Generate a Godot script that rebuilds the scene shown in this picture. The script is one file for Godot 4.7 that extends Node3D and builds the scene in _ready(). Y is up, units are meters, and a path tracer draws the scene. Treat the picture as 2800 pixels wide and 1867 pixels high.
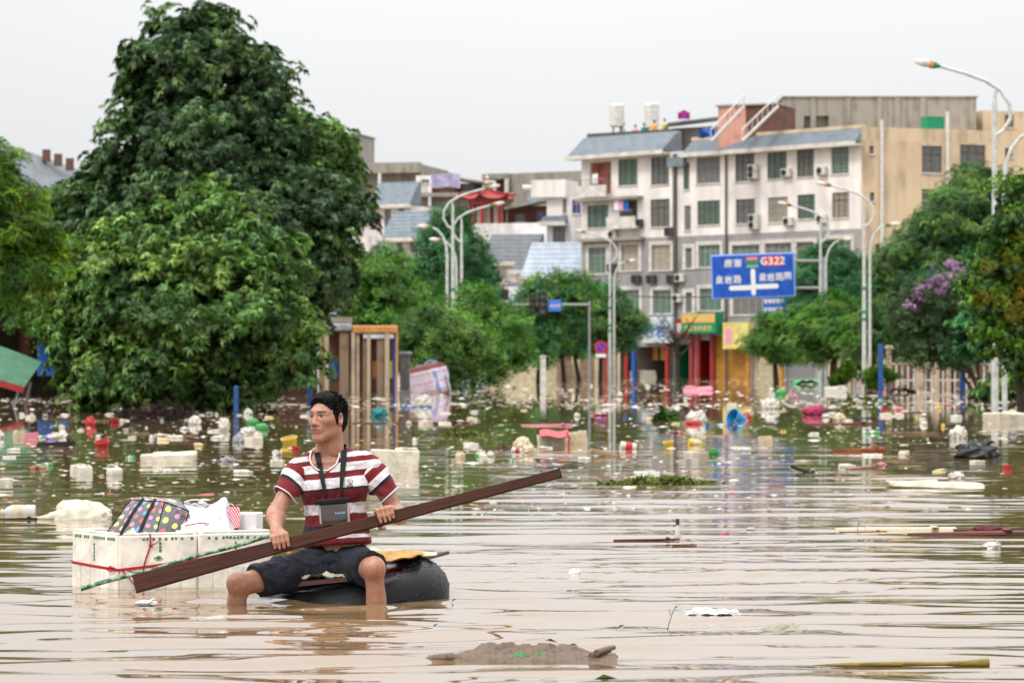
extends Node3D
# A man paddling an inner tube through a flooded street.

const FPX := 7778.0      # focal length of the photograph in its pixels
const HORIZON := 990.0   # row of the horizon
const EYE := 1.16        # camera height over the water

var rng := RandomNumberGenerator.new()
var mats := {}
var taken := {}
var noise := FastNoiseLite.new()

# ---------------------------------------------------------------- helpers
func at(u: float, v: float, d: float) -> Vector3:
	return Vector3((u - 1400.0) / FPX * d, EYE + (HORIZON - v) / FPX * d, -d)

func on_water(u: float, v: float, y := 0.0) -> Vector3:
	var d := EYE * FPX / (v - HORIZON)
	return Vector3((u - 1400.0) / FPX * d, y, -d)

func dist_of(v: float) -> float:
	return EYE * FPX / (v - HORIZON)

func numbered(called: String) -> String:
	if not taken.has(called):
		taken[called] = 0
		return called
	taken[called] += 1
	return "%s_%03d" % [called, taken[called]]

func thing(called: String, label: String, category: String, where := Vector3.ZERO, group := "", turn := 0.0) -> Node3D:
	var o := Node3D.new()
	o.name = numbered(called)
	add_child(o)
	o.position = where
	o.rotation.y = turn
	tag(o, label, category, group)
	return o

func tag(o: Node, label: String, category: String, group := "") -> void:
	o.set_meta("label", label)
	o.set_meta("category", category)
	if group != "":
		o.set_meta("group", group)

func copy_of(o: Node3D, where: Vector3, turn := 0.0, label := "", group := "") -> Node3D:
	var c: Node3D = o.duplicate()
	var base := String(o.name)
	if base.length() > 4 and base[base.length() - 4] == "_" and base.right(3).is_valid_int():
		base = base.left(base.length() - 4)
	c.name = numbered(base)
	add_child(c)
	c.position = where
	c.rotation.y = turn
	if label != "":
		c.set_meta("label", label)
	if group != "":
		c.set_meta("group", group)
	return c

func node_mesh(called: String, mesh: Mesh, m: Material, parent: Node) -> MeshInstance3D:
	var o := MeshInstance3D.new()
	o.name = numbered(called) if parent == self else called
	o.mesh = mesh
	if m:
		o.material_override = m
	parent.add_child(o, true)
	return o

# A mesh that is collected piece by piece; corners run counter-clockwise seen from outside.
class MB:
	var v := PackedVector3Array()
	var n := PackedVector3Array()
	var uv := PackedVector2Array()
	var c := PackedColorArray()
	var ix := PackedInt32Array()
	var ink := Color.WHITE

	func vert(p: Vector3, nn: Vector3, t := Vector2.ZERO) -> int:
		v.append(p); n.append(nn); uv.append(t); c.append(ink)
		return v.size() - 1

	func face(a: int, b: int, d: int) -> void:
		ix.append(a); ix.append(d); ix.append(b)

	func quad(a: Vector3, b: Vector3, cc: Vector3, d: Vector3) -> void:
		var nn := (b - a).cross(cc - a)
		if nn.length_squared() < 1e-14:
			nn = (cc - a).cross(d - a)
		nn = nn.normalized()
		var i := vert(a, nn, Vector2(0, 0)); vert(b, nn, Vector2(1, 0)); vert(cc, nn, Vector2(1, 1)); vert(d, nn, Vector2(0, 1))
		face(i, i + 1, i + 2); face(i, i + 2, i + 3)

	func tri(a: Vector3, b: Vector3, cc: Vector3) -> void:
		var nn := (b - a).cross(cc - a).normalized()
		var i := vert(a, nn); vert(b, nn); vert(cc, nn)
		face(i, i + 1, i + 2)

	func box(ce: Vector3, s: Vector3, b := Basis.IDENTITY) -> void:
		var h := s * 0.5
		var p := []
		for k in 8:
			p.append(ce + b * Vector3(h.x if k & 1 else -h.x, h.y if k & 2 else -h.y, h.z if k & 4 else -h.z))
		quad(p[4], p[5], p[7], p[6]); quad(p[1], p[0], p[2], p[3])
		quad(p[5], p[1], p[3], p[7]); quad(p[0], p[4], p[6], p[2])
		quad(p[6], p[7], p[3], p[2]); quad(p[0], p[1], p[5], p[4])

	# box with cut edges; jit shakes its corners
	func cbox(ce: Vector3, s: Vector3, bev: float, b := Basis.IDENTITY, jit := 0.0, r: RandomNumberGenerator = null) -> void:
		var h := s * 0.5
		var e := minf(bev, minf(h.x, minf(h.y, h.z)) * 0.8)
		var cx := []; var cy := []; var cz := []
		for k in 8:
			var sx := 1.0 if k & 1 else -1.0
			var sy := 1.0 if k & 2 else -1.0
			var sz := 1.0 if k & 4 else -1.0
			var o := Vector3.ZERO
			if r:
				o = Vector3(r.randf_range(-jit, jit), r.randf_range(-jit, jit), r.randf_range(-jit, jit))
			cx.append(ce + b * (Vector3(sx * h.x, sy * (h.y - e), sz * (h.z - e)) + o))
			cy.append(ce + b * (Vector3(sx * (h.x - e), sy * h.y, sz * (h.z - e)) + o))
			cz.append(ce + b * (Vector3(sx * (h.x - e), sy * (h.y - e), sz * h.z) + o))
		quad(cz[4], cz[5], cz[7], cz[6]); quad(cz[1], cz[0], cz[2], cz[3])
		quad(cx[5], cx[1], cx[3], cx[7]); quad(cx[0], cx[4], cx[6], cx[2])
		quad(cy[6], cy[7], cy[3], cy[2]); quad(cy[0], cy[1], cy[5], cy[4])
		quad(cz[5], cx[5], cx[7], cz[7]); quad(cx[4], cz[4], cz[6], cx[6])
		quad(cx[1], cz[1], cz[3], cx[3]); quad(cz[0], cx[0], cx[2], cz[2])
		quad(cz[6], cz[7], cy[7], cy[6]); quad(cy[2], cy[3], cz[3], cz[2])
		quad(cy[4], cy[5], cz[5], cz[4]); quad(cz[0], cz[1], cy[1], cy[0])
		quad(cx[7], cx[3], cy[3], cy[7]); quad(cx[2], cx[6], cy[6], cy[2])
		quad(cy[5], cy[1], cx[1], cx[5]); quad(cy[0], cy[4], cx[4], cx[0])
		tri(cx[7], cy[7], cz[7]); tri(cx[6], cz[6], cy[6]); tri(cx[5], cz[5], cy[5]); tri(cx[4], cy[4], cz[4])
		tri(cx[3], cz[3], cy[3]); tri(cx[2], cy[2], cz[2]); tri(cx[1], cy[1], cz[1]); tri(cx[0], cz[0], cy[0])

	func tube(pts: Array, radii: Array, sides := 8, caps := true) -> void:
		var count := pts.size()
		var t0: Vector3 = (pts[1] - pts[0]).normalized()
		var up := Vector3.UP if absf(t0.y) < 0.9 else Vector3.RIGHT
		var nx := t0.cross(up).normalized()
		var first := v.size()
		for i in count:
			var t: Vector3
			if i == 0:
				t = (pts[1] - pts[0]).normalized()
			elif i == count - 1:
				t = (pts[i] - pts[i - 1]).normalized()
			else:
				t = (pts[i + 1] - pts[i - 1]).normalized()
			nx = (nx - t * nx.dot(t)).normalized()
			var ny := t.cross(nx)
			var rad: float = radii[mini(i, radii.size() - 1)]
			for k in sides:
				var a := TAU * k / sides
				var dd := nx * cos(a) + ny * sin(a)
				vert(pts[i] + dd * rad, dd, Vector2(float(k) / sides, float(i)))
		for i in count - 1:
			for k in sides:
				var a := first + i * sides + k
				var b := first + i * sides + (k + 1) % sides
				face(a, b, b + sides); face(a, b + sides, a + sides)
		if caps:
			for e in 2:
				var i := 0 if e == 0 else count - 1
				var t: Vector3 = (pts[0] - pts[1]).normalized() if e == 0 else (pts[count - 1] - pts[count - 2]).normalized()
				var m := vert(pts[i], t)
				var st := v.size()
				for k in sides:
					vert(v[first + i * sides + k], t)
				for k in sides:
					if e == 0:
						face(m, st + (k + 1) % sides, st + k)
					else:
						face(m, st + k, st + (k + 1) % sides)

	# profile of (radius, height) turned about y
	func lathe(profile: Array, sides := 12, xf := Transform3D.IDENTITY) -> void:
		var np := profile.size()
		for i in np - 1:
			var p: Vector2 = profile[i]
			var q: Vector2 = profile[i + 1]
			var dd := (q - p).normalized()
			var nn := Vector2(dd.y, -dd.x)
			var st := v.size()
			for k in sides + 1:
				var a := TAU * k / sides
				var e := Vector3(cos(a), 0, -sin(a))
				var wn := (xf.basis * (e * nn.x + Vector3.UP * nn.y)).normalized()
				vert(xf * (e * p.x + Vector3.UP * p.y), wn, Vector2(float(k) / sides, float(i) / np))
				vert(xf * (e * q.x + Vector3.UP * q.y), wn, Vector2(float(k) / sides, float(i + 1) / np))
			for k in sides:
				var b := st + 2 * k
				face(b, b + 2, b + 3); face(b, b + 3, b + 1)

	# lumpy closed ball; lump(dir) gives the factor on its radius
	func ball(ce: Vector3, rad: Vector3, nu := 14, nv := 9, lump = null, b := Basis.IDENTITY) -> void:
		var st := v.size()
		var pos := PackedVector3Array()
		for j in nv + 1:
			var th := PI * j / nv
			for k in nu:
				var ph := TAU * k / nu
				var dd := Vector3(sin(th) * cos(ph), cos(th), sin(th) * sin(ph))
				var f := 1.0
				if lump != null:
					f = lump.call(dd)
				pos.append(ce + b * (dd * rad * f))
		for j in nv + 1:
			for k in nu:
				var du := pos[j * nu + (k + 1) % nu] - pos[j * nu + (k + nu - 1) % nu]
				var dv := pos[mini(j + 1, nv) * nu + k] - pos[maxi(j - 1, 0) * nu + k]
				var nn := du.cross(dv)
				var outw := pos[j * nu + k] - ce
				nn = outw.normalized() if nn.length_squared() < 1e-16 else nn.normalized()
				if nn.dot(outw) < 0.0:
					nn = -nn
				vert(pos[j * nu + k], nn, Vector2(float(k) / nu, float(j) / nv))
		for j in nv:
			for k in nu:
				var a := st + j * nu + k
				var b2 := st + j * nu + (k + 1) % nu
				face(a, b2, b2 + nu); face(a, b2 + nu, a + nu)

	# sheet of nu x nv points from a function, with two sides set th apart
	func sheet(fn: Callable, nu: int, nv: int, th := 0.0) -> void:
		var pos := PackedVector3Array()
		for j in nv + 1:
			for i in nu + 1:
				pos.append(fn.call(float(i) / nu, float(j) / nv))
		var w := nu + 1
		var nor := PackedVector3Array()
		for j in nv + 1:
			for i in nu + 1:
				var du := pos[j * w + mini(i + 1, nu)] - pos[j * w + maxi(i - 1, 0)]
				var dv := pos[mini(j + 1, nv) * w + i] - pos[maxi(j - 1, 0) * w + i]
				nor.append(du.cross(dv).normalized())
		for side in (2 if th > 0.0 else 1):
			var st := v.size()
			var sg := 1.0 if side == 0 else -1.0
			for j in nv + 1:
				for i in nu + 1:
					var k := j * w + i
					vert(pos[k] + nor[k] * (th * 0.5 * sg), nor[k] * sg, Vector2(float(i) / nu, float(j) / nv))
			for j in nv:
				for i in nu:
					var a := st + j * w + i
					if side == 0:
						face(a, a + 1, a + w + 1); face(a, a + w + 1, a + w)
					else:
						face(a, a + w + 1, a + 1); face(a, a + w, a + w + 1)

	func mesh() -> ArrayMesh:
		var m := ArrayMesh.new()
		var arr := []
		arr.resize(Mesh.ARRAY_MAX)
		arr[Mesh.ARRAY_VERTEX] = v
		arr[Mesh.ARRAY_NORMAL] = n
		arr[Mesh.ARRAY_TEX_UV] = uv
		arr[Mesh.ARRAY_COLOR] = c
		arr[Mesh.ARRAY_INDEX] = ix
		m.add_surface_from_arrays(Mesh.PRIMITIVE_TRIANGLES, arr)
		return m

func put(mb: MB, called: String, m: Material, parent: Node) -> MeshInstance3D:
	return node_mesh(called, mb.mesh(), m, parent)

# ---------------------------------------------------------------- textures and materials
func tex(size_x: int, size_y: int, fn: Callable) -> ImageTexture:
	var im := Image.create(size_x, size_y, false, Image.FORMAT_RGB8)
	for y in size_y:
		for x in size_x:
			im.set_pixel(x, y, fn.call(x, y))
	return ImageTexture.create_from_image(im)

func noise_img(freq: float, seed_: int, size := 256, oct := 4, kind := FastNoiseLite.TYPE_SIMPLEX_SMOOTH) -> Image:
	var f := FastNoiseLite.new()
	f.seed = seed_
	f.noise_type = kind
	f.frequency = freq
	f.fractal_octaves = oct
	return f.get_seamless_image(size, size)

var t_grime: ImageTexture
var t_stain: ImageTexture
var t_wood: ImageTexture
var t_speck: ImageTexture
var t_lump: ImageTexture
var t_skin: ImageTexture
var t_foam: ImageTexture

func make_textures() -> void:
	var a := noise_img(0.012, 3, 256, 5)
	var b := noise_img(0.06, 9, 256, 4)
	t_grime = tex(256, 256, func(x, y):
		var g: float = 0.80 + 0.20 * smoothstep(0.15, 0.75, a.get_pixel(x, y).r * 0.6 + b.get_pixel(x, y).r * 0.4)
		return Color(g, g * 0.99, g * 0.97))
	# rain streaks: noise drawn out downwards
	t_stain = tex(256, 256, func(x, y):
		var s: float = a.get_pixel((x * 2) % 256, (y / 6) % 256).r * 0.75 + b.get_pixel(x, (y / 10) % 256).r * 0.25
		var g: float = 0.74 + 0.26 * smoothstep(0.18, 0.6, s * 0.55 + a.get_pixel(x, y).r * 0.5)
		return Color(g, g * 0.985, g * 0.96))
	t_wood = tex(256, 256, func(x, y):
		var w: float = a.get_pixel((x / 6) % 256, y).r
		var l: float = 0.5 + 0.5 * sin(y * 0.35 + w * 26.0)
		var f: float = b.get_pixel((x / 14) % 256, y).r
		var g: float = 0.62 + 0.2 * l + 0.3 * (f - 0.4)
		return Color(g, g * 0.93, g * 0.86))
	t_speck = tex(256, 256, func(x, y):
		var s: float = b.get_pixel(x, y).r
		var g: float = 1.0 - 0.35 * smoothstep(0.68, 0.78, s) - 0.12 * a.get_pixel(x, y).r
		return Color(g, g, g * 0.98))
	t_lump = ImageTexture.create_from_image(b)
	t_skin = tex(256, 256, func(x, y):
		var s: float = a.get_pixel(x, y).r
		var f: float = b.get_pixel(x, y).r
		return Color(0.9 + 0.1 * s, 0.86 + 0.14 * s * f * 1.6, 0.84 + 0.16 * s * f * 1.6))
	var cell := noise_img(0.09, 21, 256, 1, FastNoiseLite.TYPE_CELLULAR)
	t_foam = ImageTexture.create_from_image(cell)

func mat(called: String, col: Color, rough := 0.8, o := {}) -> StandardMaterial3D:
	if mats.has(called):
		return mats[called]
	var m := StandardMaterial3D.new()
	m.resource_name = called
	m.albedo_color = col
	m.roughness = rough
	m.metallic = o.get("metal", 0.0)
	if o.has("spec"):
		m.metallic_specular = o.spec
	if o.has("tex"):
		m.albedo_texture = o.tex
		if not o.get("uv", false):
			m.uv1_triplanar = true
			m.uv1_world_triplanar = o.get("world", true)
		var sc: float = o.get("scale", 1.0)
		m.uv1_scale = o.get("scale3", Vector3(sc, sc, sc))
	if o.has("bump"):
		m.heightmap_enabled = true
		m.heightmap_texture = o.bump
		m.heightmap_scale = o.get("bumps", 0.5)
		if not o.has("tex"):
			m.uv1_triplanar = true
			m.uv1_world_triplanar = o.get("world", true)
			var sc2: float = o.get("scale", 1.0)
			m.uv1_scale = Vector3(sc2, sc2, sc2)
	if o.get("vc", false):
		m.vertex_color_use_as_albedo = true
	if o.has("back"):
		m.backlight_enabled = true
		m.backlight = o.back
	if o.has("alpha"):
		m.transparency = BaseMaterial3D.TRANSPARENCY_ALPHA
		m.albedo_color.a = o.alpha
	if o.has("coat"):
		m.clearcoat_enabled = true
		m.clearcoat = o.coat
		m.clearcoat_roughness = o.get("coatr", 0.15)
	if o.has("sss"):
		m.subsurf_scatter_enabled = true
		m.subsurf_scatter_strength = o.sss
	if o.has("rim"):
		m.rim_enabled = true
		m.rim = o.rim
		m.rim_tint = 0.5
	mats[called] = m
	return m

# ---------------------------------------------------------------- the scene
func _ready() -> void:
	rng.seed = 7
	noise.seed = 4
	noise.frequency = 1.0
	noise.noise_type = FastNoiseLite.TYPE_SIMPLEX_SMOOTH
	noise.fractal_octaves = 2

	var cam := Camera3D.new()
	cam.name = "camera"
	cam.position = Vector3(0, EYE, 0)
	cam.rotation.x = atan((HORIZON - 933.5) / FPX)
	var lens := CameraAttributesPhysical.new()
	lens.frustum_focal_length = 100.0
	lens.frustum_focus_distance = 13.9
	lens.exposure_aperture = 6.3
	lens.frustum_near = 0.2
	lens.frustum_far = 2000.0
	cam.attributes = lens
	add_child(cam)
	cam.fov = rad_to_deg(2.0 * atan(933.5 / FPX))
	cam.near = 0.2
	cam.far = 2000.0
	cam.current = true

	var world := WorldEnvironment.new()
	world.name = "world"
	var env := Environment.new()
	env.background_mode = Environment.BG_SKY
	var sky := Sky.new()
	var cloud := noise_img(0.009, 77, 256, 4)
	var im := Image.create(512, 256, false, Image.FORMAT_RGBF)
	for y in 256:
		var up := clampf(1.0 - y / 128.0, 0.0, 1.0)
		for x in 512:
			var c: float = cloud.get_pixel(x % 256, y).r - 0.5
			var g := (0.655 + 0.13 * c) * (1.0 + 2.5 * sin(up * PI / 2.0))
			im.set_pixel(x, y, Color(g * 0.985, g * 0.998, g * 1.02))
	var pano := PanoramaSkyMaterial.new()
	pano.panorama = ImageTexture.create_from_image(im)
	sky.sky_material = pano
	env.sky = sky
	env.background_energy_multiplier = 1.0
	env.tonemap_mode = Environment.TONE_MAPPER_LINEAR
	env.tonemap_exposure = 1.12
	env.sdfgi_enabled = true
	env.ssao_enabled = true
	env.ssil_enabled = true
	world.environment = env
	add_child(world)

	var sun := DirectionalLight3D.new()
	sun.name = "sun"
	sun.light_energy = 0.5
	sun.light_angular_distance = 12.0
	sun.light_color = Color(1.0, 0.97, 0.92)
	sun.shadow_enabled = true
	add_child(sun)
	sun.look_at_from_position(Vector3(-6, 12, 7), Vector3.ZERO)

	make_textures()
	make_water()
	make_town()
	make_street()
	make_trees()
	make_man()
	make_raft()
	make_debris()

# ---------------------------------------------------------------- water
func make_water() -> void:
	var rows := [-60.0, -12.0, 0.0, 3.0, 6.0, 8.0]
	var v := 2050.0
	while v > 1100.0:
		rows.append(dist_of(v))
		v -= 1.7
	while v > 1036.0:
		rows.append(dist_of(v))
		v -= 3.0
	rows.append_array([230.0, 300.0, 420.0, 700.0, 1200.0])
	var cols := 300
	var r := RandomNumberGenerator.new()
	r.seed = 5
	var kx := PackedFloat32Array(); var kz := PackedFloat32Array(); var am := PackedFloat32Array(); var ph := PackedFloat32Array(); var la := PackedFloat32Array(); var sp := PackedFloat32Array()
	for i in 20:
		# the first twelve are round swells, the rest ripples with narrow crests, long from side to side
		var crest := i >= 12
		var l := 0.24 * pow(1.7 / 0.24, i / 11.0) if not crest else 0.3 * pow(1.3 / 0.3, (i - 12) / 7.0)
		var a := r.randf_range(-0.17, 0.17) if i % 6 else r.randf_range(-0.6, 0.6)
		var k := TAU / l
		kx.append(k * sin(a)); kz.append(k * cos(a))
		am.append(r.randf_range(0.011, 0.019) / k if not crest else r.randf_range(0.04, 0.075) / k)
		ph.append(r.randf_range(0.0, TAU)); la.append(l); sp.append(2.4 if crest else 0.0)
	var srcs := [[on_water(1840, 1560), 0.17, 0.0030, 0.9], [on_water(960, 1640), 0.22, 0.0035, 0.8], [on_water(460, 1610), 0.2, 0.002, 0.7], [on_water(1560, 1570), 0.13, 0.0025, 0.5]]
	var patch := FastNoiseLite.new()
	patch.seed = 12
	patch.frequency = 0.16
	patch.fractal_octaves = 2
	var mb := MB.new()
	var w := cols + 5
	for j in rows.size():
		var d: float = rows[j]
		var da := maxf(absf(d), 8.0)
		var hw := da * 0.235 + 1.2
		var step := maxf(0.02, da * da / 9022.0 * 1.7)
		var calm := 1.0 if d < 15.0 else maxf(0.10, pow(15.0 / d, 1.0))
		if d < 9.0 or d > 220.0:
			calm = 0.0
		for i in w:
			var x: float
			if i == 0: x = -900.0
			elif i == 1: x = -hw - 6.0
			elif i == w - 1: x = 900.0
			elif i == w - 2: x = hw + 6.0
			else: x = -hw + 2.0 * hw * (i - 2) / cols
			var z := -d
			var h := 0.0; var hx := 0.0; var hz := 0.0
			if calm > 0.0 and i > 1 and i < w - 2:
				var m := calm * clampf(0.95 + 0.9 * patch.get_noise_2d(x * 0.7, z * 0.35), 0.35, 1.6) * lerpf(0.5, 1.0, clampf((x / da + 0.12) / 0.14, 0.0, 1.0) if d > 15.5 else 1.0)
				for q in 20:
					var f := clampf(la[q] / step * 0.33 - 0.4, 0.0, 1.0) * m
					if f <= 0.0:
						continue
					var e := kx[q] * x + kz[q] * z + ph[q]
					if sp[q] > 0.0:
						f *= clampf(0.45 + 0.75 * sin(x * (0.5 + 0.13 * q) + z * 0.37 + ph[q] * 3.0), 0.0, 1.0)
						var g := exp(sp[q] * (sin(e) - 1.0)) * am[q] * f
						h += g - 0.277 * am[q] * f
						g *= sp[q] * cos(e)
						hx += g * kx[q]; hz += g * kz[q]
					else:
						var ca := cos(e) * am[q] * f
						h += sin(e) * am[q] * f
						hx += ca * kx[q]; hz += ca * kz[q]
				if d < 24.0:
					for s in srcs:
						var o: Vector3 = s[0]
						var dx := x - o.x
						var dz := z - o.z
						var rr := sqrt(dx * dx + dz * dz) + 0.001
						if rr > 3.2:
							continue
						var k: float = TAU / s[1]
						var a: float = s[2] * exp(-rr / s[3])
						h += a * sin(k * rr)
						var g := a * k * cos(k * rr) / rr
						hx += g * dx; hz += g * dz
			mb.vert(Vector3(x, h, z), Vector3(-hx, 1.0, -hz).normalized(), Vector2(x, z))
	for j in rows.size() - 1:
		for i in w - 1:
			var a := j * w + i
			mb.face(a, a + 1, a + w + 1); mb.face(a, a + w + 1, a + w)
	var m := mat("muddy_water", Color(0.495, 0.40, 0.285), 0.03, {"spec": 0.5, "coat": 0.4, "coatr": 0.02})
	var o := put(mb, "water", m, self)
	o.set_meta("kind", "structure")
	var g := MB.new()
	g.quad(Vector3(-900, -1.5, 60), Vector3(900, -1.5, 60), Vector3(900, -1.5, -1200), Vector3(-900, -1.5, -1200))
	var go := put(g, "ground", mat("street_bed", Color(0.35, 0.33, 0.30), 0.95, {"tex": t_grime, "scale": 0.2}), self)
	go.set_meta("kind", "structure")

# ---------------------------------------------------------------- buildings
# A straight wall from a (its left end seen from outside) to b; px gives places on it from the photograph.
class Wall:
	var a: Vector3
	var dir: Vector3
	var out: Vector3
	var length: float

	func _init(from: Vector3, to: Vector3) -> void:
		a = Vector3(from.x, 0, from.z)
		var d := Vector3(to.x, 0, to.z) - a
		length = d.length()
		dir = d / length
		out = dir.cross(Vector3.UP)

	func t(u: float) -> float:
		var k := (u - 1400.0) / 7778.0
		return (-k * a.z - a.x) / (dir.x + k * dir.z)

	func h(u: float, v: float) -> float:
		var p := a + dir * t(u)
		return 1.16 + (990.0 - v) / 7778.0 * -p.z

	func p(tt: float, y: float, o := 0.0) -> Vector3:
		return a + dir * tt + Vector3.UP * y + out * o

	func basis() -> Basis:
		return Basis(dir, Vector3.UP, out)

	func rect(u0: float, u1: float, v0: float, v1: float) -> Array:
		var um := (u0 + u1) * 0.5
		return [t(u0), t(u1), h(um, v1), h(um, v0)]

# a skin of wall with openings, each with a reveal
func wall_skin(w: Wall, t0: float, t1: float, y0: float, y1: float, holes: Array, depth := 0.22, off := 0.0) -> MB:
	var mb := MB.new()
	var xs := [t0, t1]
	var ys := [y0, y1]
	var hs := []
	for h in holes:
		if h[1] < t0 or h[0] > t1 or h[3] < y0 or h[2] > y1:
			continue
		var q := [clampf(h[0], t0, t1), clampf(h[1], t0, t1), clampf(h[2], y0, y1), clampf(h[3], y0, y1)]
		hs.append(q)
		xs.append_array([q[0], q[1]]); ys.append_array([q[2], q[3]])
	xs.sort(); ys.sort()
	for j in ys.size() - 1:
		if ys[j + 1] - ys[j] < 0.001:
			continue
		var cy: float = (ys[j] + ys[j + 1]) * 0.5
		var start := -1
		for i in xs.size():
			var solid := false
			if i < xs.size() - 1:
				var cx: float = (xs[i] + xs[i + 1]) * 0.5
				solid = xs[i + 1] - xs[i] >= 0.0
				for q in hs:
					if cx > q[0] and cx < q[1] and cy > q[2] and cy < q[3]:
						solid = false
						break
			if solid and start < 0:
				start = i
			if not solid and start >= 0:
				if xs[i] - xs[start] > 0.0005:
					mb.quad(w.p(xs[start], ys[j], off), w.p(xs[i], ys[j], off), w.p(xs[i], ys[j + 1], off), w.p(xs[start], ys[j + 1], off))
				start = -1
	for q in hs:
		var o := off - depth
		mb.quad(w.p(q[0], q[2], off), w.p(q[1], q[2], off), w.p(q[1], q[2], o), w.p(q[0], q[2], o))
		mb.quad(w.p(q[0], q[3], o), w.p(q[1], q[3], o), w.p(q[1], q[3], off), w.p(q[0], q[3], off))
		mb.quad(w.p(q[0], q[2], off), w.p(q[0], q[2], o), w.p(q[0], q[3], o), w.p(q[0], q[3], off))
		mb.quad(w.p(q[1], q[2], o), w.p(q[1], q[2], off), w.p(q[1], q[3], off), w.p(q[1], q[3], o))
	return mb

func tbox(mb: MB, w: Wall, t0: float, t1: float, y0: float, y1: float, o0: float, o1: float) -> void:
	mb.box(w.p((t0 + t1) * 0.5, (y0 + y1) * 0.5, (o0 + o1) * 0.5), Vector3(t1 - t0, y1 - y0, absf(o1 - o0)), w.basis())

func window_in(w: Wall, r: Array, parent: Node3D, frame: Material, pane: Material, cols := 3, off := 0.0, surround := 0.0, grille := false) -> void:
	var mb := MB.new()
	var e := off - 0.14
	var fw := 0.05
	tbox(mb, w, r[0], r[1], r[2], r[2] + fw, e - 0.04, e + 0.04)
	tbox(mb, w, r[0], r[1], r[3] - fw, r[3], e - 0.04, e + 0.04)
	tbox(mb, w, r[0], r[0] + fw, r[2] + fw, r[3] - fw, e - 0.04, e + 0.04)
	tbox(mb, w, r[1] - fw, r[1], r[2] + fw, r[3] - fw, e - 0.04, e + 0.04)
	for i in range(1, cols):
		var x: float = lerpf(r[0], r[1], float(i) / cols)
		tbox(mb, w, x - 0.025, x + 0.025, r[2] + fw, r[3] - fw, e - 0.03, e + 0.03)
	var ym: float = lerpf(r[2], r[3], 0.7)
	tbox(mb, w, r[0] + fw, r[1] - fw, ym - 0.025, ym + 0.025, e - 0.032, e + 0.032)
	if grille:
		var n := 7
		for i in range(1, n):
			var y: float = lerpf(r[2], r[3], float(i) / n)
			tbox(mb, w, r[0] + 0.01, r[1] - 0.01, y - 0.012, y + 0.012, off - 0.06, off - 0.03)
	var win := put(mb, "window", frame, parent)
	var pb := MB.new()
	tbox(pb, w, r[0] + 0.01, r[1] - 0.01, r[2] + 0.01, r[3] - 0.01, e - 0.025, e - 0.005)
	put(pb, "pane", pane, win)
	var sb := MB.new()
	if surround > 0.0:
		var s := surround
		tbox(sb, w, r[0] - s, r[1] + s, r[3] + 0.002, r[3] + s, off - 0.02, off + 0.06)
		tbox(sb, w, r[0] - s, r[0] - 0.002, r[2], r[3], off - 0.02, off + 0.05)
		tbox(sb, w, r[1] + 0.002, r[1] + s, r[2], r[3], off - 0.02, off + 0.05)
	tbox(sb, w, r[0] - surround - 0.05, r[1] + surround + 0.05, r[2] - 0.09, r[2] - 0.002, off - 0.02, off + 0.09)
	put(sb, "sill" if surround == 0.0 else "surround", mats["trim_white"], win)

# walls, back, and flat roof of a block behind a front wall
func block_rest(w: Wall, t0: float, t1: float, y0: float, y1: float, deep: float, m: Material, parent: Node3D) -> void:
	var mb := MB.new()
	mb.quad(w.p(t1, y0), w.p(t1, y0, -deep), w.p(t1, y1, -deep), w.p(t1, y1))
	mb.quad(w.p(t0, y0, -deep), w.p(t0, y0), w.p(t0, y1), w.p(t0, y1, -deep))
	mb.quad(w.p(t1, y0, -deep), w.p(t0, y0, -deep), w.p(t0, y1, -deep), w.p(t1, y1, -deep))
	put(mb, "side_walls", m, parent)
	var rb := MB.new()
	tbox(rb, w, t0 + 0.003, t1 - 0.003, y1 - 0.25, y1 - 0.002, -deep + 0.003, -0.003)
	put(rb, "roof_slab", mats["concrete"], parent)

# sloping tiled strip along a wall's top, with its white gutter board
func pent_roof(w: Wall, t0: float, t1: float, ye: float, yt: float, oe: float, ot: float, m: Material, parent: Node3D) -> void:
	var mb := MB.new()
	var a := w.p(t0, ye, oe); var b := w.p(t1, ye, oe); var c := w.p(t1, yt, ot); var d := w.p(t0, yt, ot)
	mb.quad(a, b, c, d)
	mb.quad(w.p(t0, ye, ot - 0.3), a, d, w.p(t0, yt, ot - 0.3))
	mb.quad(b, w.p(t1, ye, ot - 0.3), w.p(t1, yt, ot - 0.3), c)
	mb.quad(d, c, w.p(t1, yt, ot - 0.3), w.p(t0, yt, ot - 0.3))
	var o := put(mb, "tiled_roof", m, parent)
	# raised courses
	var rb := MB.new()
	var rows := 7
	for i in rows:
		var f := (i + 0.5) / rows
		rb.box(w.p((t0 + t1) * 0.5, lerpf(ye, yt, f) + 0.012, lerpf(oe, ot, f)), Vector3(t1 - t0 - 0.01, 0.02, 0.05), w.basis())
	put(rb, "tile_courses", m, o)
	var gb := MB.new()
	tbox(gb, w, t0 - 0.1, t1 + 0.1, ye - 0.28, ye + 0.04, oe - 0.06, oe + 0.06)
	tbox(gb, w, t0 - 0.1, t1 + 0.1, ye - 0.27, ye - 0.12, 0.004, oe - 0.061)
	put(gb, "gutter_board", mats["trim_white"], parent)

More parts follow.
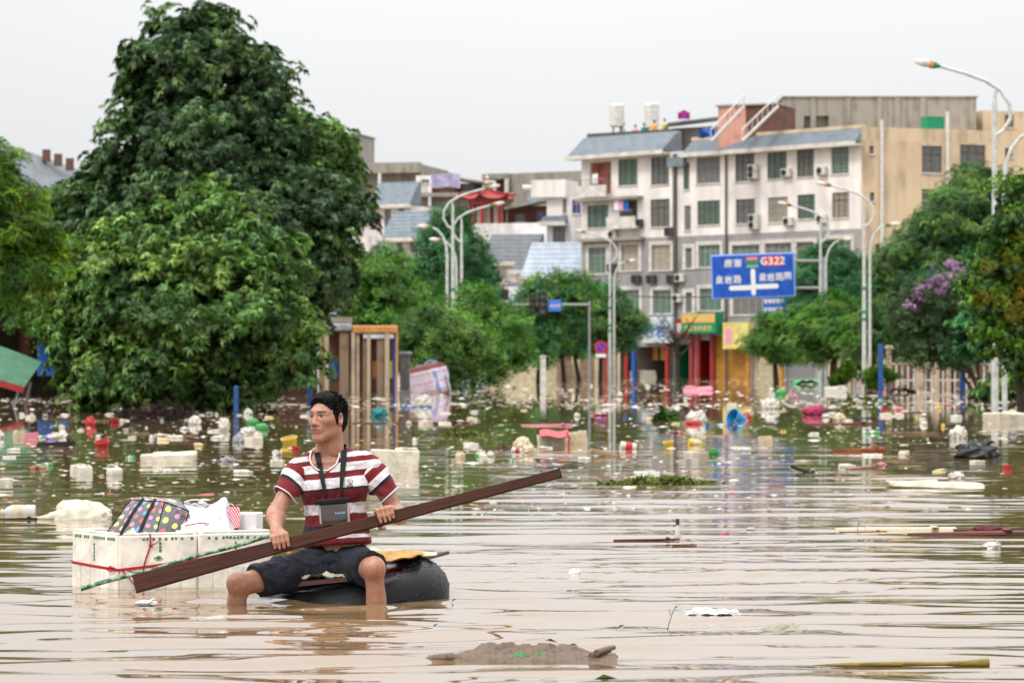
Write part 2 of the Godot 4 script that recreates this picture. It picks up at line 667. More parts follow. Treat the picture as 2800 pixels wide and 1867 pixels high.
func air_unit(p: Vector3, b: Basis, label: String, dark := false) -> void:
	var o := thing("air_conditioner", label, "air conditioner", p, "air conditioners on the apartment block")
	o.basis = b
	var mb := MB.new()
	mb.cbox(Vector3(0, 0.32, 0.2), Vector3(0.85, 0.6, 0.32), 0.03)
	put(mb, "casing", mats["ac_dark"] if dark else mats["ac_white"], o)
	var fb := MB.new()
	fb.lathe([Vector2(0.0, 0.0), Vector2(0.2, 0.0), Vector2(0.24, 0.02), Vector2(0.24, -0.01)], 14, Transform3D(Basis(Vector3.RIGHT, PI / 2), Vector3(-0.12, 0.32, 0.365)))
	put(fb, "fan_grille", mats["black_plastic"], o)
	var lb := MB.new()
	lb.box(Vector3(-0.3, -0.01, 0.17), Vector3(0.04, 0.05, 0.4)); lb.box(Vector3(0.3, -0.01, 0.17), Vector3(0.04, 0.05, 0.4))
	put(lb, "bracket", mats["steel_grey"], o)

# bars for strokes of a character, each on a ten by ten grid
const GLYPHS := {
	"lu": [[5,10,5,9],[1,9,9.5,9],[1,9,0,.5],[2,7.5,9,7.5],[2,5.5,9,5.5],[9,7.5,9,5.5],[4,8.8,4,5.5],[6.5,8.8,6.5,5.5],[2.5,4,5,4],[2.5,5,2.5,.5],[2.5,.5,4.8,1.5],[6.5,5,6.5,.8],[6.5,.8,9.5,1],[6.5,3,9,4]],
	"zhai": [[5,10,5,9],[.5,9,9.5,9],[.5,9,.5,7.5],[9.5,9,9.5,7.5],[2,7.3,8,7.3],[3.5,8.2,3.5,5],[6.5,8.2,6.5,5],[2.5,6.1,7.5,6.1],[.5,5,9.5,5],[3.5,5,1,3],[6.5,5,9,3],[1.5,2.6,8.5,2.6],[5,4,5,0],[4.5,2.4,1,.3],[5.5,2.4,9,.3]],
	"xiang": [[4,10,2,8],[4,9.3,7,9.3],[7,9.3,6,8],[1.5,8,8.5,8],[1.5,8,1.5,5.8],[8.5,8,8.5,5.8],[1.5,5.8,8.5,5.8],[5,8,4.5,5.8],[4.5,5.8,1,4],[4.5,5.5,6,3],[6,3,5.5,0],[5,4.2,1,2],[5.5,2.8,1,.3],[8.5,5,6.5,4],[6.3,3.5,9.5,.5]],
	"yan": [[5,10,5,7],[1.5,9,1.5,7],[8.5,9,8.5,7],[1.5,7,8.5,7],[.5,5.6,9.5,5.6],[4,5.6,.5,1.5],[3,3.5,3,0],[3,3.5,8.5,3.5],[8.5,3.5,8.5,0],[3,.3,8.5,.3]],
	"road": [[1,9.5,4,9.5],[1,9.5,1,6.8],[4,9.5,4,6.8],[1,6.8,4,6.8],[2.6,6.8,2.6,1],[2.6,4.2,4.4,4.2],[1,4.5,1,.8],[.3,.6,4.6,1.4],[6.5,10,5,7],[6.3,9,9,9],[9,9,5,4.5],[6.3,7.5,9.8,4.8],[6,4,6,0],[6,4,9,4],[9,4,9,0],[6,.3,9,.3]],
	"south": [[.5,9,9.5,9],[5,10,5,7.5],[1,7.5,9,7.5],[1,7.5,1,0],[9,7.5,9,0],[3.5,7,4,6],[6.5,7,6,6],[3,5.5,7,5.5],[2.5,3.5,7.5,3.5],[5,5.5,5,.8]],
}

func glyph(mb: MB, name_: String, o: Vector3, ex: Vector3, ey: Vector3, size: float, thick := 0.1, depth := 0.008) -> void:
	var ez := ex.cross(ey)
	for s in GLYPHS[name_]:
		var a: Vector3 = o + ex * (s[0] * size * 0.1) + ey * (s[1] * size * 0.1)
		var b: Vector3 = o + ex * (s[2] * size * 0.1) + ey * (s[3] * size * 0.1)
		var d := (b - a)
		var l := d.length()
		if l < 0.0001:
			continue
		var x := d / l
		mb.box((a + b) * 0.5 + ez * depth * 0.5, Vector3(l + size * thick * 0.8, size * thick, depth), Basis(x, ez.cross(x), ez))

func sign_board(w: Wall, u0: float, u1: float, v0: float, v1: float, o0: float, o1: float, face: Material, label: String, band: Material = null, ink: Material = null, rows := 1) -> Node3D:
	var r := w.rect(u0, u1, v0, v1)
	var o := thing("shop_sign", label, "sign", w.p((r[0] + r[1]) * 0.5, r[2], o0), "signs over the shopfronts")
	o.basis = w.basis()
	var wd: float = r[1] - r[0]
	var ht: float = r[3] - r[2]
	var mb := MB.new()
	mb.cbox(Vector3(0, ht * 0.5, (o1 - o0) * 0.5), Vector3(wd, ht, o1 - o0), 0.03)
	put(mb, "board", face, o)
	if band:
		var bb := MB.new()
		bb.box(Vector3(0, ht * 0.74, o1 - o0 + 0.006), Vector3(wd * 0.96, ht * 0.42, 0.012))
		put(bb, "header_band", band, o)
	if ink:
		var ib := MB.new()
		var keys := GLYPHS.keys()
		for k in rows:
			var size := ht * (0.5 if rows == 1 else 0.26)
			var n := int(wd * 0.85 / (size * 1.2))
			for i in n:
				glyph(ib, keys[rng.randi() % keys.size()], Vector3(-wd * 0.42 + i * size * 1.2, ht * (0.25 if rows == 1 else 0.12 + 0.5 * k), o1 - o0 + 0.014), Vector3.RIGHT, Vector3.UP, size, 0.11)
		put(ib, "lettering", ink, o)
	return o

func make_town() -> void:
	mat("trim_white", Color(0.86, 0.85, 0.84), 0.7, {"tex": t_grime, "scale": 0.4})
	mat("concrete", Color(0.60, 0.585, 0.56), 0.95, {"tex": t_stain, "scale3": Vector3(0.22, 0.11, 0.22)})
	mat("concrete_dark", Color(0.36, 0.35, 0.34), 0.95, {"tex": t_stain, "scale3": Vector3(0.25, 0.12, 0.25)})
	mat("plaster_white", Color(0.93, 0.92, 0.93), 0.85, {"tex": t_stain, "scale3": Vector3(0.09, 0.05, 0.09)})
	mat("tile_grey", Color(0.60, 0.60, 0.615), 0.6, {"tex": t_stain, "scale3": Vector3(0.16, 0.08, 0.16)})
	mat("plaster_tan", Color(0.83, 0.755, 0.65), 0.9, {"tex": t_stain, "scale3": Vector3(0.12, 0.06, 0.12)})
	mat("roof_blue", Color(0.49, 0.54, 0.59), 0.55, {"tex": t_grime, "scale": 0.35})
	mat("roof_grey", Color(0.45, 0.47, 0.50), 0.8, {"tex": t_grime, "scale": 0.35})
	mat("metal_blue_roof", Color(0.66, 0.71, 0.79), 0.35, {"tex": t_grime, "scale": 0.3})
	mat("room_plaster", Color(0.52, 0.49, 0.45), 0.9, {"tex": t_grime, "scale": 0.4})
	mat("black_plastic", Color(0.13, 0.13, 0.14), 0.6)
	mat("window_frame", Color(0.62, 0.62, 0.61), 0.5)
	mat("frame_dark", Color(0.34, 0.33, 0.32), 0.6)
	mat("glass_grey", Color(0.46, 0.47, 0.46), 0.2, {"tex": t_grime, "scale": 0.5})
	mat("glass_green", Color(0.38, 0.49, 0.44), 0.2, {"tex": t_grime, "scale": 0.5})
	mat("glass_curtain", Color(0.66, 0.63, 0.57), 0.35, {"tex": t_stain, "scale": 0.9})
	mat("glass_blue", Color(0.16, 0.25, 0.50), 0.15)
	mat("ac_white", Color(0.85, 0.85, 0.83), 0.5, {"tex": t_grime, "scale": 1.2})
	mat("ac_dark", Color(0.22, 0.22, 0.23), 0.6)
	mat("steel_grey", Color(0.55, 0.56, 0.57), 0.45, {"metal": 0.3})
	mat("lamp_post_paint", Color(0.82, 0.84, 0.84), 0.4, {"tex": t_grime, "scale": 0.8})
	mat("pink_wall", Color(0.80, 0.60, 0.55), 0.9, {"tex": t_stain, "scale": 0.2})
	mat("brick_brown", Color(0.42, 0.30, 0.26), 0.95, {"tex": t_stain, "scale": 0.3})
	mat("red_paint", Color(0.66, 0.17, 0.16), 0.5, {"tex": t_grime, "scale": 0.8})
	mat("shutter_ochre", Color(0.78, 0.56, 0.22), 0.6, {"tex": t_grime, "scale": 0.6})
	mat("shutter_cream", Color(0.80, 0.76, 0.64), 0.6, {"tex": t_grime, "scale": 0.6})
	mat("pvc_white", Color(0.88, 0.88, 0.87), 0.5, {"tex": t_grime, "scale": 0.6})
	mat("blue_board", Color(0.04, 0.34, 0.80), 0.45, {"tex": t_grime, "scale": 0.5})
	mat("sign_white", Color(0.90, 0.90, 0.90), 0.5)
	mat("sign_green", Color(0.05, 0.52, 0.36), 0.5)
	mat("sign_red", Color(0.80, 0.13, 0.17), 0.5)
	mat("sign_yellow", Color(0.88, 0.84, 0.52), 0.6, {"tex": t_grime, "scale": 0.5})
	mat("sign_orange", Color(0.90, 0.66, 0.36), 0.6)
	mat("sign_pink", Color(0.88, 0.58, 0.68), 0.6)
	mat("sign_pale", Color(0.80, 0.86, 0.90), 0.6, {"tex": t_grime, "scale": 0.5})
	mat("sign_maroon", Color(0.52, 0.10, 0.16), 0.6)
	mat("tarp_blue", Color(0.08, 0.34, 0.66), 0.6)
	mat("cloth_purple", Color(0.62, 0.14, 0.56), 0.8)
	mat("banner_lilac", Color(0.70, 0.68, 0.82), 0.8, {"tex": t_grime, "scale": 0.5})
	apartment_block()
	hill_houses()

func px3(zx: float, zy: float) -> Vector2:   # places read off an enlargement of the apartment block
	return Vector2(1500.0 + zx * 0.5527, 230.0 + zy * 0.5527)

func apartment_block() -> void:
	var w := Wall.new(at(1590, 0, 218), at(2357, 0, 198.3))
	var top := w.h(2350, 354)
	var base := -1.5
	var o := thing("apartment_block", "long five storey apartment block, white above and grey below, with tan end wall", "building")
	var rows := {
		1: [[345,440,370,500,3],[508,597,358,497,3],[668,698,390,520,1],[732,850,360,490,4],[925,1020,345,480,3],[1083,1180,335,467,3],[1230,1315,322,458,3],[1400,1488,310,443,3]],
		2: [[192,297,598,710,3],[505,600,568,705,3],[672,705,600,722,1],[737,850,575,695,4],[928,1022,568,688,3],[1087,1185,558,683,3],[1233,1320,545,665,3],[1405,1490,535,660,3]],
		3: [[200,285,808,938,3],[362,447,795,922,3],[512,605,795,920,3],[680,712,810,910,1],[745,850,795,905,4],[910,1047,795,900,4],[1073,1205,785,900,4],[1230,1315,780,895,3],[1390,1500,765,885,3]],
		4: [[200,285,1030,1140,3],[365,450,1018,1135,3],[518,610,1018,1135,3],[680,712,1030,1130,1],[750,857,1010,1120,3],[915,1060,1000,1140,4],[1080,1205,1000,1130,4],[1260,1350,990,1110,3],[1410,1500,980,1100,3]],
	}
	var loggias := [[205,310,385,545],[350,440,575,700]]
	var holes := []
	var wins := []
	for k in rows:
		for q in rows[k]:
			var a := px3(q[0], q[2])
			var b := px3(q[1], q[3])
			var r := w.rect(a.x, b.x, a.y, b.y)
			holes.append(r)
			wins.append([r, k, q[4]])
	var logs := []
	for q in loggias:
		var a := px3(q[0], q[2])
		var b := px3(q[1], q[3])
		var r := w.rect(a.x, b.x, a.y, b.y)
		holes.append(r); logs.append(r)
	# shop openings
	var shop_px := [[1690,1735,955,1045],[1738,1826,948,1045],[1832,1885,940,1045],[1905,1948,930,1045],[1953,2044,916,1045],[2058,2135,960,1045],[2150,2230,955,1045],[2245,2335,950,1045]]
	var shops := []
	for q in shop_px:
		var r := w.rect(q[0], q[1], q[2], q[3])
		r[2] = base
		holes.append(r); shops.append(r)
	var mid := w.h(2350, 625)
	put(wall_skin(w, 0, w.length, base, mid, holes), "grey_wall", mats["tile_grey"], o)
	put(wall_skin(w, 0, w.length, mid, top - 0.6, holes), "white_wall", mats["plaster_white"], o)
	for q in wins:
		var dark: bool = (q[1] <= 2 and rng.randf() < 0.75)
		window_in(w, q[0], o, mats["frame_dark"] if dark else mats["window_frame"], mats[["glass_green", "glass_grey", "glass_grey", "glass_green", "glass_curtain"][rng.randi() % 5]], q[2], 0.0, 0.28 if q[1] >= 3 else 0.0, q[1] <= 2)
	# loggias: deep, with a parapet and a sliding door behind
	for i in 2:
		var r: Array = logs[i]
		var lb := MB.new()
		lb.quad(w.p(r[0], r[2], -1.2), w.p(r[1], r[2], -1.2), w.p(r[1], r[3], -1.2), w.p(r[0], r[3], -1.2))
		lb.quad(w.p(r[0], r[2], -0.2), w.p(r[1], r[2], -0.2), w.p(r[1], r[2], -1.2), w.p(r[0], r[2], -1.2))
		lb.quad(w.p(r[0], r[3], -1.2), w.p(r[1], r[3], -1.2), w.p(r[1], r[3], -0.2), w.p(r[0], r[3], -0.2))
		lb.quad(w.p(r[0], r[2], -0.2), w.p(r[0], r[2], -1.2), w.p(r[0], r[3], -1.2), w.p(r[0], r[3], -0.2))
		lb.quad(w.p(r[1], r[2], -1.2), w.p(r[1], r[2], -0.2), w.p(r[1], r[3], -0.2), w.p(r[1], r[3], -1.2))
		put(lb, "loggia", mats["pink_wall"] if i == 0 else mats["concrete"], o)
		var sb := MB.new()
		tbox(sb, w, r[0] - 0.6, r[1] + (0.2 if i == 0 else 0.5), r[2] - 0.25, r[2] - 0.05, 0.004, 0.8)
		tbox(sb, w, r[0] - 0.6, r[1] + (0.2 if i == 0 else 0.5), r[2] - 0.05, r[2] + 0.65, 0.7, 0.8)
		put(sb, "balcony", mats["trim_white"], o)
		var rl := MB.new()
		for k in 9:
			var x: float = lerpf(r[0] - 0.5, r[1] + 0.1, k / 8.0)
			tbox(rl, w, x - 0.015, x + 0.015, r[2] + 0.65, r[2] + 1.1, 0.73, 0.76)
		tbox(rl, w, r[0] - 0.55, r[1] + 0.15, r[2] + 1.1, r[2] + 1.15, 0.72, 0.77)
		put(rl, "railing", mats["steel_grey"], o)
	# canopy slab over the second row of balconies and the floor ledge
	var cb := MB.new()
	var yl := w.h(1650, 545)
	tbox(cb, w, w.t(1590), w.t(1760), yl - 0.12, yl + 0.1, 0.003, 0.75)
	put(cb, "ledge", mats["concrete"], o)
	cb = MB.new()
	var y2 := w.h(1650, 655)
	tbox(cb, w, w.t(1592), w.t(1765), y2 - 0.14, y2 + 0.1, 0.003, 0.6)
	put(cb, "ledge", mats["concrete"], o)
	# pipes down the face
	for q in [1849, 1989]:
		var pb := MB.new()
		var t := w.t(q)
		pb.tube([w.p(t, base, 0.12), w.p(t, top - 0.8, 0.12)], [0.16 if q == 1849 else 0.08], 8)
		put(pb, "drain_pipe", mats["frame_dark"], o)
	# shops: shutters and dark rooms
	var fronts := ["room_plaster", "room_plaster", "sign_green", "red_paint", "shutter_ochre", "shutter_cream", "steel_grey", "shutter_cream"]
	for i in shops.size():
		var r: Array = shops[i]
		var shut: bool = i in [4, 5, 6, 7]
		var back := -0.18 if shut else -4.5
		if shut:
			var n := 16
			for k in n:
				var sb := MB.new()
				var ya: float = lerpf(-0.3, r[3], k / float(n))
				var yb: float = lerpf(-0.3, r[3], (k + 0.86) / n)
				tbox(sb, w, r[0] + 0.005, r[1] - 0.005, ya, yb, back - 0.03, back + 0.02)
				put(sb, "shutter_slat", mats[fronts[i]], o)
			var bb := MB.new()
			tbox(bb, w, r[0] + 0.005, r[1] - 0.005, -1.4, r[3] - 0.005, back - 0.08, back - 0.035)
			put(bb, "shutter", mats[fronts[i]], o)
		else:
			var bb := MB.new()
			var m := back
			bb.quad(w.p(r[0], r[2], m), w.p(r[1], r[2], m), w.p(r[1], r[3], m), w.p(r[0], r[3], m))
			bb.quad(w.p(r[0], r[3], m), w.p(r[1], r[3], m), w.p(r[1], r[3], -0.2), w.p(r[0], r[3], -0.2))
			bb.quad(w.p(r[0], r[2], -0.2), w.p(r[0], r[2], m), w.p(r[0], r[3], m), w.p(r[0], r[3], -0.2))
			bb.quad(w.p(r[1], r[2], m), w.p(r[1], r[2], -0.2), w.p(r[1], r[3], -0.2), w.p(r[1], r[3], m))
			put(bb, "shop_room", mats[fronts[i]], o)
			if i == 1:
				var gb := MB.new()
				for k in 4:
					var x: float = lerpf(r[0], r[1], (k + 0.5) / 4.0)
					tbox(gb, w, x - 0.25, x + 0.25, 1.3, 2.3, -1.9, -1.7)
				put(gb, "goods", mats["sign_orange"], o)
	# coloured piers between the shops
	for q in [[1716, "red_paint"], [1736, "tarp_blue"], [1895, "red_paint"], [1913, "red_paint"], [1951, "red_paint"], [2049, "shutter_ochre"], [2140, "shutter_ochre"], [1828, "red_paint"]]:
		var pb := MB.new()
		var t := w.t(q[0])
		tbox(pb, w, t - 0.16, t + 0.16, base, w.h(q[0], 915), 0.004, 0.2)
		put(pb, "pier", mats[q[1]], o)
	# roof of blue tiles in two lengths
	var le := w.h(1700, 421)
	pent_roof(w, w.t(1572), w.t(1832), le, le + 1.55, 0.9, -1.0, mats["roof_blue"], o)
	var re := w.h(2120, 404)
	pent_roof(w, w.t(1885), w.length, re, re + 1.0, 0.8, -0.4, mats["roof_blue"], o)
	var pb2 := MB.new()
	tbox(pb2, w, w.t(1832) + 0.15, w.t(1885) - 0.15, re - 0.9, re - 0.2, -0.3, 0.5)
	put(pb2, "roof_step", mats["roof_blue"], o)
	var rb := MB.new()
	tbox(rb, w, w.t(1880), w.length, re + 1.02, re + 1.25, -0.9, -0.45)
	put(rb, "coping", mats["plaster_tan"], o)
	# flat roof and the hidden sides
	var deep := 13.0
	var fb := MB.new()
	fb.quad(w.p(0, top - 0.7, 0), w.p(w.length, top - 0.7, 0), w.p(w.length, top - 0.7, -deep), w.p(0, top - 0.7, -deep))
	fb.quad(w.p(0, base, -deep), w.p(0, base, 0), w.p(0, top - 0.6, 0), w.p(0, top - 0.6, -deep))
	put(fb, "flat_roof", mats["concrete"], o)
	# tan end wall
	var e := Wall.new(at(2357, 0, 198.3), at(2900, 0, 203.5))
	var etop := e.h(2362, 346)
	var eh := []
	var ew := []
	for q in [[1590,1612,305,345,1],[1592,1615,535,578,1],[1850,1950,305,438,2],[2040,2165,300,425,3],[1850,1950,520,600,2],[2262,2300,315,362,2],[1620,1645,790,830,1],[1850,1950,760,880,2]]:
		var a := px3(q[0], q[2])
		var b := px3(q[1], q[3])
		var r := e.rect(a.x, b.x, a.y, b.y)
		eh.append(r); ew.append([r, q[4]])
	put(wall_skin(e, 0, e.length, base, etop, eh), "end_wall", mats["plaster_tan"], o)
	for q in ew:
		window_in(e, q[0], o, mats["frame_dark"], mats["glass_grey"], q[1], 0.0, 0.0, q[1] > 1)
	var eb := MB.new()
	eb.quad(e.p(e.length, base, 0), e.p(e.length, base, -10), e.p(e.length, etop, -10), e.p(e.length, etop, 0))
	eb.quad(e.p(0, etop - 0.8, 0), e.p(e.length, etop - 0.8, 0), e.p(e.length, etop - 0.8, -10), e.p(0, etop - 0.8, -10))
	put(eb, "end_roof", mats["plaster_tan"], o)
	for q in [2410, 2590]:
		var pb := MB.new()
		var t := e.t(q)
		pb.tube([e.p(t, base, 0.18), e.p(t, e.h(q, 328 if q == 2410 else 305), 0.18)], [0.13], 10)
		put(pb, "standpipe", mats["pvc_white"], o)
	# rooftop storey of bare concrete behind
	var c := Wall.new(at(2145, 0, 212), at(2672, 0, 212))
	var co := thing("rooftop_storey", "bare grey concrete storey built on the apartment roof", "building")
	var cr := wall_skin(c, 0, c.length, top - 0.7, c.h(2400, 266), [c.rect(2200, 2268, 316, 350)], 0.5)
	put(cr, "wall", mats["concrete"], co)
	var c2 := MB.new()
	c2.quad(c.p(c.length, top - 0.7), c.p(c.length, top - 0.7, -8), c.p(c.length, c.h(2400, 266), -8), c.p(c.length, c.h(2400, 266)))
	c2.quad(c.p(0, c.h(2400, 266)), c.p(c.length, c.h(2400, 266)), c.p(c.length, c.h(2400, 266), -8), c.p(0, c.h(2400, 266), -8))
	c2.quad(c.p(0, top - 0.7, -8), c.p(0, top - 0.7), c.p(0, c.h(2400, 266)), c.p(0, c.h(2400, 266), -8))
	c2.quad(c.p(1.0, top - 0.7, -0.6), c.p(4.2, top - 0.7, -0.6), c.p(4.2, c.h(2400, 266), -0.6), c.p(1.0, c.h(2400, 266), -0.6))
	put(c2, "roof", mats["concrete"], co)
	for q in [2225, 2318, 2405, 2455, 2525]:
		var cc := MB.new()
		tbox(cc, c, c.t(q) - 0.2, c.t(q) + 0.2, top - 0.7, c.h(q, 268), 0.003, 0.18)
		put(cc, "pier", mats["concrete"], co)
	var cp := MB.new()
	tbox(cp, c, -0.1, c.length + 0.1, c.h(2400, 266) + 0.003, c.h(2400, 262), -8.1, 0.12)
	put(cp, "coping", mats["concrete"], co)
	# stair house, pink on one side
	var sw := Wall.new(at(1965, 0, 207), at(2140, 0, 205))
	var so := thing("stair_house", "pink and brown stair house standing on the apartment roof", "building")
	var sh := sw.h(2000, 290)
	var s1 := MB.new()
	tbox(s1, sw, 0, sw.t(2040), top - 0.8, sh, -4, 0)
	put(s1, "pink_wall", mats["pink_wall"], so)
	var s2 := MB.new()
	tbox(s2, sw, sw.t(2040) + 0.003, sw.t(2128), top - 0.8, sh - 0.02, -4, -0.05)
	put(s2, "brown_wall", mats["brick_brown"], so)
	var s3 := MB.new()
	tbox(s3, sw, -0.15, sw.t(2130), sh + 0.002, sh + 0.12, -4.1, 0.15)
	put(s3, "roof", mats["concrete"], so)
	# white stair flights leaning on it
	for q in [[1945, 385, 2035, 290], [2030, 385, 2128, 290]]:
		var lo := thing("metal_staircase", "white slanting metal stair with railings on the apartment roof", "stair", Vector3.ZERO, "stairs on the apartment roof")
		for side in 2:
			var lb := MB.new()
			var a := at(q[0], q[1], 201.5 - side * 0.9)
			var b := at(q[2], q[3], 204.5 - side * 0.9)
			lb.tube([a, b], [0.09], 6)
			put(lb, "stringer", mats["pvc_white"], lo)
			var hb := MB.new()
			hb.tube([a + Vector3(0, 0.8, 0), b + Vector3(0, 0.8, 0)], [0.05], 6)
			for k in 8:
				var f := k / 7.0
				hb.tube([a.lerp(b, f), a.lerp(b, f) + Vector3(0, 0.8, 0)], [0.03], 5)
			put(hb, "railing", mats["pvc_white"], lo)
			if side == 1:
				for k in 12:
					var f := (k + 0.5) / 12.0
					var p := a.lerp(b, f)
					var tb := MB.new()
					tb.box(p + Vector3(0.05, 0, -0.45), Vector3(0.28, 0.04, 0.85))
					put(tb, "tread", mats["pvc_white"], lo)
	# dark parapet of the lower roof with water tanks
	var d := Wall.new(at(1605, 0, 222), at(1850, 0, 217))
	var po := thing("roof_parapet", "blackened concrete parapet along the apartment roof edge", "wall")
	var pm := MB.new()
	tbox(pm, d, 0, d.length, top - 1.2, d.h(1700, 360), -0.25, 0)
	put(pm, "wall", mats["concrete_dark"], po)
	for q in [[1687, 283, 346, "by the parapet's outer end"], [1783, 280, 350, "closer to the stair house"]]:
		var p := at(q[0], q[2], 221)
		var to := thing("water_tank", "tall white rooftop water tank %s" % q[3], "water tank", p, "water tanks on the apartment roof")
		var hgt: float = (q[2] - q[1]) / FPX * 221
		var tb := MB.new()
		tb.lathe([Vector2(0, 0), Vector2(0.52, 0), Vector2(0.56, 0.06), Vector2(0.56, hgt - 0.15), Vector2(0.45, hgt - 0.03), Vector2(0, hgt)], 20)
		put(tb, "tank", mats["pvc_white"], to)
		var rg := MB.new()
		for k in 5:
			var y := hgt * (0.15 + 0.17 * k)
			rg.lathe([Vector2(0.56, y - 0.03), Vector2(0.585, y), Vector2(0.56, y + 0.03)], 20)
		put(rg, "rib", mats["pvc_white"], to)
		var lb := MB.new()
		for k in 4:
			var a := PI / 4 + k * PI / 2
			lb.box(Vector3(cos(a) * 0.38, -0.85, sin(a) * 0.38), Vector3(0.1, 1.7, 0.1))
		put(lb, "stand", mats["frame_dark"], to)
	# shelter, tarpaulin and flag by the tanks
	var ro := thing("roof_shelter", "low dark rooftop shelter with slanting sheet roof by the blue tarpaulin", "shelter")
	var rm := MB.new()
	tbox(rm, d, d.t(1830), d.t(1962), top - 1.2, d.h(1900, 345), -3, -0.6)
	put(rm, "walls", mats["concrete"], ro)
	var rq := MB.new()
	rq.box(at(1895, 333, 217), Vector3(4.0, 0.1, 3.6), Basis(Vector3.FORWARD, -0.12))
	put(rq, "sheet_roof", mats["steel_grey"], ro)
	var bt := MB.new()
	bt.sheet(func(a, b): return at(1912 + 50 * a, 376 - 26 * b + 2 * sin(a * 9), 206.0 + 0.3 * sin(a * 7 + b * 4)), 8, 5, 0.03)
	var bo := put(bt, "blue_tarpaulin", mats["tarp_blue"], self)
	tag(bo, "bright blue tarpaulin hung on the apartment roof", "tarpaulin")
	var ft := MB.new()
	ft.sheet(func(a, b): return at(1855 + 32 * a, 325 - 18 * b - 7 * exp(-pow((a - 0.5) * 4, 2)) * b, 215.0 + 0.2 * sin(a * 9)), 8, 4, 0.03)
	var fo := put(ft, "purple_cloth", mats["cloth_purple"], self)
	tag(fo, "bright purple cloth on top of the rooftop shelter", "cloth")
	var gt := MB.new()
	tbox(gt, e, e.t(2565), e.t(2612), etop - 0.6, e.h(2590, 313), -2.5, -1.5)
	var gto := put(gt, "green_cabin", mats["sign_green"], self)
	tag(gto, "small green cabin on the tan wall's roof", "cabin")
	# second tan house behind the lamp
	var f := Wall.new(at(2690, 0, 215), at(2900, 0, 217))
	var fo2 := thing("tan_house", "tan house with small dark windows beyond the tan end wall", "building")
	var fh := [f.rect(2750, 2775, 313, 348), f.rect(2750, 2772, 405, 435)]
	put(wall_skin(f, 0, f.length, etop - 1.0, f.h(2750, 303), fh), "wall", mats["plaster_tan"], fo2)
	for r in fh:
		window_in(f, r, fo2, mats["frame_dark"], mats["glass_grey"], 2)
	block_rest(f, 0, f.length, etop - 1.0, f.h(2750, 303), 8.0, mats["plaster_tan"], fo2)
	# air conditioners
	var b := w.basis()
	for q in [[1025,450,0],[1025,420,0],[1190,440,0],[1365,430,0],[1028,665,0],[1028,700,0],[1200,680,0],[1365,668,0],[330,745,0],[455,690,1],[610,730,1],[445,965,1],[520,965,1],[620,965,1],[662,960,0],[325,910,1],[650,1060,0]]:
		var p := px3(q[0], q[1])
		air_unit(w.p(w.t(p.x), w.h(p.x, p.y) - 0.3, 0.06), b, "dark air conditioner on the grey lower wall of the apartment block" if q[2] else "white air conditioner beside a window of the apartment block", q[2] == 1)
	# washing hung on the balconies
	var wash := [[1700, 560, "sign_white", "white"], [1712, 562, "sign_pink", "pink"], [1724, 563, "tarp_blue", "blue"], [1640, 490, "sign_white", "white"], [1655, 492, "sign_maroon", "maroon"]]
	for q in wash:
		var wm := MB.new()
		var wc := w.p(w.t(q[0]), w.h(q[0], q[1]), 0.5)
		wm.sheet(func(x, y): return wc + w.dir * ((x - 0.5) * 0.55) + Vector3.UP * ((y - 0.5) * 0.8) + w.out * 0.04 * sin(x * 9.0 + y * 3.0), 8, 5, 0.015)
		var wn := put(wm, "washing", mats[q[2]], self)
		tag(wn, "%s garment drying on the %s balcony of the apartment block" % [q[3], "lower" if q[1] > 530 else "top floor"], "laundry", "washing on the apartment balconies")
	# shop signs
	sign_board(w, 1768, 1851, 866, 938, 0.1, 0.5, mats["sign_pale"], "pale blue and white sign over the open shop", null, mats["tarp_blue"])
	sign_board(w, 1858, 1896, 872, 922, 0.1, 0.4, mats["sign_maroon"], "dark red shop sign beside the green and orange sign", null, mats["sign_white"])
	sign_board(w, 1898, 1992, 856, 912, 0.5, 1.4, mats["sign_green"], "green shop sign with orange header jutting over the ochre shutter", mats["sign_orange"], mats["sign_yellow"], 2)
	var ys := sign_board(w, 2001, 2072, 882, 955, 0.3, 1.0, mats["sign_yellow"], "pale yellow shop sign with a pink panel over the cream shutter", null, null)
	var pk := MB.new()
	pk.box(Vector3(-0.65, 0.95, 0.708), Vector3(0.6, 1.2, 0.012))
	put(pk, "pink_panel", mats["sign_pink"], ys)
	sign_board(w, 2098, 2165, 812, 858, 0.3, 0.5, mats["tarp_blue"], "blue signboard with white lettering below the road sign", null, mats["sign_white"], 2)
	# people looking out from the roof
	var tops := [[1706, 378, "sign_white"], [1738, 384, "sign_pink"], [1762, 380, "sign_green"], [1790, 372, "sign_orange"], [1818, 352, "sign_yellow"]]
	var words := ["white", "pale pink", "green", "orange", "yellow"]
	for i in tops.size():
		var q = tops[i]
		far_person(at(q[0], q[1] - (24 if q[0] < 1800 else 8), 221.0 - (q[0] - 1706) * 0.022), mats[q[2]], "person in %s top looking over the apartment roof edge" % words[i], "people on the rooftops")

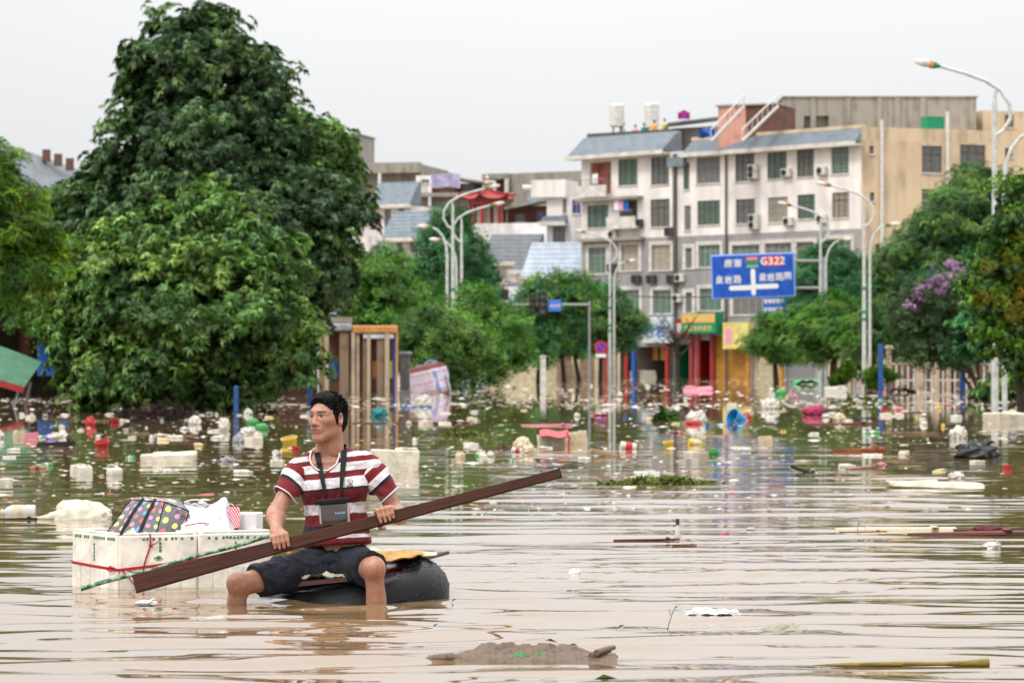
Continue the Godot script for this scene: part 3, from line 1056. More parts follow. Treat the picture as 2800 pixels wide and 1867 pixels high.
# a small upright figure, head and shoulders over a parapet; p is at chest height
func far_person(p: Vector3, top_m: Material, label: String, group: String) -> void:
	var o := thing("person", label, "person", p, group)
	var mb := MB.new()
	mb.lathe([Vector2(0, -1.1), Vector2(0.1, -1.1), Vector2(0.12, -0.5), Vector2(0.14, -0.2), Vector2(0.13, 0.1), Vector2(0.07, 0.26), Vector2(0.05, 0.32), Vector2(0.08, 0.36), Vector2(0.095, 0.45), Vector2(0.08, 0.54), Vector2(0, 0.58)], 10)
	put(mb, "body", mat("far_skin", Color(0.66, 0.48, 0.38), 0.7), o)
	var sb := MB.new()
	sb.lathe([Vector2(0, -0.45), Vector2(0.17, -0.45), Vector2(0.18, -0.2), Vector2(0.2, 0.1), Vector2(0.19, 0.18), Vector2(0.07, 0.27)], 12, Transform3D(Basis.IDENTITY.scaled(Vector3(1.1, 1, 0.75)), Vector3.ZERO))
	for s in [-1, 1]:
		sb.tube([Vector3(0.18 * s, 0.15, 0), Vector3(0.24 * s, -0.1, 0.05), Vector3(0.2 * s, -0.2, 0.2)], [0.06, 0.055, 0.045], 7)
	put(sb, "shirt", top_m, o)
	var hb := MB.new()
	hb.ball(Vector3(0, 0.48, -0.012), Vector3(0.1, 0.115, 0.11), 10, 6)
	put(hb, "hair", mat("far_hair", Color(0.09, 0.08, 0.08), 0.7), o)

func px2(zx: float, zy: float) -> Vector2:   # places read off an enlargement of the hillside houses
	return Vector2(850.0 + zx * 0.3635, 330.0 + zy * 0.3635)

func house(label: String, d0: float, d1: float, box: Array, wall_m: String, wins: Array, deep := 9.0, group := "") -> Array:
	# box and wins in enlargement places [x0, x1, y0, y1]
	var a := px2(box[0], box[2])
	var b := px2(box[1], box[3])
	var w := Wall.new(at(a.x, 0, d0), at(b.x, 0, d1))
	var o := thing("house", label, "building", Vector3.ZERO, group)
	var y1 := w.h((a.x + b.x) * 0.5, a.y)
	var y0 := w.h((a.x + b.x) * 0.5, b.y)
	var hs := []
	for q in wins:
		var p := px2(q[0], q[2])
		var r := px2(q[1], q[3])
		hs.append(w.rect(p.x, r.x, p.y, r.y))
	put(wall_skin(w, 0, w.length, y0, y1, hs), "wall", mats[wall_m], o)
	for i in hs.size():
		var kind: String = wins[i][4] if wins[i].size() > 4 else "grey"
		window_in(w, hs[i], o, mats["window_frame"], mats["glass_blue"] if kind == "blue" else mats["glass_grey"], 3 if hs[i][1] - hs[i][0] > 1.0 else 2)
	block_rest(w, 0, w.length, y0, y1, deep, mats[wall_m], o)
	return [w, o, y0, y1]

func hill_houses() -> void:
	# bare concrete house with a stair tower
	var q := house("bare grey concrete house with a square stair tower behind the big trees", 262, 260, [150, 825, 330, 1100], "concrete", [[390, 435, 470, 540, "grey"], [620, 665, 460, 540, "dark"], [250, 310, 470, 545, "dark"]], 10)
	var mb := MB.new()
	var w: Wall = q[0]
	var t0: float = w.t(px2(160, 0).x)
	tbox(mb, w, t0, w.t(px2(362, 0).x), q[3] - 0.2, w.h(946, px2(0, 108).y), -5, -0.3)
	put(mb, "stair_tower", mats["concrete"], q[1])
	mb = MB.new()
	tbox(mb, w, t0 - 0.2, w.t(px2(375, 0).x), w.h(946, px2(0, 107).y), w.h(946, px2(0, 100).y), -5.2, -0.1)
	put(mb, "tower_coping", mats["concrete"], q[1])
	mb = MB.new()
	var yb := w.h(1030, px2(0, 400).y)
	tbox(mb, w, -0.1, w.length + 0.1, yb, q[3] + 0.1, 0.004, 1.2)
	put(mb, "roof_parapet", mats["concrete"], q[1])
	mb = MB.new()
	tbox(mb, w, w.t(px2(530, 0).x), w.t(px2(552, 0).x), q[2], yb - 0.003, 0.9, 1.2)
	put(mb, "column", mats["pvc_white"], q[1])
	# white house with tiled strip, behind the lamp posts
	q = house("white house with blue tiled eaves and washing on its terrace", 238, 236, [395, 745, 640, 1080], "plaster_white", [[430, 500, 690, 800, "dark"], [550, 600, 665, 800, "grey"], [655, 705, 660, 800, "grey"]], 8)
	w = q[0]
	pent_roof(w, w.t(px2(470, 0).x), w.length + 0.4, q[3] + 0.05, q[3] + 2.0, 0.9, -0.9, mats["roof_blue"], q[1])
	q = house("white house with long blue grey tiled eaves among the green trees", 230, 228, [565, 860, 890, 1100], "plaster_white", [[640, 690, 915, 990, "grey"], [745, 830, 905, 990, "grey"]], 6)
	w = q[0]
	pent_roof(w, 0.1, w.length + 0.2, q[3] + 0.05, q[3] + 2.3, 0.9, -0.9, mats["roof_blue"], q[1])
	q = house("white wall of a house half hidden at the edge of the big dark tree", 226, 226, [270, 480, 870, 1060], "plaster_white", [[300, 340, 890, 940, "grey"]], 6)
	# long grey building with balcony
	q = house("long low grey concrete house with roof terrace and columns", 252, 252, [735, 1500, 575, 1000], "concrete", [[760, 870, 625, 760, "dark"], [920, 1010, 640, 740, "dark"], [1060, 1160, 640, 740, "grey"]], 8)
	w = q[0]
	mb = MB.new()
	tbox(mb, w, -0.3, w.length + 0.3, q[3] + 0.003, q[3] + 0.35, -8.0, 1.0)
	put(mb, "roof_slab", mats["concrete"], q[1])
	mb = MB.new()
	tbox(mb, w, w.t(px2(885, 0).x), w.t(px2(905, 0).x), q[2], q[3], 0.6, 0.95)
	put(mb, "column", mats["pvc_white"], q[1])
	# sheds on its roof
	q = house("small white roof shed beside the lilac banner", 256, 256, [790, 905, 412, 560], "plaster_white", [[830, 890, 440, 470, "dark"]], 3)
	q = house("low dark roof shed behind the lilac banner", 258, 258, [905, 1290, 470, 560], "brick_brown", [[1140, 1230, 480, 530, "dark"]], 3)
	mb = MB.new()
	mb.box(at(px2(1210, 0).x, px2(0, 455).y, 257), Vector3(4.0, 0.15, 3.5), Basis(Vector3.FORWARD, 0.14))
	put(mb, "sheet_roof", mats["concrete"], q[1])
	mb = MB.new()
	mb.sheet(func(a, b): return at(lerpf(1178, 1258, a), lerpf(512, 474, b) + 2.0 * sin(a * 8.0), 254.0 + 0.15 * sin(a * 11 + b * 3)), 10, 5, 0.03)
	var bn := put(mb, "lilac_banner", mats["banner_lilac"], self)
	tag(bn, "pale lilac banner stretched between roof sheds", "banner")
	# grey house left of the apartment block
	q = house("weathered grey brick house with open roof balcony beside the apartment block", 268, 264, [1500, 2060, 385, 900], "concrete", [[1715, 1750, 435, 475, "grey"]], 9)
	w = q[0]
	mb = MB.new()
	tbox(mb, w, w.t(px2(1310, 0).x), 0.0, q[3] - 0.5, q[3], -3, 0.6)
	put(mb, "balcony_roof", mats["concrete"], q[1])
	mb = MB.new()
	tbox(mb, w, w.t(px2(1310, 0).x), -0.01, q[3] - 5, q[3] - 0.51, -3, -2)
	put(mb, "balcony_back", mats["brick_brown"], q[1])
	for x in [1318, 1490]:
		mb = MB.new()
		var t := w.t(px2(x, 0).x)
		tbox(mb, w, t - 0.15, t + 0.15, q[3] - 5, q[3] - 0.502, 0.2, 0.55)
		put(mb, "column", mats["plaster_white"], q[1])
	# white terrace wall below the pavilion
	q = house("long white terrace wall with blue metal awning under the red pavilion", 242, 240, [1195, 1785, 770, 1220], "plaster_white", [[1380, 1420, 1105, 1220, "blue"], [1500, 1540, 1100, 1220, "blue"], [1500, 1760, 920, 1010, "dark"]], 8)
	w = q[0]
	mb = MB.new()
	mb.box(at(px2(1610, 0).x, px2(0, 897).y, 239.5), Vector3(4.2, 0.1, 2.0), Basis(Vector3.RIGHT, 0.25))
	put(mb, "awning", mats["metal_blue_roof"], q[1])
	# brown lean-to right of the pavilion
	q = house("brown brick lean-to with slanting grey roof beside the red pavilion", 246, 246, [1480, 1830, 640, 780], "brick_brown", [[1705, 1755, 680, 760, "blue"], [1540, 1610, 700, 760, "grey"]], 4)
	mb = MB.new()
	mb.box(at(px2(1640, 0).x, px2(0, 630).y, 245.5), Vector3(4.4, 0.15, 4.0), Basis(Vector3.FORWARD, -0.2))
	put(mb, "roof", mats["concrete"], q[1])
	# white house with tall window next to the apartment block
	q = house("narrow white house with a tall window and blue pane beside the apartment block", 228, 227, [1775, 2060, 575, 1150], "plaster_white", [[1820, 1915, 790, 980, "grey"], [1965, 2030, 590, 700, "blue"], [1895, 1925, 590, 700, "dark"]], 6)
	w = q[0]
	pent_roof(w, w.t(px2(1750, 0).x), w.t(px2(1930, 0).x), w.h(1519, px2(0, 765).y), w.h(1519, px2(0, 715).y), 0.9, 0.05, mats["roof_blue"], q[1])
	mb = MB.new()
	tbox(mb, w, w.t(px2(1670, 0).x), w.t(px2(1930, 0).x), q[3] + 0.003, q[3] + 1.4, -3, 0.5)
	put(mb, "roof_box", mats["plaster_white"], q[1])
	# low roofs in front
	for k in [[[1300, 1640, 1070, 1230], "grey tiled house below the white terrace wall", "roof_grey", 232.0, 2.5], [[1545, 1780, 1130, 1240], "small white house with grey tiled roof by the apartment block", "roof_grey", 226.0, 2.4], [[1620, 2055, 1170, 1260], "low tan shed with pale blue metal roof by the apartment block", "metal_blue_roof", 222.0, 2.8]]:
		q = house(k[1], k[3], k[3] - 1.0, k[0], "plaster_tan" if k[2] == "metal_blue_roof" else "plaster_white", [[k[0][0] + 60, k[0][0] + 100, k[0][2] + 25, k[0][3] - 10, "dark"]], 6)
		w = q[0]
		pent_roof(w, -0.3, w.length + 0.3, q[3] + 0.05, q[3] + k[4], 0.7, -3.5, mats[k[2]], q[1])
	# pavilion
	pavilion()
	# solar heater
	var so := thing("solar_heater", "solar water heater with white drum on a grey roof", "solar heater", at(1452, 540, 250))
	mb = MB.new()
	mb.box(Vector3(0.4, 0.1, 0), Vector3(1.3, 1.6, 0.1), Basis(Vector3.FORWARD, 0.4) * Basis(Vector3.RIGHT, -0.6))
	put(mb, "panel", mats["roof_blue"], so)
	mb = MB.new()
	mb.tube([Vector3(-0.75, 0.85, -0.3), Vector3(0.75, 0.85, -0.3)], [0.28], 12)
	put(mb, "drum", mats["pvc_white"], so)
	mb = MB.new()
	for x in [-0.6, 0.6]:
		mb.tube([Vector3(x, 0.8, -0.35), Vector3(x, -1.2, -0.35)], [0.04], 6)
	put(mb, "stand", mats["steel_grey"], so)
	# washing and people on the terraces
	var cols := ["sign_white", "sign_red", "tarp_blue", "sign_white", "sign_pink"]
	var nm := ["white", "red", "blue", "pale", "pink"]
	var i := 0
	for p in [[1020, 538], [1040, 537], [1062, 538], [1090, 530], [1100, 614]]:
		far_person(at(p[0], p[1], 238.5 if i < 4 else 230), mats[cols[i]], "person in %s top on the terrace of the %s" % [nm[i], "white house" if i < 4 else "house with long eaves"], "people on the rooftops")
		i += 1
	# roof seen over the left trees
	var lw := Wall.new(at(-60, 0, 112), at(330, 0, 118))
	var lo := thing("roadside_house", "white house with a grey sloping roof behind the leftmost trees".replace("leftmost", "lime green"), "building")
	put(wall_skin(lw, 0, lw.length, -1.5, lw.h(120, 505), []), "wall", mats["plaster_white"], lo)
	block_rest(lw, 0, lw.length, -1.5, lw.h(120, 505), 7, mats["plaster_white"], lo)
	mb = MB.new()
	var e0 := at(-80, 480, 111.0); var e1 := at(345, 545, 117.0)
	var r0 := at(-40, 372, 116.0); var r1 := at(260, 480, 121.0)
	mb.quad(e0, e1, r1, r0)
	mb.quad(e1, at(345, 545, 126.0), r1, r1)
	mb.quad(e0 + Vector3(0, -0.2, 0), e1 + Vector3(0, -0.2, 0), e1, e0)
	put(mb, "roof", mats["roof_grey"], lo)
	mb = MB.new()
	for k in 3:
		mb.box(at(125 + 32 * k, 425 + 12 * k, 118.0), Vector3(0.3, 0.5, 0.3))
	put(mb, "ridge_ornament", mats["brick_brown"], lo)
	# dark shop row behind the trees
	var dw := Wall.new(at(-200, 0, 92), at(860, 0, 100))
	var do := thing("shop_row", "dim open-fronted shop row standing behind the leafy trees", "building")
	var openings := []
	for k in 8:
		openings.append([0.4 + k * 1.6, 1.7 + k * 1.6, -1.5, 2.4])
	put(wall_skin(dw, 0, dw.length, -1.5, 4.2, openings, 0.3), "wall", mats["brick_brown"], do)
	mb = MB.new()
	mb.quad(dw.p(0, -1.5, -7), dw.p(dw.length, -1.5, -7), dw.p(dw.length, 4.2, -7), dw.p(0, 4.2, -7))
	mb.quad(dw.p(0, 2.6, -7), dw.p(dw.length, 2.6, -7), dw.p(dw.length, 2.6, -0.3), dw.p(0, 2.6, -0.3))
	mb.quad(dw.p(0, 4.2, 0), dw.p(dw.length, 4.2, 0), dw.p(dw.length, 4.2, -7), dw.p(0, 4.2, -7))
	mb.quad(dw.p(0, -1.5, 0), dw.p(0, -1.5, -7), dw.p(0, 4.2, -7), dw.p(0, 4.2, 0))
	mb.quad(dw.p(dw.length, -1.5, -7), dw.p(dw.length, -1.5, 0), dw.p(dw.length, 4.2, 0), dw.p(dw.length, 4.2, -7))
	put(mb, "shop_room", mats["room_plaster"], do)
	mb = MB.new()
	tbox(mb, dw, 0, dw.length, 2.5, 2.7, 0.01, 2.6)
	put(mb, "arcade_roof", mats["concrete"], do)

func pavilion() -> void:
	var c := at(1332, 560, 246)
	var o := thing("pavilion", "red hexagonal roofed pavilion with upturned eaves on a terrace", "pavilion", c)
	var s := 246.0 / FPX
	var yr := (560 - 505) * s
	var ye := (560 - 545) * s
	var rad := 78.0 * s
	var mb := MB.new()
	var n := 6
	for k in n:
		var a0 := TAU * (k + 0.25) / n
		var a1 := TAU * (k + 1.25) / n
		var seg := 6
		for i in seg:
			for j in 5:
				var q := []
				for e in [[i, j], [i + 1, j], [i + 1, j + 1], [i, j + 1]]:
					var f: float = e[0] / float(seg)
					var g: float = e[1] / 5.0
					var r := rad * g
					var edge := absf(f - 0.5) * 2.0
					var p := Vector3(cos(a0), 0, -sin(a0)).lerp(Vector3(cos(a1), 0, -sin(a1)), f) * r * (0.93 + 0.12 * pow(edge, 3.0))
					var y := yr + (ye - yr) * pow(g, 0.55) + 0.4 * pow(edge, 3.0) * pow(g, 3.0)
					q.append(p + Vector3.UP * y)
				mb.quad(q[3], q[2], q[1], q[0])
	put(mb, "roof", mats["red_paint"], o)
	mb = MB.new()
	for k in n:
		var a := TAU * (k + 0.25) / n
		var pts := []
		for j in 6:
			var g := j / 5.0
			pts.append(Vector3(cos(a), 0, -sin(a)) * rad * g * 1.05 + Vector3.UP * (yr + (ye - yr) * pow(g, 0.55) + 0.4 * pow(g, 3.0) + 0.05))
		mb.tube(pts, [0.09], 6)
	put(mb, "ridge", mats["sign_maroon"], o)
	mb = MB.new()
	mb.lathe([Vector2(0, 0.9), Vector2(0.2, 0.6), Vector2(0.12, 0.4), Vector2(0.25, 0.15), Vector2(0.1, -0.1)], 10, Transform3D(Basis.IDENTITY, Vector3(0, yr, 0)))
	put(mb, "finial", mats["shutter_cream"], o)
	for k in n:
		var a := TAU * (k + 0.25) / n
		var p := Vector3(cos(a), 0, -sin(a)) * rad * 0.62
		mb = MB.new()
		mb.tube([p + Vector3(0, ye - 0.1, 0), p + Vector3(0, -2.2, 0)], [0.16], 8)
		put(mb, "column", mats["red_paint"], o)
	mb = MB.new()
	mb.lathe([Vector2(rad * 0.6, ye - 0.5), Vector2(rad * 0.66, ye - 0.5), Vector2(rad * 0.66, ye - 0.05), Vector2(rad * 0.6, ye - 0.05)], 6, Transform3D(Basis(Vector3.UP, TAU * 0.25 / 6.0), Vector3.ZERO))
	put(mb, "beam", mats["red_paint"], o)

# ---------------------------------------------------------------- street furniture
func street_lamp(u: float, d: float, sg: float, label: String) -> void:
	var o := thing("street_lamp", label, "street lamp", at(u, 990, d) * Vector3(1, 0, 1), "twin-armed street lamps")
	var mb := MB.new()
	mb.tube([Vector3(0, -1.5, 0), Vector3(0, 2, 0), Vector3(0, 7.65, 0)], [0.1, 0.09, 0.06], 10)
	put(mb, "pole", mats["lamp_post_paint"], o)
	mb = MB.new()
	mb.tube([Vector3(0.01 * sg, 6.8, 0.02), Vector3(-0.22 * sg, 6.95, 0), Vector3(-0.4 * sg, 7.25, 0), Vector3(-0.38 * sg, 7.6, 0), Vector3(-0.15 * sg, 7.95, 0), Vector3(0.25 * sg, 8.2, 0), Vector3(0.75 * sg, 8.38, 0), Vector3(1.4 * sg, 8.56, 0)], [0.045, 0.05, 0.05, 0.05, 0.05, 0.05, 0.045, 0.04], 8)
	mb.tube([Vector3(0, 7.6, 0), Vector3(0, 7.8, 0), Vector3(-0.06 * sg, 8.02, 0)], [0.05, 0.045, 0.04], 8)
	put(mb, "high_arm", mats["lamp_post_paint"], o)
	mb = MB.new()
	mb.tube([Vector3(-0.24 * sg, -1.5, 0), Vector3(-0.24 * sg, 5.6, 0), Vector3(-0.28 * sg, 6.1, 0), Vector3(-0.42 * sg, 6.5, 0), Vector3(-0.65 * sg, 6.78, 0), Vector3(-0.9 * sg, 6.9, 0)], [0.075, 0.06, 0.055, 0.05, 0.045, 0.04], 8)
	put(mb, "low_arm", mats["lamp_post_paint"], o)
	for e in [[Vector3(1.38 * sg, 8.55, 0), Vector3(sg, 0.22, 0)], [Vector3(-0.88 * sg, 6.89, 0), Vector3(-sg, 0.12, 0)]]:
		var ax: Vector3 = e[1].normalized()
		var b := Basis(Vector3.BACK.cross(ax).normalized() * -1.0, ax, Vector3.BACK)
		b = Basis(ax.cross(Vector3.BACK), ax, Vector3.BACK)
		var xf := Transform3D(b.scaled_local(Vector3(0.75, 1, 1.0)), e[0])
		var hb := MB.new()
		hb.lathe([Vector2(0.1, 0.26), Vector2(0.13, 0.34), Vector2(0.125, 0.45), Vector2(0.085, 0.58), Vector2(0.0, 0.68)], 12, xf)
		var hd := put(hb, "lamp_head", mats["pvc_white"], o)
		var gb := MB.new()
		gb.lathe([Vector2(0, -0.04), Vector2(0.05, -0.02), Vector2(0.1, 0.08), Vector2(0.13, 0.17)], 12, xf)
		put(gb, "green_band", mats["sign_green"], hd)
		var ob := MB.new()
		ob.lathe([Vector2(0.13, 0.17), Vector2(0.135, 0.25), Vector2(0.1, 0.26)], 12, xf)
		put(ob, "orange_band", mats["lamp_orange"], hd)
	mb = MB.new()
	for y in [2.9, 3.2, 4.2]:
		mb.lathe([Vector2(0.1, y), Vector2(0.125, y + 0.02), Vector2(0.125, y + 0.1), Vector2(0.1, y + 0.12)], 10)
	put(mb, "green_collar", mats["sign_green"], o)

func road_sign() -> void:
	var d := 140.0
	var s := d / FPX
	var c := at(2062, 815, d)
	var o := thing("road_sign", "big blue direction sign with white characters and a crossroads mark", "road sign", c)
	o.rotation = Vector3(0, -0.06, 0.035)
	var wd := 230.0 * s
	var ht := 122.0 * s
	var mb := MB.new()
	mb.cbox(Vector3(0, ht / 2, 0), Vector3(wd, ht, 0.09), 0.03)
	put(mb, "border", mats["sign_pale_blue"], o)
	mb = MB.new()
	mb.cbox(Vector3(0, ht / 2, 0.05), Vector3(wd - 0.16, ht - 0.16, 0.02), 0.008)
	put(mb, "panel", mats["blue_board"], o)
	var k := wd / 1850.0        # enlargement units
	var pl := func(x: float, y: float) -> Vector3: return Vector3((x - 1110) * k, (1160 - y) * k, 0.063)
	var wb := MB.new()
	var gs := 165.0 * k
	for q in [["lu", 500, 460], ["zhai", 700, 460], ["xiang", 290, 815], ["yan", 485, 815], ["road", 680, 815], ["xiang", 1240, 790], ["yan", 1420, 790], ["road", 1605, 790], ["south", 1785, 780]]:
		glyph(wb, q[0], pl.call(q[1], q[2]), Vector3.RIGHT, Vector3.UP, gs, 0.125, 0.008)
	put(wb, "lettering", mats["sign_white"], o)
	var ab := MB.new()
	ab.box(pl.call(1110, 805), Vector3(100 * k, 510 * k, 0.01))
	ab.box(pl.call(835, 925), Vector3(448 * k, 105 * k, 0.01))
	ab.box(pl.call(1396, 912), Vector3(468 * k, 105 * k, 0.01))
	for q in [[1110, 560, 0.0], [1110, 1050, 0.0], [625, 925, 0.0], [1615, 912, 0.0]]:
		ab.lathe([Vector2(0, 0.0055), Vector2(50 * k, 0.0055), Vector2(50 * k, -0.005)], 16, Transform3D(Basis(Vector3.RIGHT, PI / 2), pl.call(q[0], q[1])))
	put(ab, "crossroads_mark", mats["sign_white"], o)
	var rb := MB.new()
	rb.box(pl.call(1100, 290), Vector3(285 * k, 95 * k, 0.012))
	put(rb, "red_strip", mats["sign_red"], o)
	var gb := MB.new()
	gb.box(pl.call(1100, 420), Vector3(285 * k, 155 * k, 0.012))
	put(gb, "green_strip", mats["sign_green"], o)
	var tb := MB.new()
	for i in 4:
		tb.box(pl.call(1010 + i * 58, 290) + Vector3(0, 0, 0.009), Vector3(36 * k, 50 * k, 0.004))
	for i in 5:
		tb.box(pl.call(1000 + i * 50, 460) + Vector3(0, 0, 0.009), Vector3(32 * k, 44 * k, 0.004))
	put(tb, "small_lettering", mats["sign_pale"], o)
	var pb := MB.new()
	pb.box(pl.call(1550, 360), Vector3(425 * k, 215 * k, 0.012))
	put(pb, "route_shield", mats["sign_red"], o)
	var txt := TextMesh.new()
	var f := SystemFont.new()
	f.font_names = PackedStringArray(["Droid Sans"])
	f.font_weight = 700
	txt.font = f
	txt.text = "G322"
	txt.font_size = 64
	txt.pixel_size = 175.0 * k / 46.0 * 0.94
	txt.depth = 0.01
	var to := node_mesh("route_number", txt, mats["sign_white"], o)
	to.position = pl.call(1550, 360) + Vector3(0, 0, 0.01)
	# post and brackets
	var post := thing("sign_post", "grey steel post with two arms carrying the blue direction sign", "post", at(2256, 990, d + 0.3) * Vector3(1, 0, 1))
	mb = MB.new()
	mb.tube([Vector3(0, -1.5, 0), Vector3(0, at(0, 703, d).y, 0)], [0.17, 0.13], 12)
	put(mb, "post", mats["steel_grey"], post)
	for v in [713, 787]:
		mb = MB.new()
		var y := at(0, v, d).y
		mb.tube([Vector3(0.05, y, 0), Vector3(-4.9, y, 0)], [0.075], 8)
		put(mb, "arm", mats["steel_grey"], post)

func make_street() -> void:
	mat("lamp_orange", Color(0.86, 0.50, 0.22), 0.5)
	mat("sign_pale_blue", Color(0.52, 0.64, 0.86), 0.5)
	mat("pillar_beige", Color(0.70, 0.65, 0.57), 0.8, {"tex": t_stain, "scale": 0.4})
	mat("pillar_brown", Color(0.52, 0.44, 0.37), 0.85, {"tex": t_stain, "scale": 0.4})
	mat("shelter_orange", Color(0.78, 0.56, 0.32), 0.6, {"tex": t_grime, "scale": 0.5})
	mat("shelter_grey", Color(0.62, 0.64, 0.67), 0.5, {"tex": t_grime, "scale": 0.5})
	mat("post_blue", Color(0.12, 0.34, 0.62), 0.5, {"tex": t_grime, "scale": 1.0})
	mat("signal_black", Color(0.12, 0.11, 0.12), 0.6)
	mat("awning_green", Color(0.27, 0.47, 0.36), 0.7, {"tex": t_grime, "scale": 0.8, "back": Color(0.25, 0.4, 0.3)})
	mat("glass_pale", Color(0.72, 0.77, 0.76), 0.12, {"alpha": 0.45})
	for q in [[1238, 121, 1, "white twin-armed street lamp with the taller hook beside the dark conical tree"], [1262, 134, 1, "white twin-armed street lamp standing close behind another before the conical tree"], [1668, 162, -1, "white twin-armed street lamp in front of the open shop by the round sign"], [2245, 134, -1, "white twin-armed street lamp next to the blue direction sign's post"], [2364, 119, -1, "white twin-armed street lamp at the corner of the tan end wall"], [2722, 71, -1, "tallest looking white twin-armed street lamp above the orange tinged tree"]]:
		street_lamp(q[0], q[1], q[2], q[3])
	road_sign()
	# traffic signals on an arm
	var d := 148.0
	var s := d / FPX
	var o := thing("traffic_signal", "traffic lights and small blue sign on a long grey arm", "traffic light", at(1612, 990, d) * Vector3(1, 0, 1))
	var ya := at(0, 833, d).y
	var mb := MB.new()
	mb.tube([Vector3(0, -1.5, 0), Vector3(0, ya + 0.2, 0)], [0.08, 0.06], 10)
	put(mb, "post", mats["steel_grey"], o)
	mb = MB.new()
	mb.tube([Vector3(0, ya, 0), Vector3((1380 - 1612) * s, ya, 0)], [0.07, 0.05], 8)
	put(mb, "arm", mats["steel_grey"], o)
	for q in [[1381, 806, 20, 30], [1456, 830, 17, 54], [1483, 830, 24, 66]]:
		mb = MB.new()
		var p := Vector3((q[0] - 1612) * s, at(0, q[1], d).y, 0.2)
		mb.cbox(p, Vector3(q[2] * s, q[3] * s, 0.3), 0.04)
		var hd := put(mb, "signal_head", mats["signal_black"], o)
		for k in 3:
			var lb := MB.new()
			lb.lathe([Vector2(0, 0.03), Vector2(q[2] * s * 0.34, 0.0), Vector2(q[2] * s * 0.38, 0.09)], 10, Transform3D(Basis(Vector3.RIGHT, PI / 2), p + Vector3(0, (k - 1) * q[3] * s * 0.3, 0.15)))
			put(lb, "lens", mats["frame_dark"], hd)
	mb = MB.new()
	mb.cbox(Vector3((1516 - 1612) * s, at(0, 836, d).y, 0.15), Vector3(37 * s, 31 * s, 0.05), 0.02)
	put(mb, "street_name_plate", mats["sign_blue_small"] if mats.has("sign_blue_small") else mat("sign_blue_small", Color(0.25, 0.45, 0.80), 0.5), o)
	mb = MB.new()
	for k in 3:
		glyph(mb, ["xiang", "yan", "road"][k], Vector3((1503 + k * 10 - 1612) * s, at(0, 840, d).y, 0.178), Vector3.RIGHT, Vector3.UP, 9 * s, 0.12)
	put(mb, "lettering", mats["sign_white"], o)
	# no parking sign on a red post
	d = 156.0
	s = d / FPX
	o = thing("no_parking_sign", "round blue and red no parking sign on a red post", "sign", at(1655, 990, d) * Vector3(1, 0, 1))
	mb = MB.new()
	mb.tube([Vector3(0, -1.5, 0), Vector3(0, at(0, 935, d).y, 0)], [0.09], 8)
	put(mb, "post", mats["red_paint"], o)
	var pc := Vector3(-12 * s, at(0, 949, d).y, 0.14)
	var fb := Basis(Vector3.RIGHT, PI / 2)
	mb = MB.new()
	mb.lathe([Vector2(0, 0.02), Vector2(17 * s, 0.02), Vector2(17 * s, -0.02), Vector2(0, -0.02)], 20, Transform3D(fb, pc))
	put(mb, "rim", mats["sign_red"], o)
	mb = MB.new()
	mb.lathe([Vector2(0, 0.03), Vector2(12.5 * s, 0.03), Vector2(12.5 * s, 0.02)], 20, Transform3D(fb, pc))
	put(mb, "disc", mat("disc_blue", Color(0.18, 0.22, 0.66), 0.5), o)
	mb = MB.new()
	mb.box(pc + Vector3(0, 0, 0.036), Vector3(24 * s, 3.2 * s, 0.008), Basis(Vector3.BACK, -PI / 4))
	put(mb, "bar", mats["sign_red"], o)
	mb = MB.new()
	mb.box(Vector3(-12 * s, at(0, 972, d).y, 0.14), Vector3(28 * s, 9 * s, 0.03))
	put(mb, "plate", mats["sign_white"], o)
	bus_shelter()
	# blue posts
	for q in [[846, 955, 1102, 13, "faded blue post with a pale patch beside the bus shelter"], [645, 1055, 1135, 12, "blue post among the trunks of the leafy trees"], [2409, 940, 1072, 12, "tall dark blue post by the pale pillars"], [2633, 960, 1078, 14, "short blue post behind the purple flowering tree"]]:
		var dd := dist_of(q[2])
		var ss := dd / FPX
		var po := thing("blue_post", q[4], "post", at(q[0], 990, dd) * Vector3(1, 0, 1))
		mb = MB.new()
		var y1 := at(0, q[1], dd).y
		mb.cbox(Vector3(0, (y1 - 1.5) / 2, 0), Vector3(q[3] * ss, y1 + 1.5, q[3] * ss), 0.02)
		put(mb, "shaft", mats["post_blue"], po)
		if q[0] == 846:
			mb = MB.new()
			mb.cbox(Vector3(0, y1 * 0.55, 0), Vector3(q[3] * ss + 0.03, 0.25, q[3] * ss + 0.03), 0.01)
			put(mb, "pale_patch", mats["sign_pale"], po)
	# pale pillars by the flowering tree
	var i := 0
	for q in [[2432, 955, 1066, 14], [2515, 950, 1066, 22], [2560, 955, 1066, 18], [2595, 990, 1068, 12], [2665, 970, 1066, 16]]:
		var dd := dist_of(q[2])
		var ss := dd / FPX
		var po := thing("pillar", ["slim pale pillar beside the tall dark blue post", "broad pale pillar under the purple flowering tree", "pale pillar beside the broad one under the purple flowering tree", "thin pale pillar near the floating broken boards", "pale pillar behind the short blue post"][i], "pillar", at(q[0], 990, dd) * Vector3(1, 0, 1), "pillars by the flowering tree")
		mb = MB.new()
		var y1 := at(0, q[1], dd).y
		mb.cbox(Vector3(0, (y1 - 1.5) / 2, 0), Vector3(q[3] * ss, y1 + 1.5, q[3] * ss), 0.03)
		put(mb, "shaft", mats["pillar_beige"], po)
		mb = MB.new()
		mb.cbox(Vector3(0, y1 + 0.08, 0), Vector3(q[3] * ss + 0.12, 0.16, q[3] * ss + 0.12), 0.03)
		put(mb, "cap", mats["pillar_beige"], po)
		i += 1
	# fence of rails behind them
	var fo := thing("railing_fence", "pale metal railing fence behind the pillars", "fence")
	var fd := 128.0
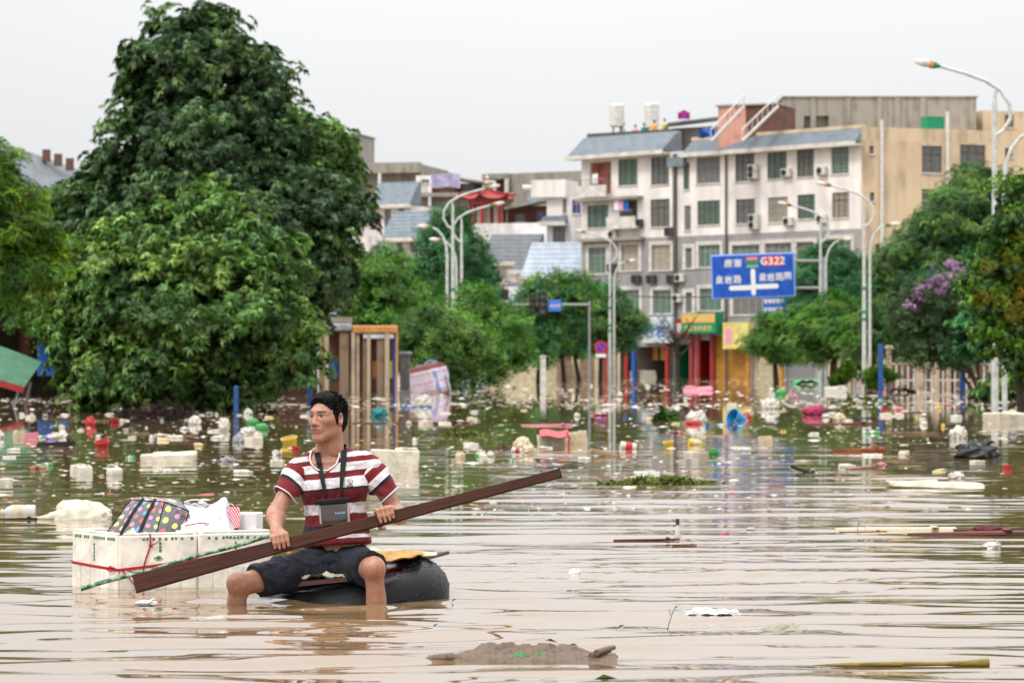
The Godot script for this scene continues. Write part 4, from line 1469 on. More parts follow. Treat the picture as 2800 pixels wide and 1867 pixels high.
	for k in 26:
		mb = MB.new()
		var p := at(2420 + k * 16, 990, fd)
		mb.box(Vector3(p.x, 0.1, p.z), Vector3(0.06, 2.4, 0.06))
		put(mb, "rail_post", mats["pvc_white"], fo)
	for y in [0.35, 1.1]:
		mb = MB.new()
		mb.box(Vector3((at(2420, 990, fd).x + at(2830, 990, fd).x) / 2, y, -fd - 0.06), Vector3(7.0, 0.07, 0.05))
		put(mb, "rail", mats["pvc_white"], fo)
	# low wall and market stalls beyond the junction
	var lw := thing("low_wall", "low cream wall under the trees at the junction", "wall")
	mb = MB.new()
	var a := at(1330, 990, 196)
	var b := at(1700, 990, 190)
	mb.box(Vector3((a.x + b.x) / 2, 0.6, (a.z + b.z) / 2), Vector3(b.x - a.x, 3.4, 0.4))
	put(mb, "wall", mats["shutter_cream"], lw)
	mb = MB.new()
	mb.box(Vector3((a.x + b.x) / 2, 2.36, (a.z + b.z) / 2), Vector3(b.x - a.x + 0.2, 0.12, 0.6))
	put(mb, "coping", mats["concrete"], lw)
	for k in 6:
		mb = MB.new()
		var p := a.lerp(b, (k + 0.5) / 6.0)
		mb.box(Vector3(p.x, 0.3, p.z + 0.33), Vector3(1.0, 3.0, 0.2))
		put(mb, "panel", mats["pillar_brown"], lw)
	var rl := Wall.new(at(2380, 0, 176), at(2950, 0, 150))
	var rr := thing("garden_wall", "dim brick garden wall behind the trees beside the tan end wall", "wall")
	mb = MB.new()
	tbox(mb, rl, 0, rl.length, -1.5, 2.6, -0.3, 0)
	put(mb, "wall", mats["brick_brown"], rr)
	mb = MB.new()
	tbox(mb, rl, -0.1, rl.length, 2.603, 2.75, -0.4, 0.1)
	put(mb, "coping", mats["concrete"], rr)
	var px := thing("white_pillar", "short white gate pillar standing in the water at the junction", "pillar", at(1485, 990, 150) * Vector3(1, 0, 1))
	mb = MB.new()
	mb.cbox(Vector3(0, -0.05, 0), Vector3(0.30, 2.9, 0.30), 0.03)
	put(mb, "shaft", mats["pvc_white"], px)
	mb = MB.new()
	mb.cbox(Vector3(0, 1.45, 0), Vector3(0.38, 0.10, 0.38), 0.03)
	put(mb, "cap", mats["pvc_white"], px)
	# market umbrella
	var g := thing("market_awning", "sagging green stall awning with red trim beside the leafy trees", "awning", at(-10, 985, 74))
	mb = MB.new()
	mb.sheet(func(x, y): return Vector3(lerpf(-2.2, 1.0, x), lerpf(-0.2, 0.46, y) - 0.28 * x * x - 0.12 * sin(x * PI) * (1 - y), lerpf(0.9, -0.9, y)), 12, 8, 0.01)
	put(mb, "canopy", mats["awning_green"], g)
	mb = MB.new()
	mb.sheet(func(x, y): return Vector3(lerpf(-2.2, 1.0, x), -0.2 - 0.28 * x * x - 0.12 * sin(x * PI) - 0.16 * (1 - y), 0.92), 12, 1, 0.01)
	put(mb, "valance", mats["red_paint"], g)
	for q in [[-1.2, 0.8], [0.85, 0.8], [0.85, -0.8]]:
		mb = MB.new()
		mb.tube([Vector3(q[0], -2.4, q[1]), Vector3(q[0], -0.4, q[1])], [0.03], 6)
		put(mb, "pole", mats["steel_grey"], g)
	g.rotation.z = -0.22
	var pn := thing("hanging_sign", "blue advertising panel hanging at the dim shop row", "sign", at(125, 985, 90))
	mb = MB.new()
	mb.cbox(Vector3.ZERO, Vector3(0.55, 1.0, 0.1), 0.02)
	put(mb, "panel", mats["tarp_blue"], pn)
	mb = MB.new()
	mb.tube([Vector3(0.2, 0.5, 0), Vector3(0.2, 1.6, -1.0)], [0.02], 5)
	put(mb, "hanger", mats["steel_grey"], pn)
	# overhead wire
	var wo := thing("overhead_cable", "dark cable sagging across the street in front of the apartment block", "cable")
	mb = MB.new()
	var pts := []
	for k in 25:
		var f := k / 24.0
		pts.append(at(lerpf(1380, 2140, f), lerpf(770, 800, f) + 26 * sin(PI * f), lerpf(180, 190, f)))
	mb.tube(pts, [0.035], 5)
	put(mb, "cable", mats["signal_black"], wo)

func bus_shelter() -> void:
	var d := 95.0
	var s := d / FPX
	var o := thing("bus_shelter", "long bus shelter with paired beige columns and orange edged roof", "bus shelter", at(980, 990, d) * Vector3(1, 0, 1))
	o.rotation.y = 0.04
	var y := func(v: float) -> float: return at(0, v, d).y
	var x := func(u: float) -> float: return (u - 980) * s
	var mb := MB.new()
	mb.cbox(Vector3(x.call(920), y.call(895), -0.9), Vector3(84 * s, 20 * s, 2.4), 0.04)
	put(mb, "grey_roof", mats["shelter_grey"], o)
	mb = MB.new()
	mb.cbox(Vector3(x.call(1026), y.call(901), -0.9), Vector3(124 * s, 22 * s, 2.4), 0.04)
	put(mb, "orange_roof", mats["shelter_orange"], o)
	mb = MB.new()
	mb.cbox(Vector3(x.call(1035), y.call(920), 0.2), Vector3(84 * s, 12 * s, 0.12), 0.02)
	put(mb, "lintel", mats["sign_pale"], o)
	for q in [[881, 20, "pillar_brown", 0.1], [893, 12, "pillar_beige", 0.2], [941, 26, "pillar_brown", 0.1], [966, 11, "pillar_beige", 0.2], [978, 9, "pillar_beige", 0.15], [998, 13, "pillar_brown", 0.05], [1008, 10, "pillar_beige", 0.2], [1040, 20, "pillar_brown", 0.1], [1058, 13, "pillar_beige", 0.2], [1085, 6, "shelter_orange", 0.25], [1077, 9, "post_blue", 0.05]]:
		mb = MB.new()
		var w: float = q[1] * s
		mb.cbox(Vector3(x.call(q[0]), (y.call(908) - 1.5) / 2, q[3]), Vector3(w, y.call(908) + 1.5, minf(w, 0.18)), 0.02)
		put(mb, "column", mats[q[2]], o)
	mb = MB.new()
	mb.box(Vector3(x.call(978), (y.call(905) - 1.5) / 2, -1.9), Vector3(200 * s, y.call(905) + 1.5, 0.12))
	put(mb, "back_panel", mats["brick_brown"], o)
	mb = MB.new()
	mb.cbox(Vector3(x.call(978), 0.05, -1.4), Vector3(190 * s, 0.1, 0.45), 0.02)
	put(mb, "bench", mats["pillar_brown"], o)
	for q in [[1030, 0.9, "shelter_orange"], [1070, 0.9, "sign_yellow"], [905, 1.0, "tarp_blue"]]:
		mb = MB.new()
		mb.box(Vector3(x.call(q[0]), 0.9, -1.8), Vector3(0.35, 0.6, 0.04))
		put(mb, "poster", mats[q[2]], o)
	var k := thing("kiosk", "grey glazed kiosk box beside the bus shelter", "kiosk", at(1107, 990, 97) * Vector3(1, 0, 1))
	mb = MB.new()
	mb.cbox(Vector3(0, -0.6, 0), Vector3(0.4, 1.6, 0.4), 0.02)
	put(mb, "plinth", mats["shelter_grey"], k)
	mb = MB.new()
	mb.cbox(Vector3(0, 0.8, 0), Vector3(0.34, 1.2, 0.34), 0.02)
	put(mb, "glazing", mats["glass_grey"], k)
	mb = MB.new()
	mb.cbox(Vector3(0, 1.46, 0), Vector3(0.46, 0.12, 0.46), 0.03)
	put(mb, "roof", mats["shelter_grey"], k)

# ---------------------------------------------------------------- trees
var sprays := {}

func leaf_blade(mb: MB, o: Vector3, dir: Vector3, up: Vector3, l: float, w: float, droop: float) -> void:
	var side := dir.cross(up).normalized()
	var m := o + dir * l * 0.45 + up * l * 0.06
	var tip := o + dir * l - up * l * droop
	var a := m + side * w * 0.5 + up * w * 0.12
	var b := m - side * w * 0.5 + up * w * 0.12
	mb.quad(o, a, tip, m)
	mb.quad(o, m, tip, b)

func make_sprays() -> void:
	# broad: leaves round a twig end; feather: two rows along a twig; small: loose small leaves; lance: narrow hanging
	var r := RandomNumberGenerator.new()
	r.seed = 31
	var mb := MB.new()
	for k in 9:
		var a := TAU * k / 9.0 + r.randf_range(-0.25, 0.25)
		var el := r.randf_range(-0.35, 0.35)
		var dir := Vector3(cos(a) * cos(el), sin(el), sin(a) * cos(el))
		leaf_blade(mb, dir * 0.08 + Vector3(0, r.randf_range(-0.1, 0.1), 0), dir, Vector3.UP, r.randf_range(0.8, 1.1), r.randf_range(0.34, 0.46), r.randf_range(0.15, 0.45))
	sprays["broad"] = mb.mesh()
	mb = MB.new()
	for t in 3:
		var a0 := TAU * t / 3.0 + 0.4
		var ax := Vector3(cos(a0), 0.25, sin(a0)).normalized()
		for k in 5:
			var p := ax * (0.2 + 0.2 * k) - Vector3.UP * 0.03 * k * k
			for s in [-1, 1]:
				var sd: Vector3 = ax.cross(Vector3.UP).normalized() * s
				leaf_blade(mb, p, (sd + ax * 0.5).normalized(), Vector3.UP, 0.36, 0.15, 0.2)
	sprays["feather"] = mb.mesh()
	mb = MB.new()
	for k in 12:
		var dir := Vector3(r.randf_range(-1, 1), r.randf_range(-0.5, 0.8), r.randf_range(-1, 1)).normalized()
		leaf_blade(mb, dir * r.randf_range(0.1, 0.7), (dir + Vector3(r.randf_range(-1, 1), 0, r.randf_range(-1, 1)) * 0.8).normalized(), Vector3.UP, r.randf_range(0.4, 0.55), 0.26, 0.2)
	sprays["small"] = mb.mesh()
	mb = MB.new()
	for k in 9:
		var a := TAU * k / 9.0 + r.randf_range(-0.2, 0.2)
		var dir := Vector3(cos(a), r.randf_range(-0.5, 0.3), sin(a)).normalized()
		leaf_blade(mb, dir * 0.05, dir, Vector3.UP, r.randf_range(0.8, 1.1), 0.2, r.randf_range(0.3, 0.7))
	sprays["lance"] = mb.mesh()
	mb = MB.new()
	for k in 7:
		var dir := Vector3(r.randf_range(-1, 1), r.randf_range(-0.2, 1), r.randf_range(-1, 1)).normalized()
		for e in 4:
			var ang := TAU * e / 4.0
			var sd := Vector3(cos(ang), 0.3, sin(ang)).normalized()
			leaf_blade(mb, dir * 0.6, sd, Vector3.UP, 0.32, 0.26, 0.0)
	sprays["flower"] = mb.mesh()

func scatter(lobes: Array, kind: String, per_m2: float, s0: float, s1: float, cols: Array, r: RandomNumberGenerator, clump: float, flat_ := 0.55, low := 0.12) -> MultiMesh:
	# lobes: [centre, radii]; clumps of sprays sit on and a little inside the lobes
	var xf := []
	var tint := []
	var nz := FastNoiseLite.new()
	nz.seed = r.randi()
	nz.frequency = 0.9
	for L in lobes:
		var ce: Vector3 = L[0]
		var ra: Vector3 = L[1]
		var area := 4.0 * PI * pow((pow(ra.x * ra.y, 1.6) + pow(ra.x * ra.z, 1.6) + pow(ra.y * ra.z, 1.6)) / 3.0, 1 / 1.6)
		var nc := int(area * per_m2 / 14.0) + 1
		for c in nc:
			var dd := Vector3(r.randfn(), r.randfn(), r.randfn()).normalized()
			var f := r.randf_range(0.72, 1.0) * (1.0 + 0.24 * nz.get_noise_3dv(dd * 2.2 + ce))
			if r.randf() < 0.22:
				f *= r.randf_range(0.35, 0.8)
			var p := ce + dd * ra * f
			var inside := false
			for L2 in lobes:
				if L2 != L and ((p - L2[0]) / L2[1]).length() < 0.62:
					inside = true
					break
			if inside and r.randf() < 0.85:
				continue
			if p.y < low:
				continue
			var base_tint: Color = cols[r.randi() % cols.size()]
			var k2 := r.randf_range(0.6, 1.35)
			var cs := clump * r.randf_range(0.65, 1.3)
			var outw := (dd * Vector3(1, 0.35, 1) + Vector3.UP * 0.25).normalized()
			for k in r.randi_range(10, 18):
				var q := Vector3(r.randfn(), r.randfn() * flat_, r.randfn()).limit_length(1.8) * cs * 0.5
				q.y -= Vector2(q.x, q.z).length() * 0.35
				var pp := p + q
				if pp.y < low * 0.4:
					continue
				var sc := r.randf_range(s0, s1)
				var up := (Vector3.UP * 0.75 + outw * 1.0 + Vector3(r.randfn(), r.randfn(), r.randfn()) * 0.35).normalized()
				var x := up.cross(Vector3(r.randfn(), r.randfn(), r.randfn())).normalized()
				xf.append(Transform3D(Basis(x, up, x.cross(up)).scaled(Vector3.ONE * sc), pp))
				var t := base_tint * (k2 * r.randf_range(0.85, 1.18))
				t.a = 1.0
				tint.append(t)
	var mm := MultiMesh.new()
	mm.transform_format = MultiMesh.TRANSFORM_3D
	mm.use_colors = true
	mm.mesh = sprays[kind]
	mm.instance_count = xf.size()
	for i in xf.size():
		mm.set_instance_transform(i, xf[i])
		mm.set_instance_color(i, tint[i])
	return mm

func crown_node(mm: MultiMesh, called: String, m: Material, parent: Node) -> MultiMeshInstance3D:
	var o := MultiMeshInstance3D.new()
	o.name = called
	o.multimesh = mm
	o.material_override = m
	o.set_meta("kind", "stuff")
	parent.add_child(o, true)
	return o

# o: kind, n (sprays a square metre), s (sizes), cols, clump, trunk (trunk pixel columns), seed
func tree(called: String, label: String, d: float, lobes_px: Array, o: Dictionary) -> Node3D:
	var r := RandomNumberGenerator.new()
	r.seed = o.get("seed", 1)
	var s := d / FPX
	var trunks: Array = o.get("trunk", [lobes_px[0][0]])
	var foot := at(trunks[0], 990, d) * Vector3(1, 0, 1)
	var t := thing(called, label, "tree", foot, o.get("group", ""))
	var lobes := []
	for q in lobes_px:
		var rr: float = q[2] * s
		var ce := at(q[0], q[1], d) - foot
		var dz: float = q[3] if q.size() > 3 else r.randf_range(-0.5, 0.5) * rr
		ce.z += dz
		var ry: float = rr * (q[4] if q.size() > 4 else 0.9)
		lobes.append([ce, Vector3(rr, ry, rr * 0.95)])
	var mb := MB.new()
	var tr: float = o.get("tr", 0.14)
	for u in trunks:
		var bx := (u - trunks[0]) * s as float
		var near_: Array = lobes[0]
		var best := 1e9
		for L in lobes:
			var e: float = absf(L[0].x - bx) + absf(L[0].y - 2.5) * 0.3
			if e < best:
				best = e
				near_ = L
		var top: Vector3 = near_[0]
		mb.tube([Vector3(bx, -1.5, 0), Vector3(bx + 0.05, 0.2, 0), Vector3(lerpf(bx, top.x, 0.3) + r.randf_range(-0.1, 0.1), top.y * 0.4, top.z * 0.3), Vector3(lerpf(bx, top.x, 0.7), top.y * 0.75, top.z * 0.7), top], [tr * 1.3, tr, tr * 0.8, tr * 0.6, tr * 0.3], 8)
		for L in lobes:
			if absf(L[0].x - bx) > 4.0 or trunks.size() > 1 and r.randf() < 0.4:
				continue
			var st := Vector3(lerpf(bx, top.x, 0.4), top.y * 0.5, top.z * 0.4)
			var md: Vector3 = st.lerp(L[0], 0.5) + Vector3(0, -0.15, 0)
			mb.tube([st, md, L[0], L[0] + Vector3(r.randfn(), r.randf() + 0.3, r.randfn()) * L[1] * 0.4], [tr * 0.5, tr * 0.36, tr * 0.2, tr * 0.06], 6)
	put(mb, "trunk", mats[o.get("bark", "bark")], t)
	crown_node(scatter(lobes, o.kind, o.n, o.s[0], o.s[1], o.cols, r, o.get("clump", 0.5), o.get("flat", 0.55)), "crown", mats[o.get("leafm", "leaf")], t)
	if o.has("extra"):
		var e: Dictionary = o.extra
		var el := []
		for q in e.lobes:
			var rr: float = q[2] * s
			var ce := at(q[0], q[1], d) - foot
			ce.z += q[3]
			el.append([ce, Vector3(rr, rr * 0.8, rr)])
		crown_node(scatter(el, e.kind, e.n, e.s[0], e.s[1], e.cols, r, 0.25), e.name, mats[e.get("m", "leaf")], t)
	return t

func make_trees() -> void:
	make_sprays()
	mat("leaf", Color.WHITE, 0.5, {"vc": true, "back": Color(0.5, 0.62, 0.3), "spec": 0.5})
	mat("petal", Color.WHITE, 0.7, {"vc": true, "back": Color(0.5, 0.4, 0.5)})
	mat("bark", Color(0.24, 0.21, 0.18), 0.95, {"tex": t_stain, "scale": 0.8})
	var deep := [Color(0.13, 0.235, 0.105), Color(0.16, 0.28, 0.12), Color(0.195, 0.335, 0.135), Color(0.11, 0.205, 0.10), Color(0.27, 0.42, 0.15)]
	var mid := [Color(0.18, 0.36, 0.105), Color(0.235, 0.435, 0.12), Color(0.31, 0.52, 0.125), Color(0.15, 0.30, 0.105), Color(0.39, 0.58, 0.145)]
	var lime := [Color(0.14, 0.34, 0.03), Color(0.19, 0.41, 0.035), Color(0.26, 0.47, 0.045), Color(0.10, 0.26, 0.03), Color(0.31, 0.46, 0.04)]
	var fresh := [Color(0.178, 0.425, 0.078), Color(0.246, 0.536, 0.089), Color(0.335, 0.575, 0.113), Color(0.133, 0.335, 0.078)]
	var cool := [Color(0.095, 0.306, 0.130), Color(0.119, 0.378, 0.142), Color(0.142, 0.425, 0.142), Color(0.082, 0.236, 0.107)]
	tree("broadleaf_tree", "tallest dark green tree with a dense domed crown", 80, [[540, 152, 158], [445, 240, 112], [650, 225, 135], [520, 420, 250, 0], [700, 400, 170], [352, 480, 122], [368, 640, 165], [600, 650, 240, 1.0], [790, 600, 165], [885, 570, 115], [850, 690, 120], [800, 800, 90], [240, 560, 60]], {"kind": "broad", "n": 33, "s": [0.21, 0.31], "cols": deep, "clump": 0.75, "trunk": [600, 660], "seed": 11, "tr": 0.22})
	tree("broadleaf_tree", "bright tipped tree behind the tallest dark tree's shoulder", 84, [[850, 400, 95], [905, 400, 60], [780, 340, 80], [920, 450, 60]], {"kind": "broad", "n": 60, "s": [0.17, 0.25], "cols": mid, "clump": 0.5, "trunk": [850], "seed": 12, "tr": 0.15})
	tree("broadleaf_tree", "rounded mid green tree in tiers standing before the tallest tree", 66, [[572, 560, 80], [460, 640, 110], [640, 680, 120], [300, 720, 130], [430, 790, 200, 0.6], [610, 830, 190, 0.8], [230, 860, 100], [750, 850, 90], [290, 980, 120], [470, 1000, 130, 0.9], [640, 985, 110], [780, 960, 80], [170, 760, 50], [740, 700, 80]], {"kind": "broad", "n": 36, "s": [0.18, 0.26], "cols": mid, "clump": 0.62, "trunk": [545, 500, 590], "seed": 13, "tr": 0.15})
	tree("broadleaf_tree", "thin trunked leafy sapling between the tiered tree and the bus shelter", 71, [[800, 890, 50], [830, 965, 28], [780, 1010, 55], [750, 1010, 60], [860, 900, 22]], {"kind": "broad", "n": 75, "s": [0.12, 0.19], "cols": mid, "clump": 0.4, "trunk": [657], "seed": 14, "tr": 0.07})
	tree("feathery_tree", "lime green feathery tree reaching in beside the grey sloping roof", 52, [[-40, 530, 120], [40, 590, 85], [40, 730, 95], [-60, 720, 150], [95, 640, 55], [-20, 430, 60], [120, 700, 40]], {"kind": "feather", "n": 85, "s": [0.15, 0.24], "cols": lime, "clump": 0.4, "trunk": [-40], "seed": 15, "tr": 0.12})
	tree("broadleaf_tree", "olive green tree in front of the grey sloping roof", 90, [[230, 560, 90], [190, 680, 90], [250, 660, 110], [150, 560, 40], [70, 840, 60], [170, 870, 80]], {"kind": "small", "n": 60, "s": [0.18, 0.28], "cols": fresh, "clump": 0.5, "trunk": [220], "seed": 16})
	# behind the shelter
	tree("street_tree", "light green street tree right behind the bus shelter roof", 112, [[960, 760, 90], [1010, 800, 110], [940, 850, 90], [1060, 760, 80], [1040, 860, 90], [900, 780, 60]], {"kind": "small", "n": 48, "s": [0.2, 0.3], "cols": fresh, "clump": 0.6, "trunk": [990], "seed": 17, "group": "street trees by the bus shelter"})
	tree("street_tree", "low bushy bright green street tree between shelter and junction", 108, [[1180, 900, 90], [1250, 930, 90], [1150, 970, 80], [1240, 1000, 80], [1300, 960, 70], [1180, 1000, 70]], {"kind": "small", "n": 52, "s": [0.18, 0.28], "cols": fresh + mid, "clump": 0.5, "trunk": [1210], "seed": 18})
	tree("street_tree", "broad yellow green street tree below the twin lamp posts", 124, [[1080, 830, 90], [1170, 850, 80], [1290, 850, 80], [1360, 900, 80], [1380, 960, 70], [1100, 900, 80], [1330, 990, 60]], {"kind": "small", "n": 45, "s": [0.2, 0.32], "cols": fresh, "clump": 0.6, "trunk": [1290], "seed": 19})
	tree("conical_tree", "dark green conical evergreen behind the twin lamp posts", 200, [[1235, 600, 45], [1225, 650, 75], [1235, 710, 100], [1250, 770, 110], [1200, 780, 90], [1290, 790, 80]], {"kind": "small", "n": 22, "s": [0.32, 0.5], "cols": cool, "clump": 0.9, "trunk": [1240], "seed": 20})
	tree("conical_tree", "small dark pointed tree below the white houses", 205, [[1060, 690, 28], [1075, 720, 34], [1030, 710, 26]], {"kind": "small", "n": 24, "s": [0.3, 0.45], "cols": cool, "clump": 0.8, "trunk": [1060], "seed": 21})
	tree("street_tree", "green street tree under the traffic lights", 158, [[1500, 800, 70], [1450, 850, 70], [1540, 860, 80], [1480, 920, 80], [1580, 800, 60], [1420, 920, 50]], {"kind": "small", "n": 32, "s": [0.24, 0.38], "cols": fresh + cool, "clump": 0.7, "trunk": [1470, 1540], "seed": 22, "group": "street trees at the junction"})
	tree("street_tree", "darker street tree between the traffic lights and the open shop", 168, [[1640, 820, 60], [1690, 880, 65], [1610, 890, 70], [1680, 920, 50], [1560, 920, 50], [1730, 880, 35]], {"kind": "small", "n": 30, "s": [0.24, 0.38], "cols": cool + mid, "clump": 0.7, "trunk": [1640, 1580], "seed": 23, "group": "street trees at the junction"})
	# row before the apartment block's corner
	tree("feathery_tree", "feathery light green tree lowest in the row before the cream shutter", 138, [[2110, 900, 60], [2150, 930, 70], [2080, 940, 40], [2180, 870, 50]], {"kind": "feather", "n": 45, "s": [0.2, 0.3], "cols": fresh, "clump": 0.6, "flat": 0.4, "trunk": [2120], "seed": 24, "group": "feathery trees in a row"})
	tree("feathery_tree", "feathery light green tree beneath the direction sign's post", 130, [[2250, 880, 70], [2300, 910, 80], [2220, 930, 60], [2340, 860, 60], [2280, 830, 50]], {"kind": "feather", "n": 45, "s": [0.2, 0.3], "cols": fresh, "clump": 0.6, "flat": 0.4, "trunk": [2275], "seed": 25, "group": "feathery trees in a row"})
	tree("feathery_tree", "feathery green tree at the foot of the tan end wall's lamp", 124, [[2380, 870, 65], [2420, 910, 65], [2360, 930, 50], [2440, 860, 50]], {"kind": "feather", "n": 45, "s": [0.19, 0.3], "cols": fresh + mid, "clump": 0.6, "flat": 0.4, "trunk": [2395], "seed": 26, "group": "feathery trees in a row"})
	tree("broadleaf_tree", "deep green tree reaching up behind the sign post against the apartment block", 165, [[2260, 720, 75], [2320, 740, 70], [2220, 780, 70], [2300, 800, 90], [2370, 800, 60]], {"kind": "feather", "n": 34, "s": [0.26, 0.4], "cols": cool, "clump": 0.8, "flat": 0.35, "trunk": [2280], "seed": 27})
	tree("broadleaf_tree", "tall layered green tree covering the lower tan end wall", 130, [[2680, 520, 90], [2600, 580, 90], [2740, 560, 110], [2540, 640, 80], [2640, 680, 120], [2470, 700, 70], [2560, 760, 110], [2700, 760, 130], [2440, 780, 60], [2780, 660, 90]], {"kind": "feather", "n": 42, "s": [0.22, 0.34], "cols": cool + mid, "clump": 0.8, "flat": 0.35, "trunk": [2600, 2720], "seed": 28, "tr": 0.2})
	tree("flowering_tree", "dark leaved tree with sprays of purple blossom", 100, [[2550, 830, 85], [2500, 880, 60], [2590, 900, 90], [2520, 940, 70], [2620, 960, 60], [2480, 820, 55], [2600, 800, 60]], {"kind": "small", "n": 62, "s": [0.14, 0.22], "cols": deep + [Color(0.08, 0.07, 0.03)], "clump": 0.5, "trunk": [2655, 2690, 2672], "seed": 29, "tr": 0.07, "extra": {"name": "blossom", "kind": "flower", "n": 40, "s": [0.07, 0.11], "m": "petal", "lobes": [[2560, 760, 38, 1.1], [2595, 735, 26, 1.0], [2525, 775, 26, 1.0], [2500, 815, 24, 1.1], [2480, 840, 18, 0.9], [2555, 800, 16, 1.2], [2630, 750, 22, 0.6], [2590, 715, 12, 0.8]], "cols": [Color(0.52, 0.30, 0.56), Color(0.60, 0.38, 0.60), Color(0.44, 0.24, 0.50)]}})
	tree("golden_rain_tree", "green tree with orange and yellow seed pods at the street edge", 66, [[2800, 640, 110], [2755, 655, 60], [2760, 760, 90], [2820, 800, 120], [2720, 830, 60], [2760, 900, 80], [2830, 940, 80], [2790, 530, 60], [2690, 760, 40]], {"kind": "broad", "n": 66, "s": [0.12, 0.19], "cols": lime + mid, "clump": 0.45, "trunk": [2788], "seed": 30, "tr": 0.1, "extra": {"name": "seed_pods", "kind": "small", "n": 22, "s": [0.09, 0.15], "m": "leaf", "lobes": [[2700, 800, 45, 1.0], [2730, 710, 35, 1.0], [2740, 860, 40, 1.1], [2780, 640, 30, 1.0], [2700, 730, 25, 0.9], [2790, 780, 40, 1.3]], "cols": [Color(0.34, 0.30, 0.02), Color(0.42, 0.26, 0.02), Color(0.30, 0.34, 0.02), Color(0.45, 0.18, 0.02)]}})
	tree("broadleaf_tree", "blue green leafed sapling under the seed pod tree", 88, [[2670, 890, 55], [2640, 930, 45], [2720, 940, 55], [2690, 850, 40]], {"kind": "broad", "n": 60, "s": [0.13, 0.2], "cols": cool, "clump": 0.45, "trunk": [2680], "seed": 34, "tr": 0.06})
	tree("street_tree", "dense dark street tree behind the flowering tree", 140, [[2500, 900, 70], [2640, 880, 80], [2740, 900, 90], [2580, 940, 60], [2450, 930, 50]], {"kind": "small", "n": 34, "s": [0.22, 0.34], "cols": deep, "clump": 0.7, "trunk": [2520, 2640, 2740], "seed": 35})
	# bare dead tree before the open shop
	var b := thing("bare_tree", "leafless dark tree in front of the shop signs", "tree", at(1852, 990, 172) * Vector3(1, 0, 1))
	var mb := MB.new()
	var r := RandomNumberGenerator.new()
	r.seed = 3
	mb.tube([Vector3(0, -1.5, 0), Vector3(0.03, 1.2, 0), Vector3(0, 2.6, 0)], [0.12, 0.1, 0.08], 7)
	for k in 26:
		var a := r.randf_range(0, TAU)
		var l := r.randf_range(1.0, 2.0)
		var st := Vector3(0, r.randf_range(1.2, 2.7), 0)
		var e := st + Vector3(cos(a) * l * 0.75, l * r.randf_range(0.5, 1.0), sin(a) * l * 0.6)
		var mp := st.lerp(e, 0.5) + Vector3(r.randf_range(-0.1, 0.1), -0.1, 0)
		mb.tube([st, mp, e], [0.05, 0.035, 0.012], 5)
		for j in 3:
			var s2 := mp.lerp(e, r.randf())
			mb.tube([s2, s2 + Vector3(r.randf_range(-0.5, 0.5), r.randf_range(0.1, 0.6), r.randf_range(-0.4, 0.4))], [0.02, 0.008], 4)
	put(mb, "trunk", mats["bark"], b)
	# shrubs
	shrub("purple_shrub", "low mound of dark burgundy foliage rising from the water", 57, [[400, 1135, 60, 0.0, 0.45], [460, 1130, 65, 0.0, 0.5], [500, 1140, 40, 0.0, 0.5], [360, 1142, 40, 0, 0.4]], [Color(0.045, 0.016, 0.02), Color(0.06, 0.02, 0.026), Color(0.035, 0.018, 0.018)], "small", 41)
	shrub("green_shrub", "bright green shrub at the waterline beside the tall dark blue post", 128, [[2330, 1010, 40], [2300, 1030, 30]], lime, "lance", 42)
	shrub("green_shrub", "lime arching shrub in the water beside the corner lamp", 118, [[2400, 1015, 35], [2385, 1035, 22], [2440, 1025, 20]], lime, "lance", 43)
	shrub("green_shrub", "dark green shrub under the seed pod tree", 84, [[2740, 1050, 55], [2790, 1040, 50], [2700, 1070, 35]], mid, "broad", 44)
	shrub("green_shrub", "dark low shrub between the trunks of the leafy trees", 68, [[620, 1110, 40], [660, 1115, 35], [580, 1105, 40]], deep, "broad", 45)
	shrub("green_shrub", "light green sprig standing by the burgundy mound", 66, [[235, 1108, 28], [255, 1095, 20]], lime, "broad", 46)

func shrub(called: String, label: String, d: float, lobes_px: Array, cols: Array, kind: String, seed_: int) -> void:
	var r := RandomNumberGenerator.new()
	r.seed = seed_
	var s := d / FPX
	var foot := at(lobes_px[0][0], 990, d) * Vector3(1, 0, 1)
	var t := thing(called, label, "shrub", foot, "shrubs standing in the flood")
	var lobes := []
	for q in lobes_px:
		var rr: float = q[2] * s
		lobes.append([at(q[0], q[1], d) - foot, Vector3(rr, rr * (q[4] if q.size() > 4 else 0.8), rr)])
	var mb := MB.new()
	for L in lobes:
		for k in 4:
			mb.tube([Vector3(r.randf_range(-0.1, 0.1), -1.0, 0), L[0] * 0.5 + Vector3(0, -0.1, 0), L[0] + Vector3(r.randfn(), r.randfn(), r.randfn()) * L[1] * 0.5], [0.02, 0.015, 0.006], 5)
	put(mb, "stems", mats["bark"], t)
	crown_node(scatter(lobes, kind, 150 if d < 70 else 70, 0.06 if d < 60 else 0.12, 0.1 if d < 60 else 0.2, cols, r, 0.25, 0.55, 0.0), "foliage", mats["leaf"], t)

